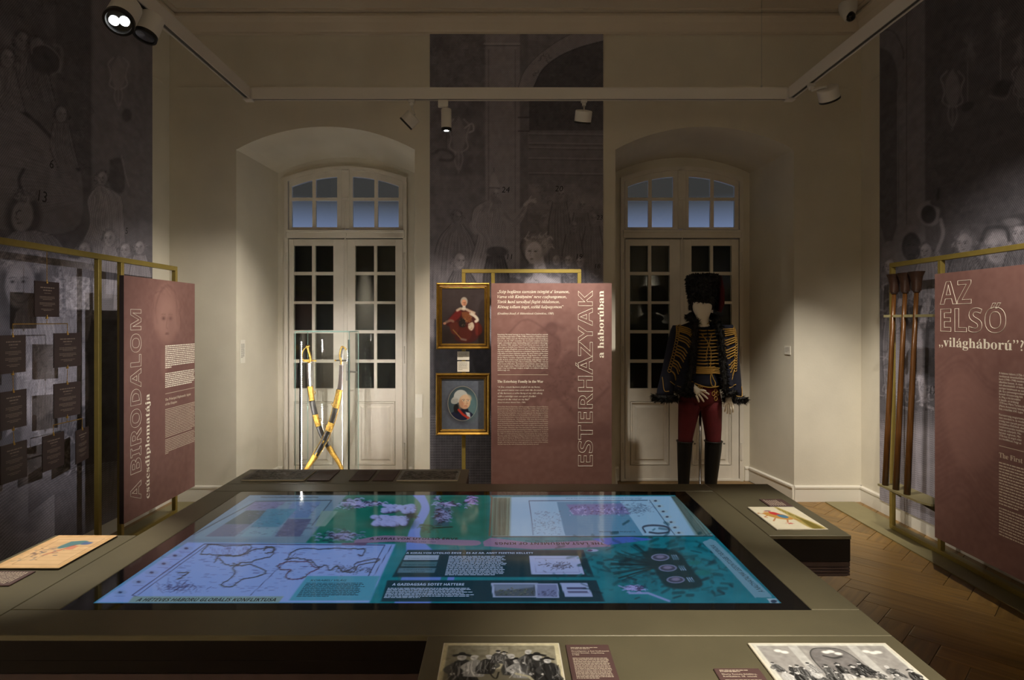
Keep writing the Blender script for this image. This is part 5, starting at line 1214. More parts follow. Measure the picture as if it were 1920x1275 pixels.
a = PL(309.5, 769); ty.bars(a, pw, .0050, 17, .0122, .9, seed=13); a = PL(309.5, 826); ty.bars(a, pw, .0050, 9, .0122, .1, seed=14)
ty.build('lettering', M_LETTERDIM, pan)

# --- right stand
RX = 2.86; RRZ = HC + 2.86/6.71
st_r = stand('long gold frame stand on the right with plum panel and pole rack', (RX, 3.3, 0))
MB().box((RX-.015, 1.5, RRZ-.032), (RX+.015, 4.635, RRZ), .0015).build('rail', M_BRASSPAINT, st_r)
for y in (1.52, 2.95, 4.105, 4.62): MB().box((RX-.015, y-.015, .0385), (RX+.015, y+.015, RRZ-.0325), .0015).build('post', M_BRASSPAINT, st_r)
MB().box((RX-.015, 1.5, .0085), (RX+.015, 4.635, .038), .0015).build('rail', M_BRASSPAINT, st_r)
MB().box((2.715, 1.2, .0005), (2.965, 5.305, .008), .001).build('floor_plate', M_PLATE, st_r)
RPX = 2.596
def PR(px, py): Y = RPX*F/(px-CX); return Vector((RPX, Y, HC-(py-CY)*Y/F))
y1 = PR(1753, 0).y; y0 = y1-.92
pan = make_panel(st_r, (RPX, y1, .232), (0, -1, 0), (-1, 0, 0), .92, 1.812-.232, .026, 'folds')
for y in (4.105, 2.95):
    for z in (.5, 1.6):
        yy = min(y, y1-.03); MB().box((RPX+.0265, yy-.012, z-.012), (RX-.0155, yy+.012, z+.012)).build('bracket', M_BLACK, st_r)
        if yy != y: MB().box((RX-.03, yy-.012, z-.012), (RX-.0155, y-.0155, z+.012)).build('bracket', M_BLACK, st_r)
ty = Type((0, -1, 0), (0, 0, 1), (-1, 0, 0), .0018)
a, b = PR(1763, 571), PR(1822, 568); ty.line('AZ', a, .132, (b-a).length, 'sansb', outline=.006)
a, b = PR(1764, 621), PR(1887, 621); ty.line('ELSŐ', a, .132, (b-a).length, 'sansb', outline=.006); ty.build('lettering', M_LETTER, pan)
ty = Type((0, -1, 0), (0, 0, 1), (-1, 0, 0), .0012)
a, b = PR(1761, 649), PR(1920, 651); ty.line('„világháború”?', a, .056, (b-a).length, 'serifb')
# the text column runs on past the edge of the picture
PWID = .36
left = PR(1873.5, 0).y
def rp(z): return Vector((RPX, left, z))
hr = ['A hétéves háború (1756–1763) előzményei közé', 'rendszerek átrendeződése tartozott. A', 'ború (1740–1748) kezdetén még', 'ellenfelet hozott. A részt', 'telt ellentétekből. A hadba', 'európai hatalmasok az oszt-', 'ják. Ez a szövetségrendszer', 'keresik Oroszország felé', 'A. Még a két birodalmi', 'is látszik, az örökségi', '1770-ben Mária Terézia és', '(Marie Antoinette) feleség', 'höz, a későbbi XVI. Lajos', '', 'Poroszország megtartotta', 'nem mondott le, és miután', 'ország nem maradt porosz', 'korszakhoz fűződnek okai', 'rosakontinentális hódítások', 'határain túlterjedt. Min-', 'berutak segítenek. Min-', '1756-ban és angol oldal-', 'ta a konfliktust, hogy az']
z = PR(1873.5, 701).z
for k, tx in enumerate(hr):
    if tx: ty.line(tx, rp(z-k*.0155), .0108, None, 'sans')
ty.build('lettering', M_LETTER, pan)
ty = Type((0, -1, 0), (0, 0, 1), (-1, 0, 0), .0012)
ty.rule(rp(PR(1874, 836).z), PWID, .003); ty.line('The First “World War”', rp(PR(1873.5, 857).z), .027, None, 'serifb')
z = PR(1873.5, 868).z; ty.bars(rp(z), PWID, .0062, 15, .0152, .35, seed=21); z = PR(1873.5, 953).z; ty.bars(rp(z), PWID, .0062, 10, .0152, .8, seed=22)
ty.build('lettering', M_LETTERDIM, pan)
# rack for the poles
rk = MB(); rk.box((2.787, 4.0, 1.556), (2.845, 4.545, 1.574), .001)
for y0_, y1_ in ((4.485, 4.545), (4.364, 4.441), (4.244, 4.320), (4.0, 4.200)): rk.box((2.748, y0_, 1.556), (2.7865, y1_, 1.574), .001)
rk.build('upper_rack', M_PLATE, st_r)
rk = MB(); rk.prism([(2.685, 4.51), (2.685, 4.08), (2.72, 4.0), (2.845, 4.0), (2.845, 4.51)], 2, .352, .366); rk.build('lower_shelf', M_PLATE, st_r)
for y in (4.105, 4.5): MB().prism([(2.70, .351), (2.8445, .351), (2.8445, .27)], 1, y-.004, y+.004).build('shelf_bracket', M_PLATE, st_r)
M_POLE = mat('dark_varnished_wood', (.105, .042, .011), .26, wood=((60, 60, 5), .45))
M_POLEHEAD = mat('dark_wood_head', (.030, .012, .006), .5, noise=(40, .3))
for k, (y, lab) in enumerate(((4.463, 'farthest of the three wooden poles with flared heads'), (4.342, 'middle of the three wooden poles with flared heads'), (4.222, 'nearest of the three wooden poles with flared heads'))):
    t = tag(empty('wooden_pole', (2.711, y, .367)), lab, 'pole', 'wooden poles leaning in the rack')
    p0, p1 = Vector((2.711, y, .3675)), Vector((2.775, y, 1.735))
    MB().tube([p0, p0.lerp(p1, .3), p0.lerp(p1, .7), p1], [.021, .0195, .0165, .014], 14).build('shaft', M_POLE, t, True)
    d = (p1-p0).normalized(); hd = []
    ax, ay = Vector((0, 1, 0)), Vector((1, 0, 0))
    for h, wx, wy, sh in ((0, .024, .024, 0), (.02, .026, .024, 0), (.06, .030, .026, .004), (.10, .042, .030, .008), (.12, .056, .034, .01), (.13, .060, .036, .01)):
        cc = p1 - d*.002 + d*h + ax*sh
        hd.append([cc + ax*wx*math.copysign(abs(math.cos(q))**.6, math.cos(q)) + ay*wy*math.copysign(abs(math.sin(q))**.6, math.sin(q)) for q in [2*math.pi*i/20 for i in range(20)]])
    MB().loft(hd).build('flared_head', M_POLEHEAD, t, 'angle')
    MB().lathe(p1-d*.014, d, [(0, .018), (.004, .022), (.010, .022), (.012, .018)], 16).build('collar', M_POLEHEAD, t, True)

# ------------------------------------------------------------------ framed portraits on the centre stand
M_GILT = mat('gilt_frame', (.34, .195, .034), .36, metal=.75, noise=(25, .18))
M_GILTDARK = mat('dark_gilt', (.16, .085, .02), .45, metal=.5, noise=(30, .3))
FY = 5.005
def portrait(px0, px1, py0, py1, inn, label, paint, nx, ny):
    a, b = P(px0, py1, FY), P(px1, py0, FY); w = inn*FY/F
    t = tag(empty('framed_portrait', ((a.x+b.x)/2, FY, a.z)), label, 'painting', 'framed portraits on the centre stand')
    prof = [(0, .035), (0, .006), (.10, -.004), (.22, -.006), (.34, .0), (.55, .010), (.72, .008), (.80, .012), (.90, .010), (1, .016), (1, .03)]
    m = MB(); rings = []
    for q, dy in prof:
        i = q*w; y = FY + dy; rings.append([(a.x+i, y, a.z+i), (b.x-i, y, a.z+i), (b.x-i, y, b.z-i), (a.x+i, y, b.z-i)])
    m.loft(rings, cap=False); m.build('frame', M_GILT, t)
    m = MB(); rings = []
    for q, dy in ((.50, .0085), (.53, .006), (.70, .0035), (.74, .0065)):
        i = q*w; y = FY + dy; rings.append([(a.x+i, y, a.z+i), (b.x-i, y, a.z+i), (b.x-i, y, b.z-i), (a.x+i, y, b.z-i)])
    m.loft(rings, cap=False); m.build('inner_moulding', M_GILTDARK, t)
    c = Canvas((a.x+w, FY+.018, a.z+w), (1, 0, 0), (0, 0, 1), b.x-a.x-2*w, b.z-a.z-2*w, nx, ny, 'aspect'); paint(c); c.build('painting', M_OIL, t)
    MB().box((a.x+.004, FY+.031, a.z+.004), (b.x-.004, FY+.036, b.z-.004)).build('backing', M_BLACK, t)
    return t
def paint_noble(c):                            # seated noble in red, dark ground; y runs 0..1.29
    c.fill((.20, .165, .175)); c.poly([(0, 0), (1, 0), (1, .5), (0, .6)], (.24, .20, .21), .7, .3); c.poly([(0, 1.0), (1, 1.0), (1, 1.3), (0, 1.3)], (.13, .085, .08), .8, .2); c.noise(.02, 14, 3)
    RED, DRED, ERM = (.42, .10, .10), (.24, .06, .06), (.80, .74, .66)
    c.poly(spl([(.36, .48), (.24, .62), (.10, .80), (.14, .90), (.30, .86), (.36, 1.0), (.30, 1.2), (.55, 1.29), (.80, 1.22), (.94, 1.0), (.86, .78), (.80, .60), (.66, .50), (.36, .48)], 4), DRED, .95, .04)
    c.poly(spl([(.37, .50), (.24, .64), (.14, .76), (.24, .80), (.40, .70), (.46, .56), (.37, .50)], 4), RED, .95, .03); c.poly(spl([(.62, .50), (.74, .56), (.78, .64), (.64, .60), (.60, .54), (.62, .50)], 4), RED, .95, .03)
    c.poly(spl([(.16, .84), (.34, .78), (.40, .95), (.34, 1.10), (.22, 1.05), (.16, .84)], 4), (.34, .13, .09), .9, .04); c.poly(spl([(.40, .92), (.62, .92), (.70, 1.10), (.60, 1.24), (.42, 1.2), (.40, .92)], 4), (.30, .10, .07), .95, .04); c.poly(spl([(.78, .80), (.92, .86), (.94, 1.05), (.80, 1.10), (.78, .80)], 4), (.38, .12, .09), .9, .04)
    c.poly(spl([(.46, .56), (.60, .56), (.70, .68), (.66, .80), (.56, .78), (.48, .68), (.46, .56)], 4), (.48, .28, .16), .95, .03)
    c.poly(spl([(.44, .70), (.52, .72), (.56, .84), (.52, .92), (.42, .90), (.40, .80), (.44, .70)], 4), (.09, .07, .07), .97, .03)
    for q in ([(.36, .52), (.44, .48), (.52, .50)], [(.58, .50), (.66, .54), (.76, .58)]): c.line(spl(q, 5), .06, ERM, .85, .03)
    c.line(spl([(.68, .60), (.78, .66), (.84, .74), (.80, .78)], 5), .07, (.82, .78, .72), .95, .03); c.poly(spl([(.62, .84), (.72, .80), (.76, .90), (.70, 1.0), (.62, .94), (.62, .84)], 4), ERM, .9, .03)
    for k in range(40): x, y = random.gauss(.58, .12), random.gauss(.72, .10); c.line([(x, y), (x+random.uniform(-.03, .03), y+random.uniform(-.03, .03))], .012, random.choice([(.62, .40, .22), (.75, .66, .52), (.30, .10, .08)]), .45, .012)
    c.line(spl([(.10, .80), (.20, .76), (.26, .78)], 4), .06, (.55, .48, .42), .7, .03); c.ell(.06, .83, .035, .03, (.74, .52, .42), .9, .4); c.line([(.26, .98), (.44, 1.18)], .025, (.55, .42, .24), .8, .015); c.line([(.46, 1.20), (.56, 1.22)], .05, (.5, .46, .42), .7, .03)
    c.ell(.52, .31, .085, .105, (.66, .62, .58), .95, .25); c.ell(.52, .345, .058, .085, (.80, .58, .46), .97, .2); c.ell(.545, .37, .03, .06, (.62, .40, .32), .5, .6); c.poly([(.49, .41), (.55, .41), (.57, .50), (.47, .50)], (.85, .82, .78), .85, .02)
    for x in (.500, .540): c.ell(x, .338, .011, .006, (.15, .08, .08), .95, .5)
    c.line([(.52, .34), (.517, .372), (.525, .375)], .008, (.5, .3, .24), .8, .006); c.line([(.505, .396), (.537, .395)], .008, (.5, .18, .16), .9, .006)
def paint_oval(c):                             # man with white wig in an oval on grey; y runs 0..1.16
    c.fill((.36, .385, .44)); c.noise(.035, 10, 6)
    c.ell(.485, .625, .385, .435, (.20, .20, .23), .7, .25); c.ell(.49, .58, .352, .412, (.66, .62, .55), .95, .03); c.ell(.49, .58, .340, .400, (.24, .30, .33), 1, .03); c.ell(.66, .66, .20, .30, (.44, .60, .62), .55, .8)
    inside = ((c.X-.49)/.338)**2 + ((c.Y-.58)/.398)**2 < 1; keep = c.c.copy()
    c.poly(spl([(.10, 1.02), (.16, .86), (.30, .76), (.40, .72), (.62, .76), (.74, .84), (.84, 1.02), (.5, 1.1), (.10, 1.02)], 4), (.115, .13, .23), 1, .02)
    c.poly(spl([(.34, .58), (.28, .66), (.30, .78), (.38, .80), (.40, .64), (.34, .58)], 4), (.10, .09, .10), .95, .03)
    c.poly([(.43, .68), (.62, .70), (.64, .80), (.50, .80)], (.10, .11, .17), 1, .02); c.line([(.40, .73), (.50, .84), (.66, .94)], .055, (.72, .20, .14), .97, .02); c.poly([(.56, .78), (.66, .80), (.68, .92), (.60, .88)], (.80, .82, .84), .95, .02); c.line([(.62, .90), (.60, .99)], .03, (.72, .30, .22), .9, .02)
    c.ell(.45, .41, .165, .155, (.74, .75, .74), 1, .12); c.poly(spl([(.28, .42), (.22, .50), (.24, .58), (.36, .58), (.40, .48), (.28, .42)], 4), (.70, .70, .68), .97, .02)
    for k in range(4): c.line([(.24, .49+k*.025), (.37, .48+k*.026)], .010, (.42, .42, .42), .6, .01)
    c.ell(.54, .545, .135, .165, (.83, .68, .55), 1, .1); c.ell(.58, .46, .12, .10, (.86, .74, .62), .8, .4); c.ell(.455, .60, .06, .11, (.66, .46, .36), .55, .6); c.ell(.55, .675, .07, .04, (.74, .56, .46), .6, .6)
    for x in (.515, .618): c.ell(x, .515, .026, .012, (.93, .90, .86), .9, .4); c.ell(x+.004, .515, .012, .012, (.16, .14, .15), .97, .3); c.line([(x-.034, .490), (x, .480), (x+.032, .488)], .010, (.42, .32, .28), .8, .008)
    c.line([(.585, .52), (.605, .585), (.578, .595)], .012, (.62, .42, .34), .8, .01); c.line([(.535, .640), (.565, .634), (.598, .640)], .014, (.68, .30, .26), .9, .01); c.ell(.50, .59, .03, .025, (.86, .56, .46), .4, .8)
    c.c[~inside] = keep[~inside]; c.noise(.012, 3, 8, 2)
portrait(818, 918.5, 530, 655, 10.5, 'gilt framed portrait of a seated person in a red robe', paint_noble, 150, 190)
portrait(817, 918.5, 700, 816.5, 11, 'gilt framed oval portrait of a person in a white wig', paint_oval, 170, 196)
def small_card(px0, px1, py0, py1, label, rows, seed):
    Y = CYF-.018; a, b = P(px0, py1, Y), P(px1, py0, Y)
    t = tag(empty('caption_card', ((a.x+b.x)/2, Y, a.z)), label, 'caption card')
    MB().box((a.x, Y-.002, a.z), (b.x, Y+.002, b.z)).build('card', M_CARD, t)
    ty = Type((1, 0, 0), (0, 0, 1), (0, -1, 0), .0004); ty.bars((a.x+.008, Y-.002, b.z-.014), (b.x-a.x)*.75, .0034, rows, .0105, .5, seed=seed); ty.build('lettering', M_CARDINK, t)
small_card(857.5, 880, 659, 675, 'white caption card directly under the red robe portrait', 4, 31)
small_card(857.5, 880, 677.5, 697, 'white caption card directly above the oval portrait', 6, 32)

# ------------------------------------------------------------------ plaques hung under the left rail
HX = -2.585
def UH(px, py): Y = HX*F/(px-CX); return Vector((HX, Y, HC-(py-CY)*Y/F))
PLQ = [  # centre px, centre py, turn degrees, label
    (88, 561, 0, 'brown family tree plaque hanging alone at the top under the gold rail'), (24, 664, -4, 'brown family tree plaque cut by the picture edge, upper of three'), (126.5, 656, 9, 'brown family tree plaque hanging from the right end of the upper gold bar'),
    (25, 768, -3, 'brown family tree plaque at the picture edge, middle of three'), (126, 749, 8, 'brown family tree plaque hung directly above the lower gold bar'), (26, 866, -3, 'brown family tree plaque at the picture edge, lowest of three'),
    (100, 846, -4, 'brown family tree plaque hanging from the left end of the lower gold bar'), (154, 834, -14, 'brown family tree plaque at far right, tilted beside the gold post')]
ends = {}
M_BAR = mat('thin_gold_bar', (.34, .20, .04), .4, metal=.6)
for k, (px, py, turn, lab) in enumerate(PLQ):
    c = UH(px, py); t = tag(empty('hanging_plaque', c - Vector((0, 0, .1))), lab, 'plaque', 'family tree plaques under the rail')
    r = math.radians(turn); R = Vector((math.sin(r), math.cos(r), 0)); N = Vector((math.cos(r), -math.sin(r), 0)); U = Vector((0, 0, 1))
    MB().obox(c, R, U, N, .096, .1, .0025).build('board', M_PLAQUE, t)
    ty = Type(R, U, N, .0034)
    top = c + U*.062
    for rows, w, h, y in ((2, .11, .006, 0), (1, .08, .003, .03), (3, .12, .003, .05), (3, .12, .003, .085), (2, .10, .003, .12)): ty.bars(top - R*w/2 - U*y, w, h, rows, h*2.6, .6, 'c', seed=k*7+int(y*1000))
    ty.build('lettering', M_PLAQUETEXT, t)
    for s_ in ((1, -1) if k not in (5, 6, 7) else (1,)):
        if s_ < 0 and k in (2,): pass
        m = MB(); z = c.z + s_*.1
        m.lathe((c.x, c.y, z-.012), (0, 0, 1), [(0, .004), (.002, .007), (.009, .007), (.012, .004), (.02, .003), (.024, .003)], 10); m.build('clip', M_BAR, t)
    ends[k] = (c + Vector((0, 0, .112)), c - Vector((0, 0, .112)))
def cord(pts, lab, bars=()):
    t = tag(empty('gold_hanger', pts[-1][1]), lab, 'hanger')
    for a, b in pts: MB().tube([a, b], .0016, 6).build('cord', M_BAR, t)
    for a, b in bars: MB().tube([a, b], .0028, 8).build('bar', M_BAR, t)
    return t
g_ = Vector((0, 0, .002))
top0 = Vector((ends[0][0].x, ends[0][0].y, LRZ-.0355)); cord([(top0, ends[0][0]+g_)], 'thin gold cord from the gold rail down to the top plaque')
def fork(src, k1, k2, lab):
    z = (src.z + max(ends[k1][0].z, ends[k2][0].z))/2 + .008
    mid = Vector((src.x, src.y, z)); a = Vector((ends[k1][0].x, ends[k1][0].y, z)); b = Vector((ends[k2][0].x, ends[k2][0].y, z))
    cord([(src-g_, mid), (a, ends[k1][0]+g_), (b, ends[k2][0]+g_)], lab, [(a, b)])
fork(ends[0][1], 1, 2, 'upper thin gold cross bar carrying two plaques')
cord([(ends[2][1]-g_, ends[4][0]+g_)], 'thin gold cord joining the two plaques right of the picture edge column')
cord([(ends[1][1]-g_, ends[3][0]+g_)], 'thin gold cord between the upper and middle picture edge plaques')
cord([(ends[3][1]-g_, ends[5][0]+g_)], 'thin gold cord between the middle and lowest picture edge plaques')
fork(ends[4][1], 6, 7, 'lower thin gold cross bar carrying two plaques')
# ------------------------------------------------------------------ suspended lighting track
TKZ0, TKZ1 = 3.013, 3.090                       # underside, top
TX0, TX1, TY1, TY0 = -1.705, 1.925, 4.22, -1.9
trk = tag(empty('lighting_track', (.1, 1.2, TKZ0)), 'white suspended rectangular lighting track under the ceiling', 'lighting track')
def track_run(a, b):
    a, b = Vector(a), Vector(b); d = (b-a).normalized(); s = Vector((-d.y, d.x, 0)); u = Vector((0, 0, 1)); L = (b-a).length/2; c = (a+b)/2
    MB().obox(c + u*((TKZ1-TKZ0)/2 + .006) + Vector((0, 0, TKZ0)), d, s, u, L, .02, (TKZ1-TKZ0)/2-.006).build('track_profile', M_TRACK, trk)
    MB().obox(c + Vector((0, 0, TKZ0+.009)), d, s, u, L, .012, .003).build('track_groove', M_BLACK, trk)
    for q in (-1, 1): MB().obox(c + s*q*.0165 + Vector((0, 0, TKZ0+.006)), d, s, u, L, .0035, .006).build('track_lip', M_TRACK, trk)
track_run((TX0+.03, TY1, 0), (TX1-.03, TY1, 0)); track_run((TX0, TY1-.03, 0), (TX0, TY0, 0)); track_run((TX1, TY1-.03, 0), (TX1, TY0, 0)); track_run((TX0+.03, -.35, 0), (TX1-.03, -.35, 0)); track_run((TX0+.02, TY0, 0), (TX1-.02, TY0, 0))
for x in (TX0, TX1): MB().box((x-.03, TY1-.03, TKZ0-.006), (x+.03, TY1+.03, TKZ1-.008), .003).build('corner_joint', M_TRACK, trk)
for x, y in ((P(1428, 0, TY1).x, TY1), (TX0, 1.2), (TX1, 1.2), (TX0, -1.0), (TX1, -1.0)):
    MB().cyl((x, y, TKZ1), (x, y, ZC-.002), .0018, n=6).build('suspension_cable', M_STEEL, trk)
    MB().cyl((x, y, TKZ1), (x, y, TKZ1+.02), .006, n=10).build('cable_grip', M_STEEL, trk)

# ------------------------------------------------------------------ spotlights
M_LAMP = mat('lamp_lens_lit', (1, 1, 1), .3, emit=(1.0, .97, .92), estr=14.0)
M_REFLECT = mat('lamp_reflector', (.30, .32, .33), .18, metal=1)
def beam(key, parent):
    pos, tgt, wts, ang, bl, colr = BEAMS[key]
    L = bpy.data.lights.new('beam', 'SPOT'); L.energy = wts; L.spot_size = math.radians(ang); L.spot_blend = bl; L.color = colr; L.shadow_soft_size = .02
    o = bpy.data.objects.new('beam', L); COL.objects.link(o)
    d = Vector(tgt) - Vector(pos); o.rotation_euler = d.to_track_quat('-Z', 'Y').to_euler()
    o.parent = parent; o.location = Vector(pos) - WORLD[parent.name]; return o
def spotlight(label, mount, head, aim, r, L, lens, key=None, body='can', adapter='gear'):
    """mount: point on the underside of the track; head: centre of the front rim; aim: direction"""
    mount, head, d = Vector(mount), Vector(head), Vector(aim).normalized()
    t = tag(empty('track_spotlight', head - Vector((0, 0, r))), label, 'spotlight', 'spotlights on the white track')
    if adapter == 'gear': MB().box((mount.x-.045, mount.y-.014, mount.z-.05), (mount.x+.022, mount.y+.014, mount.z-.001), .003).build('gear_box', M_WHITEMET, t)
    else:
        m = MB(); m.box((mount.x-.02, mount.y-.014, mount.z-.018), (mount.x+.02, mount.y+.014, mount.z-.001), .002); m.box((mount.x-.012, mount.y-.012, mount.z-.04), (mount.x+.012, mount.y+.012, mount.z-.0185), .002); m.build('adapter', M_WHITEMET, t)
    back = head - d*L; mid = head - d*L*.62
    # bent bracket from the adapter to the side of the can
    q = mount - Vector((0, 0, .045)); side = d.cross(Vector((0, 0, 1)))
    side = side.normalized() if side.length > .05 else Vector((1, 0, 0))
    tip = back - d*.004
    MB().tube(spl([tuple(q), tuple(q.lerp(tip, .5) + Vector((0, 0, .004))), tuple(tip)], 4), .008, 8, flat=.6).build('bracket', M_WHITEMET, t, True)
    MB().lathe(back, d, [(0, r*.55), (.003, r*.9), (.008, r), (L*.86, r), (L*.86, r*.985)], 32).build('housing', M_WHITEMET, t, 'angle')
    MB().lathe(back, d, [(L*.862, r*.96), (L*.862, r*1.02), (L, r*1.02), (L, r*.84), (L*.9, r*.80), (L*.9, .0005)], 32, cap=False).build('front_ring', M_BLACK, t, 'angle')
    if lens == 'two':
        u = Vector((0, 0, 1)).cross(d); u.normalize()
        MB().lathe(back, d, [(L*.905, .0005), (L*.905, r*.79)], 28, cap=False).build('reflector', M_REFLECT, t)
        for s_ in (-1, 1): MB().lathe(head - d*L*.085 + u*s_*r*.34, d, [(0, .0005), (.002, r*.26), (.004, r*.33)], 20, cap=False).build('led_lens', M_LAMP, t)
    elif lens == 'one':
        MB().lathe(back, d, [(L*.905, .0005), (L*.905, r*.79)], 28, cap=False).build('reflector', M_REFLECT, t)
        MB().lathe(head - d*L*.06, d, [(0, .0005), (.004, r*.35), (.006, r*.5)], 20, cap=False).build('led_lens', M_LAMP, t)
    else:
        MB().lathe(back, d, [(L*.905, .0005), (L*.93, r*.4), (L*.95, r*.78)], 28, cap=False).build('reflector', M_REFLECT, t, True)
    if key: beam(key, t)
    return t
def aim_of(key): return Vector(BEAMS[key][1]) - Vector(BEAMS[key][0])
HY = 2.78
h1 = P(222, 42, HY)
spotlight('big lit spotlight with two bright lenses at top left', (TX0, 2.83, TKZ0), h1, (.10, -.62, -.78), .062, .15, 'two', 'left_print', adapter='gear')
h2 = P(271, 70, 2.98)
spotlight('unlit spotlight right beside the big lit one at top left', (TX0, 3.02, TKZ0), h2, (-.16, -.30, -.94), .053, .125, 'off', adapter='plain')
h3 = P(760, 233, TY1)
spotlight('white spotlight tilted left on the end track, beside the mural edge', (P(772, 0, TY1).x, TY1, TKZ0), h3, (-.72, .10, -.69), .052, .085, 'off', 'left_panel', adapter='plain')
h4 = P(837, 246, TY1)
spotlight('slim lit spotlight pointing straight down in front of the mural', (P(834, 0, TY1).x, TY1, TKZ0), h4, (0, .06, -1), .034, .15, 'one', 'portraits', adapter='gear')
h5 = P(1092, 231, TY1)
spotlight('white spotlight seen from behind in front of the mural right half', (P(1095, 0, TY1).x, TY1, TKZ0), h5, (-.08, .38, -.92), .056, .085, 'off', 'centre_panel', adapter='plain')
h6 = P(1556, 188, 3.95)
spotlight('white spotlight tilted on the right hand track near the corner', (TX1, 3.93, TKZ0), h6, (.42, .42, -.80), .062, .085, 'off', 'right_corner', adapter='plain')
for key, mt_, lab in (('left_mural', (TX1, 1.25), 'white spotlight on the right track aimed across at the plaques'), ('right_panel', (TX1, 2.6), 'white spotlight on the right track above the right panel'), ('right_mural', (TX0, 2.05), 'white spotlight on the left track aimed across at the poles'), ('right_print', (TX1, 2.1), 'white spotlight on the right track aimed at the rider print'), ('near_print', (.85, -.35), 'white spotlight on the cross track aimed at the near prints'), ('niche_fill', (-.55, -.35), 'white spotlight on the cross track aimed at the sabre niche'), ('floor_right', (TX1, 2.4), 'white spotlight on the right track aimed at the floor'), ('rear_fill_left', (TX0, -1.0), 'white spotlight aimed at the left wall behind the viewer'), ('rear_fill_right', (TX1, -1.0), 'white spotlight aimed at the right wall behind the viewer')):
    pos = Vector(BEAMS[key][0]); d = aim_of(key).normalized()
    spotlight(lab, (mt_[0], mt_[1], TKZ0), pos - d*.015, d, .05, .085, 'off', key, adapter='plain')

# ------------------------------------------------------------------ dome camera on the ceiling
cc = Vector((P(1590, 0, 5.13).x, 5.13, ZC-.001))
t = tag(empty('dome_camera', cc - Vector((0, 0, .16))), 'white dome security camera with black eye on the ceiling', 'camera')
MB().lathe(cc, (0, 0, -1), [(0, .07), (.05, .068), (.085, .058), (.10, .045)], 28).build('housing', M_WHITEMET, t, 'angle')
MB().lathe(cc - Vector((0, .0, .075)), (0, -.45, -.9), [(0, .045), (.03, .047), (.06, .042), (.075, .034)], 28).build('collar', M_WHITEMET, t, 'angle')
MB().lathe(cc - Vector((0, .025, .105)), (0, -.5, -.87), [(0, .036), (.03, .036), (.048, .030), (.056, .018), (.06, .002)], 24).build('lens', M_BLACKGLOSS, t, True)
# ------------------------------------------------------------------ glass case with two crossed sabres
VY0, VY1 = 4.75, 5.06
vx0, vx1 = P(553, 0, VY0).x, P(655, 0, VY0).x
vzt = P(0, 623, VY0).z; vzb = .33
vit = tag(empty('display_case', ((vx0+vx1)/2, (VY0+VY1)/2, 0)), 'tall glass display case with light strips holding the crossed sabres', 'display case')
MB().box((vx0-.01, VY0-.01, .0), (vx1+.01, VY1+.01, .32), .003).build('plinth', M_DOOR, vit)
MB().box((vx0, VY0, .3205), (vx1, VY1, vzb), .001).build('base_plate', M_CARD, vit)
def glass_mat():
    m = bpy.data.materials.new('case_glass'); m.use_nodes = True; t = m.node_tree; t.nodes.clear()
    o = t.nodes.new('ShaderNodeOutputMaterial'); tr = t.nodes.new('ShaderNodeBsdfTransparent'); tr.inputs[0].default_value = (.985, .995, .99, 1); gl = t.nodes.new('ShaderNodeBsdfGlossy'); gl.inputs['Roughness'].default_value = .01
    mx = t.nodes.new('ShaderNodeMixShader'); lw = t.nodes.new('ShaderNodeLayerWeight'); lw.inputs[0].default_value = .5
    pw_ = t.nodes.new('ShaderNodeMath'); pw_.operation = 'POWER'; pw_.inputs[1].default_value = 4.0; ma = t.nodes.new('ShaderNodeMath'); ma.operation = 'MULTIPLY_ADD'; ma.inputs[1].default_value = .45; ma.inputs[2].default_value = .025
    t.links.new(lw.outputs['Facing'], pw_.inputs[0]); t.links.new(pw_.outputs[0], ma.inputs[0])
    t.links.new(ma.outputs[0], mx.inputs[0]); t.links.new(tr.outputs[0], mx.inputs[1]); t.links.new(gl.outputs[0], mx.inputs[2]); t.links.new(mx.outputs[0], o.inputs[0]); return m
M_CASE = glass_mat()
M_GEDGE = mat('green_glass_edge', (.25, .42, .38), .2, spec=.6)
gt = .006
for a, b in (((vx0, VY0, vzb), (vx1, VY0+gt, vzt)), ((vx0, VY1-gt, vzb), (vx1, VY1, vzt)), ((vx0, VY0+gt, vzb), (vx0+gt, VY1-gt, vzt)), ((vx1-gt, VY0+gt, vzb), (vx1, VY1-gt, vzt)), ((vx0, VY0, vzt), (vx1, VY1, vzt+gt))):
    MB().box(a, b).build('glass_sheet', M_CASE, vit)
ed = MB(); e_ = .0035
for x in (vx0, vx1-e_):
    for y in (VY0, VY1-e_): ed.box((x-.0003, y-.0003, vzb), (x+e_+.0003, y+e_+.0003, vzt+gt+.0003))
for y in (VY0-.0004, VY1-e_+.0004): ed.box((vx0, y, vzt+.001), (vx1, y+e_, vzt+gt+.0003))
for x in (vx0-.0004, vx1-e_+.0004): ed.box((x, VY0, vzt+.001), (x+e_, VY1, vzt+gt+.0003))
ed.build('glass_edge', M_GEDGE, vit)
M_LED = mat('led_chip', (1, 1, 1), .4, emit=(1, .95, .86), estr=LED_STRENGTH)
zl = P(0, 637, VY0).z
led = MB()
for px, s_ in ((561.5, 1), (653, -1)):
    x = P(px, 0, VY0).x
    MB().box((x-.006, VY0+.012, vzb), (x+.006, VY0+.026, zl), .001).build('light_strip', M_BLACK, vit)
    z = vzb+.03
    while z < zl-.01:
        led.box((x-.0045+s_*.003, VY0+.0265, z), (x+.0045+s_*.003, VY0+.0285, z+.0055)); z += .0165
tag(led.build('led_row', M_LED, vit), kind='stuff')
MB().tube([(P(640, 0, 4.9).x, 4.93, vzb), (P(640, 0, 4.9).x, 4.93, 1.30)], .004, 8).build('support_rod', M_STEEL, vit)
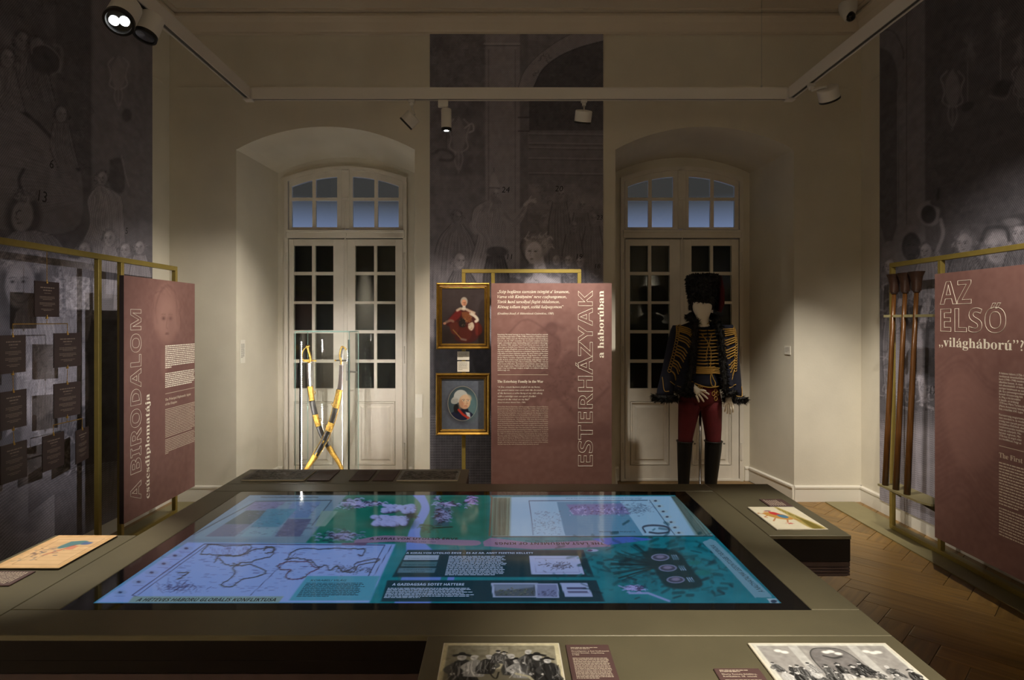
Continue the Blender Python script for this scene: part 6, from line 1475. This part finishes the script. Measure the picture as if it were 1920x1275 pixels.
MB().tube([(P(583, 0, 4.9).x, 4.95, vzb), (P(583, 0, 4.9).x, 4.95, 1.30)], .004, 8).build('support_rod', M_STEEL, vit)

M_GOLD = mat('chased_gold', (.38, .225, .048), .36, metal=1, noise=(60, .55), bump=(180, .6))
M_LEATHER = mat('black_leather', (.012, .011, .011), .35, bump=(200, .2))
M_BLADE = mat('polished_blade', (.62, .60, .60), .22, metal=1)
M_DARKBLADE = mat('dark_blade', (.12, .10, .10), .35, metal=.8)
def ZV(x, y, Y): return P(520 + x/4.25, 600 + y/4.25, Y)
def sabre(label, Y, path, widths, segs, hilt):
    t = tag(empty('sabre', ZV(*path[-1], Y)), label, 'sabre', 'crossed sabres in the glass case')
    pts = np.array(spl(path, 8)); L = np.cumsum([0] + [np.hypot(*(pts[i+1]-pts[i])) for i in range(len(pts)-1)])
    def strip(y0, y1, w, th, mt, name):
        i = [k for k in range(len(pts)) if y0-.1 <= pts[k][1] <= y1+.1]
        pl = [pts[k] for k in i]
        first = np.array([np.interp(y0, pts[:,1], pts[:,0]), y0]); last = np.array([np.interp(y1, pts[:,1], pts[:,0]), y1])
        pl = [first] + [p for p in pl if y0+2 < p[1] < y1-2] + [last]
        rings = []
        for k, p in enumerate(pl):
            d = pl[min(k+1, len(pl)-1)] - pl[max(k-1, 0)]; d = d/np.linalg.norm(d); n = np.array([-d[1], d[0]])
            c = ZV(*p, Y); nn = Vector((n[0], 0, -n[1])).normalized(); ww = (w[0] + (w[1]-w[0])*k/max(1, len(pl)-1))/4.25*Y/F/2
            rings.append([c + nn*ww*math.cos(q) + Vector((0, 1, 0))*th*math.sin(q) for q in [2*math.pi*j/14 for j in range(14)]])
        return MB().loft(rings).build(name, mt, t, True)
    for y0, y1, w, th, mt, name in segs: strip(y0, y1, w, th, mt, name)
    hilt(t, Y)
    return t
def hilt_a(t, Y):                              # knuckle bow curving to the left, bird's head pommel
    g_ = [(268, 325), (262, 290), (250, 250), (243, 215)]
    MB().tube([ZV(*p, Y) for p in spl(g_, 5)], [.013]*11 + [.012, .012, .014, .015, .014], 12, flat=.75).build('grip', M_GOLD, t, True)
    MB().lathe(ZV(243, 218, Y), (0, 0, 1), [(0, .012), (.006, .017), (.012, .016), (.018, .008), (.02, .001)], 14).build('pommel', M_GOLD, t, True)
    MB().tube([ZV(*p, Y-.006) for p in spl([(240, 212), (215, 230), (198, 265), (198, 300), (212, 325), (250, 330)], 6)], .0052, 8).build('knuckle_guard', M_GOLD, t, True)
    MB().tube([ZV(*p, Y) for p in spl([(205, 325), (240, 322), (275, 324), (300, 322), (308, 332)], 5)], .0062, 8).build('cross_guard', M_GOLD, t, True)
    MB().tube([ZV(255, 345, Y), ZV(262, 300, Y)], [.010, .008], 8).build('langet', M_GOLD, t, True)
def hilt_b(t, Y):
    MB().tube([ZV(*p, Y) for p in spl([(508, 350), (508, 300), (512, 250), (522, 222)], 5)], [.012]*8 + [.011]*4 + [.012, .012, .013, .013], 12, flat=.75).build('grip', M_LEATHER, t, True)
    MB().tube([ZV(*p, Y-.008) for p in spl([(498, 320), (499, 260), (512, 214), (535, 220), (550, 240)], 5)], .006, 8).build('back_strap', M_GOLD, t, True)
    MB().tube([ZV(*p, Y-.004) for p in spl([(535, 218), (556, 240), (562, 285), (556, 325), (515, 328)], 6)], .0042, 8).build('knuckle_guard', M_BLADE, t, True)
    MB().tube([ZV(*p, Y) for p in spl([(462, 324), (480, 322), (510, 322), (548, 322)], 4)], .0055, 8).build('cross_guard', M_LEATHER, t, True)
    MB().lathe(ZV(464, 330, Y), (0, 0, 1), [(0, .003), (.004, .008), (.010, .008), (.014, .003)], 10).build('quillon', M_GOLD, t, True)
    MB().tube([ZV(508, 355, Y-.012), ZV(508, 300, Y-.012)], [.007, .004], 8).build('langet', M_GOLD, t, True)
GA = [(528, 642, (50, 46), .015, M_GOLD, 'scabbard_throat'), (642, 756, (45, 46), .0125, M_LEATHER, 'scabbard_body'), (754, 846, (50, 48), .015, M_GOLD, 'scabbard_band'), (844, 1012, (46, 42), .0125, M_LEATHER, 'scabbard_body'), (1008, 1172, (46, 30), .015, M_GOLD, 'scabbard_chape'), (1172, 1195, (44, 20), .017, M_GOLD, 'drag')]
sabre('gilt sabre whose hilt is at the left, blade partly drawn', 4.905, [(254, 325), (255, 420), (261, 530), (280, 660), (312, 790), (358, 920), (420, 1030), (480, 1120), (520, 1195)], None,
      [(334, 540, (40, 38), .004, M_BLADE, 'blade')] + GA, hilt_a)
GB = [(555, 700, (52, 58), .016, M_GOLD, 'scabbard_throat'), (818, 884, (56, 56), .016, M_GOLD, 'scabbard_band'), (698, 822, (46, 46), .0135, M_LEATHER, 'scabbard_body'), (880, 1080, (46, 42), .0135, M_LEATHER, 'scabbard_body'), (1076, 1195, (52, 34), .016, M_GOLD, 'scabbard_chape')]
sb = sabre('gilt sabre whose hilt is at the right, with dark blade', 4.865, [(510, 330), (508, 420), (503, 500), (494, 565), (470, 680), (435, 810), (385, 935), (320, 1055), (225, 1195)], None,
      [(360, 560, (36, 40), .005, M_DARKBLADE, 'blade')] + GB, hilt_b)
PB = np.array(spl([(494, 565), (470, 680), (435, 810), (385, 935), (320, 1055), (225, 1195)], 10))
for sg in (-1, 1):                             # gilt edges framing the leather of the second scabbard
    q = []
    for k in range(len(PB)):
        d = PB[min(k+1, len(PB)-1)] - PB[max(k-1, 0)]; d = d/np.linalg.norm(d); p = PB[k] + np.array([-d[1], d[0]])*23*sg
        if 690 < p[1] < 1090: q.append(ZV(*p, 4.862))
    MB().tube(q, .0038, 6).build('gilt_edge', M_GOLD, sb, True)
for y0_, y1_ in ((958, 982), (1052, 1080)):     # narrow gilt bands across the lower leather
    q = [PB[k] for k in range(len(PB)) if y0_-8 <= PB[k][1] <= y1_+8]
    if len(q) > 1: MB().tube([ZV(*p, 4.863) for p in q], .0138, 10, flat=.9).build('gilt_band', M_GOLD, sb, True)
for t_, (x, y), Y in ((bpy.data.objects['sabre'], (292, 580), 4.905), (bpy.data.objects['sabre'], (340, 795), 4.905), (sb, (443, 672), 4.865), (sb, (392, 845), 4.865)):
    c = ZV(x, y, Y-.004); MB().tube([c + Vector((.011*math.cos(q), 0, .011*math.sin(q))) for q in np.linspace(0, 6.283, 17)], .0028, 6).build('carrying_ring', M_GOLD, t_, True)

# ------------------------------------------------------------------ mannequin in hussar dress
MY = 5.15; ms = MY/F
def H(px, py, dy=0.0):                         # point in the mannequin's plane, dy towards the wall
    return Vector(((px-CX)*ms, MY+dy, HC-(py-CY)*ms))
def hz(px, py): return (px-CX)*ms, HC-(py-CY)*ms
man = tag(empty('mannequin', (H(1316, 0).x, MY, 0)), 'white mannequin in fur cap, gold braided dark jacket, red breeches and boots', 'mannequin')
M_SKIN = mat('white_mannequin', (.80, .73, .60), .5)
M_NAVY = mat('navy_cloth', (.006, .007, .019), .85, bump=(220, .2))
M_RED = mat('crimson_cloth', (.085, .0035, .006), .85, bump=(220, .2), noise=(12, .15))
M_FUR = mat('black_fur', (.008, .007, .006), .7)
M_BRAID = mat('gold_braid', (.46, .27, .06), .5, metal=.35, bump=(400, .5))
M_BOOT = mat('black_boot', (.006, .006, .006), .42, spec=.3)
# body: one skin grown over the skeleton
def skin_body():
    bm = bmesh.new(); lay = bm.verts.layers.skin.verify(); V = {}
    def v(n, p, r): 
        V[n] = bm.verts.new(Vector(p)); V[n][lay].radius = (r, r) if not hasattr(r, '__len__') else r
    def e(*ns):
        for a, b in zip(ns[:-1], ns[1:]): bm.edges.new((V[a], V[b]))
    zz = lambda py: HC-(py-CY)*ms
    X0 = H(1314, 0).x
    v('pel', (X0, MY, zz(735)), (.13, .10)); v('wst', (X0, MY, zz(695)), (.12, .09)); v('chs', (X0, MY, zz(650)), (.15, .105)); v('nek', (X0+.004, MY, zz(612)), (.065, .065)); v('hd0', (X0+.005, MY-.03, zz(599)), (.044, .046)); v('hd1', (X0+.005, MY-.034, zz(591)), (.056, .062)); v('hd2', (X0+.004, MY-.024, zz(578)), (.070, .088)); v('hd3', (X0+.004, MY, zz(556)), (.075, .092)); v('hd4', (X0+.004, MY, zz(543)), (.04, .05))
    e('pel', 'wst', 'chs', 'nek', 'hd0', 'hd1', 'hd2', 'hd3', 'hd4')
    for s, sh, el, wr, pm in (('l', (1268, 625), (1264, 684), (1284, 714), (1295, 728)), ('r', (1362, 625), (1372, 685), (1361, 736), (1359, 748))):
        dy = -.152 if s == 'l' else -.09
        v(s+'sh', H(*sh), .05); v(s+'el', H(*el, .02), .036); v(s+'wr', H(*wr, dy+.035), .024); v(s+'pm', H(*pm, dy-.006), (.032, .018)); e('chs', s+'sh', s+'el', s+'wr', s+'pm')
        base = H(*pm, dy-.006)
        if s == 'l': fl = [((1, -.55), .078), ((.9, -.75), .086), ((.72, -.95), .082), ((.5, -1.05), .066)]; th = (.95, .05)
        else: fl = [((-.10, -1), .066), ((-.02, -1), .080), ((.06, -1), .084), ((.15, -1), .074)]; th = (-.75, -.55)
        for k, ((dx, dz), L) in enumerate(fl):
            d = Vector((dx, 0, dz)).normalized(); sd = Vector((d.z, 0, -d.x))*(k-1.5)*.0138*(1 if s == 'l' else -1)
            p = base + d*.030 + sd
            v(f'{s}f{k}a', p, .0095); v(f'{s}f{k}b', p + d*L*.45 + Vector((0, -.006, 0)), .0085); v(f'{s}f{k}c', p + d*L*.78 + Vector((0, .004, 0)), .0078); v(f'{s}f{k}d', p + d*L + Vector((0, .014, 0)), .0065); e(s+'pm', f'{s}f{k}a', f'{s}f{k}b', f'{s}f{k}c', f'{s}f{k}d')
        d = Vector((th[0], -.35, th[1])).normalized(); v(s+'t0', base + d*.028, .011); v(s+'t1', base + d*.052, .0095); v(s+'t2', base + d*.074 + Vector((0, 0, -.008)), .0078); e(s+'pm', s+'t0', s+'t1', s+'t2')
    for s, hp, kn, an, toe in (('a', (1296, 752), (1284, 832), (1283, 930), (1281, 940)), ('b', (1333, 752), (1337, 832), (1334, 930), (1336, 940))):
        v(s+'h', H(*hp), (.085, .085)); v(s+'k', H(*kn), .055); v(s+'a', H(*an, .015), .036); v(s+'t', H(toe[0], toe[1]+3, -.13), (.034, .024)); e('pel', s+'h', s+'k', s+'a', s+'t')
    V['pel'][lay].use_root = True
    me = bpy.data.meshes.new('body'); bm.to_mesh(me); bm.free()
    o = bpy.data.objects.new('tmp', me); COL.objects.link(o)
    o.modifiers.new('s', 'SKIN'); sd = o.modifiers.new('d', 'SUBSURF'); sd.levels = 2
    bpy.context.view_layer.update()
    ev_ = o.evaluated_get(bpy.context.evaluated_depsgraph_get()); m2 = bpy.data.meshes.new_from_object(ev_)
    bpy.data.objects.remove(o)
    m2.transform(Matrix.Translation(-WORLD[man.name])); m2.polygons.foreach_set('use_smooth', [True]*len(m2.polygons))
    m2.materials.clear(); m2.materials.append(M_SKIN); m2.name = 'body'
    return link_mesh('body', m2, man, WORLD[man.name])
skin_body()
def ring(cx, cz, rx, ry, n=28, dy=0.0, sq=1.0, tilt=0.0):
    out = []
    for k in range(n):
        t = 2*math.pi*k/n; c, s = math.cos(t), math.sin(t)
        c = math.copysign(abs(c)**sq, c); s = math.copysign(abs(s)**sq, s)
        out.append(Vector((cx + rx*c, MY + dy + ry*s, cz + tilt*c)))
    return out
def prof(rows, **k):                           # rows: (py, left px, right px, depth radius m, dy)
    return [ring((l+r)/2*ms - CX*ms, HC-(py-CY)*ms, (r-l)/2*ms, d, dy=dy, **k) for py, l, r, d, dy in rows]
# breeches
br = MB(); br.loft(prof([(716, 1282, 1346, .125, 0), (735, 1277, 1349, .13, 0), (752, 1273, 1352, .125, 0), (763, 1288, 1336, .075, 0), (768, 1304, 1320, .035, 0)]))
br.loft(prof([(752, 1273, 1315, .11, 0), (770, 1272.5, 1311, .10, 0), (800, 1272, 1303, .085, 0), (822, 1272, 1298, .072, 0), (836, 1273, 1297, .066, 0)]))
br.loft(prof([(752, 1311, 1352, .11, 0), (770, 1314, 1352.5, .10, 0), (800, 1320, 1352, .085, 0), (822, 1323, 1351, .072, 0), (836, 1324, 1350, .066, 0)]))
BR = br.build('breeches', M_RED, man, True)
# boots
for pts, fx in (([(828, 1270, 1298, .078, 0), (845, 1270.5, 1297, .076, .004), (875, 1271.5, 1294.5, .066, .01), (905, 1272.5, 1293, .052, .014), (930, 1273, 1292, .048, .014), (944, 1271, 1293, .055, .008)], 1282), ([(828, 1322, 1353, .078, 0), (845, 1322, 1352, .076, .004), (875, 1322, 1348.5, .066, .01), (905, 1322.5, 1345, .052, .014), (930, 1323, 1344, .048, .014), (944, 1322, 1346, .055, .008)], 1334)):
    b = MB(); b.loft(prof(pts), cap=False); bt = b.build('boot', M_BOOT, man, True)
    x = (fx-CX)*ms; f = MB(); rows = []
    for yy, w, h in ((.07, .036, .05), (.03, .044, .075), (-.03, .046, .085), (-.10, .046, .06), (-.16, .042, .042), (-.205, .026, .030)):
        rows.append([Vector((x + w*math.cos(q), MY + yy, .012 + max(0, h*math.sin(q)) if math.sin(q) > 0 else .002 + .01*(1+math.sin(q)))) for q in [2*math.pi*k/18 for k in range(18)]])
    f.loft(rows); f.build('boot_foot', M_BOOT, bt, True)
    p = pts[0]; m = MB(); m.tube(ring((p[1]+p[2])/2*ms-CX*ms, HC-(p[0]-1-CY)*ms, (p[2]-p[1])/2*ms+.003, .081, 24) + [ring((p[1]+p[2])/2*ms-CX*ms, HC-(p[0]-1-CY)*ms, (p[2]-p[1])/2*ms+.003, .081, 24)[0]], .005, 6); m.build('boot_trim', M_LEATHER, bt, True)
    xe = p[2] if fx > 1300 else p[2]; c = H(xe+1.5, 831, -.02)
    m = MB(); m.tube([c + Vector((.007+.007*math.cos(q), 0, .004*math.sin(q))) for q in np.linspace(0, 6.283, 13)], .0026, 6); m.build('boot_tassel', M_LEATHER, bt, True)
# dolman (inner jacket)
dm = MB(); dm.loft(prof([(602, 1302, 1332, .06, .005), (610, 1300, 1334, .065, .005), (618, 1285, 1350, .09, 0), (640, 1282, 1352, .118, 0), (665, 1284, 1350, .118, 0), (688, 1287, 1344, .112, 0), (700, 1285, 1347, .118, 0), (715, 1281, 1350, .138, 0), (723, 1280, 1351, .142, 0)]))
DM = dm.build('dolman', M_NAVY, man, True)
# pelisse: open jacket, two fronts with hanging sleeves
def sheet(name, rows, mt, parent, th=.012):    # rows of points -> thick smooth sheet
    A = np.array([[tuple(p) for p in r] for r in rows]); n0, n1 = A.shape[:2]
    me = MB(); idx = lambda i, j: i*n1+j
    me.add(A.reshape(-1, 3).tolist(), [(idx(i, j), idx(i, j+1), idx(i+1, j+1), idx(i+1, j)) for i in range(n0-1) for j in range(n1-1)])
    o = me.build(name, mt, parent, True); s = o.modifiers.new('thick', 'SOLIDIFY'); s.thickness = th; s.offset = 0; return o
PEL = []
for side in (-1, 1):
    # half shell from the front opening round to the back
    rows = []
    table_rows = [(606, 12, 24, .075), (612, 13, 40, .09), (622, 16, 50, .11), (645, 18, 52, .135), (670, 19, 54, .14), (700, 22, 56, .15), (722, 26, 57, .16), (733, 27, 57, .165)]
    for py, a, b, d in table_rows:
        r = []
        for k in range(13):
            t = k/12; an = math.radians(-76 + t*166)        # front edge to centre back
            x = 1316 + side*(a + (b-a)*max(0, math.sin(max(0, min(1, t*1.9))*math.pi/2)) if t < .55 else 0)
            if t >= .55: x = 1316 + side*b*math.cos((t-.55)/.45*math.pi/2)
            y = -d*math.cos(t*math.pi)*(.98 if t < .5 else .9)
            r.append(H(x, py, y))
        rows.append(r)
    p = sheet('pelisse', rows, M_NAVY, man); PEL.append(p)
    # sleeve
    if side < 0: sl = [(610, 1262, 1292, .085), (620, 1257, 1290, .088), (640, 1252, 1288, .088), (665, 1247, 1282, .082), (690, 1242, 1276, .078), (712, 1237, 1268, .076), (732, 1232, 1263, .074), (742, 1231, 1262, .074)]
    else: sl = [(609, 1344, 1372, .085), (618, 1346, 1377, .088), (640, 1350, 1381, .088), (665, 1354, 1384, .082), (690, 1357, 1386, .078), (712, 1360, 1388, .076), (732, 1363, 1389, .074), (744, 1364, 1390, .074)]
    s_ = MB(); s_.loft(prof([(py, l, r, d, -.005) for py, l, r, d in sl])); SL = s_.build('sleeve', M_NAVY, man, True); PEL.append(SL)
# fur: tufts scattered along a surface, one part per trim
def fur(name, samples, L, parent, seed, w=.004, droop=.3):
    r = random.Random(seed); m = MB()
    for p, n in samples:
        n = Vector(n); d = (n + Vector((r.uniform(-.6, .6), r.uniform(-.6, .6), r.uniform(-.6, .6)-droop))).normalized()*L*r.uniform(.6, 1.3)
        s = d.cross(Vector((r.random(), r.random(), r.random()))).normalized()*w
        p = Vector(p); m.add([p-s, p+s, p+d*.6+s*.6, p+d, p+d*.6-s*.6], [(0, 1, 2, 4), (4, 2, 3)])
    return tag(m.build(name, M_FUR, parent, fix=False), kind='stuff')
def fur_tube(path, rad, n, seed, L=.022):
    pts = np.array(spl(path, 8)); r = random.Random(seed); out = []
    for k in range(n):
        i = r.uniform(0, len(pts)-1.001); a = pts[int(i)]; b = pts[int(i)+1]; p = a + (b-a)*(i-int(i)); t = r.uniform(0, 6.283)
        u = Vector((math.cos(t), 0, math.sin(t))) if abs((b-a)[0]) < abs((b-a)[2]) and False else Vector((math.cos(t), math.sin(t), r.uniform(-.5, .5)))
        u = u.normalized(); out.append((Vector(p) + u*rad*.85, u))
    return out
def fur_trim(name, path, rad, n, seed, L=.030):
    path = [tuple(p) for p in path]
    o = MB().tube(spl(path, 5), rad, 9).build(name, M_FUR, man, True); fur('fur_tufts', fur_tube(path, rad, n, seed), L, o, seed)
fur_trim('fur_collar', [H(1298, 604, -.10), H(1292, 596, -.03), H(1300, 591, .06), H(1316, 590, .085), H(1332, 591, .06), H(1340, 596, -.03), H(1334, 605, -.10)], .027, 900, 1)
fur_trim('fur_facing', [H(1297, 606, -.10), H(1293, 630, -.145), H(1289, 665, -.15), H(1283, 700, -.158), H(1277, 732, -.165)], .021, 700, 2)
fur_trim('fur_facing', [H(1337, 607, -.10), H(1341, 630, -.145), H(1343, 665, -.15), H(1345, 700, -.158), H(1347, 732, -.168)], .021, 700, 3)
fur_trim('fur_hem', [H(1264, 731, -.11), H(1275, 735, -.15), H(1285, 736, -.168)], .022, 350, 4); fur_trim('fur_hem', [H(1346, 736, -.168), H(1358, 735, -.15), H(1366, 732, -.11)], .022, 350, 5)
for (l, r_, py, sd) in ((1232, 1261, 746, 6), (1366, 1390, 748, 7)):
    rr = ring((l+r_)/2*ms-CX*ms, HC-(py-CY)*ms, (r_-l)/2*ms, .074, 16, dy=-.005); fur_trim('fur_cuff', rr + [rr[0]], .029, 1500, sd, .040)
# fur cap with red bag
cap_rows = prof([(581, 1295, 1342, .105, .005), (570, 1294, 1342, .115, 0), (555, 1292, 1343, .122, 0), (535, 1289, 1346, .13, 0), (522, 1288, 1348, .132, 0), (517, 1292, 1344, .115, 0), (516, 1305, 1330, .06, 0)])
cp_ = MB(); cp_.loft(cap_rows)
CP = cp_.build('fur_cap', M_FUR, man, True)
# open the cap over the face: front brim sits higher
me = CP.data
for v in me.vertices:
    w = v.co + Vector(WORLD[CP.name])
    if w.z < HC-(566-CY)*ms and w.y < MY-.02: v.co.z += (HC-(566-CY)*ms - w.z)*.95
bm = bmesh.new(); bm.from_mesh(me); bm.transform(Matrix.Translation(WORLD[CP.name])); BV = BVHTree.FromBMesh(bm)
r_ = random.Random(3); smp = []; fs = [f for f in bm.faces if f.calc_area() > 1e-7]; wts_ = [f.calc_area() for f in fs]
for f in r_.choices(fs, wts_, k=2600):
    vs = [v.co for v in f.verts]; a, b = r_.random(), r_.random()
    q = vs[0].lerp(vs[1], a).lerp(vs[-1].lerp(vs[2 if len(vs) > 3 else -1], a), b) if len(vs) > 3 else vs[0].lerp(vs[1], a).lerp(vs[2], b)
    smp.append((q, f.normal))
bm.free(); fur('fur_tufts', smp, .020, CP, 9, droop=.15)
bg_ = MB(); bg_.loft([[H(1341, 519, -.03), H(1349, 518, -.05), H(1354, 524, .02), H(1346, 524, .08)], [H(1346, 545, -.05), H(1353, 545, -.07), H(1357, 547, .02), H(1349, 547, .08)], [H(1346, 570, -.05), H(1353, 570, -.07), H(1357, 572, .02), H(1348, 572, .07)], [H(1344, 582, -.03), H(1349, 587, -.04), H(1353, 585, .02), H(1346, 584, .05)]])
bg_.build('cap_bag', M_RED, man, True)
# gold braid: cords laid on the front of the cloth by casting rays from the room side
bm = bmesh.new()
for o_ in [DM, BR] + PEL:
    t = bmesh.new(); t.from_mesh(o_.data); t.transform(Matrix.Translation(WORLD[o_.name])); tmp = bpy.data.meshes.new('tmp'); t.to_mesh(tmp); t.free(); bm.from_mesh(tmp); bpy.data.meshes.remove(tmp)
BV = BVHTree.FromBMesh(bm); bm.free()
def on(px, py, lift=.006):
    x, z = hz(px, py); h = BV.ray_cast(Vector((x, MY-1, z)), Vector((0, 1, 0)), 1.5)
    return Vector((x, (h[0].y if h[0] else MY-.12) - lift, z))
def braid(m, pts, r=.0055, n=4): m.tube([on(*p) for p in spl(pts, n)], r, 6)
def zb_(x, y): return (1200 + x/2.832, 480 + y/2.832)
m = MB()
for k in range(13):                            # rows on the dolman
    y = 618 + k*6.1; w0 = 1297 + (k < 3)*4; braid(m, [(w0+2, y+1), (1312, y+1.6), (1318, y+1)], .0058); braid(m, [(1320, y+1), (1326, y+1.6), (1336-(k < 3)*3, y+.6)], .0058)
m.build('dolman_braid', M_BRAID, man, True)
m = MB()
for y in (688, 691, 694, 697): braid(m, [(1290, y), (1316, y+.6), (1338, y)], .0075)
m.build('sash', M_BRAID, man, True)
m = MB(); braid(m, [zb_(240, 655), zb_(290, 678), zb_(340, 688), zb_(400, 684)], .005); braid(m, [(1304, 603), (1317, 608), (1330, 603)], .004)
m.build('dolman_edging', M_BRAID, man, True)
m = MB()                                       # looped cord from the neck to the waist
for q in ([(305, 412), (330, 450), (350, 500), (350, 560), (348, 620)], [(360, 410), (345, 450), (330, 500), (325, 550)], [(352, 600), (360, 640), (372, 665), (366, 684), (350, 676), (346, 650), (352, 610)]): braid(m, [zb_(*p) for p in q], .0045)
m.build('cord_loop', M_BRAID, man, True)
for side, A, B in ((0, [(196, 372), (190, 430), (172, 520), (150, 605)], [(268, 410), (244, 470), (212, 560), (178, 655)]), (1, [(398, 388), (412, 460), (435, 540), (462, 650)], [(478, 386), (486, 440), (484, 520), (481, 600)])):
    m = MB(); a, b = np.array(spl(A, 6)), np.array(spl(B, 6)); n = 15
    for k in range(n):
        i = k/(n-1)*(len(a)-1); pa = a[min(int(i), len(a)-1)]; pb = b[min(int(i), len(b)-1)]; midp = (pa*.35 + pb*.65); 
        if side: midp = pa*.6 + pb*.4
        braid(m, [zb_(*pa), zb_(midp[0], (pa[1]+midp[1])/2 + 1), zb_(*pb)], .0056)
    m.build('pelisse_braid', M_BRAID, man, True)
    m = MB()                                   # chain of small loops down the outer side
    c_ = a if side == 0 else b
    for i in range(0, len(c_)):
        x, y = zb_(*c_[i]); dx = -3 if side == 0 else 1.5
        m.tube([on(x + dx + 2.6*math.cos(q), y + 3.2*math.sin(q), .008) for q in np.linspace(0, 6.28, 9)], .0028, 5)
    if side == 1:
        for i in range(0, 9): x, y = zb_(402+i*3, 395+i*16); m.tube([on(x + 3*math.cos(q), y + 4.5*math.sin(q), .008) for q in np.linspace(0, 6.28, 9)], .0028, 5)
    m.build('looped_braid', M_BRAID, man, True)
    m = MB()
    braid(m, ([zb_(112, 640), zb_(116, 708), zb_(140, 712)] if side == 0 else [zb_(438, 690), zb_(470, 684), zb_(490, 676)]), .0035); braid(m, ([zb_(145, 660), zb_(170, 678), zb_(196, 688)] if side == 0 else [zb_(470, 734), zb_(500, 738), zb_(528, 738), zb_(528, 690)]), .0035)
    m.build('cuff_braid', M_BRAID, man, True)
m = MB()                                       # trefoil knots on the breeches
for cx_, cy_, s_ in ((378, 722, 1), (290, 690, .6)):
    for dx, dy in ((-14, 0), (14, 0), (0, 26), (0, -14)):
        m.tube([on(*zb_(cx_ + (dx + 9*math.cos(q))*s_, cy_ + (dy + 11*math.sin(q))*s_)) for q in np.linspace(0, 6.28, 11)], .0034, 5)
m.build('breeches_braid', M_BRAID, man, True)
MB().cyl((H(1317, 0).x, MY+.06, .02), (H(1317, 0).x, MY+.06, .86), .011, n=14).build('support_pole', M_STEEL, man, True)
MB().lathe((H(1316, 0).x, MY+.02, .0005), (0, 0, 1), [(0, .24), (.006, .24), (.010, .232)], 40).build('base_plate', M_STEEL, man)

# ------------------------------------------------------------------ clean up the type setter
bpy.data.objects.remove(TO); bpy.data.curves.remove(TC)
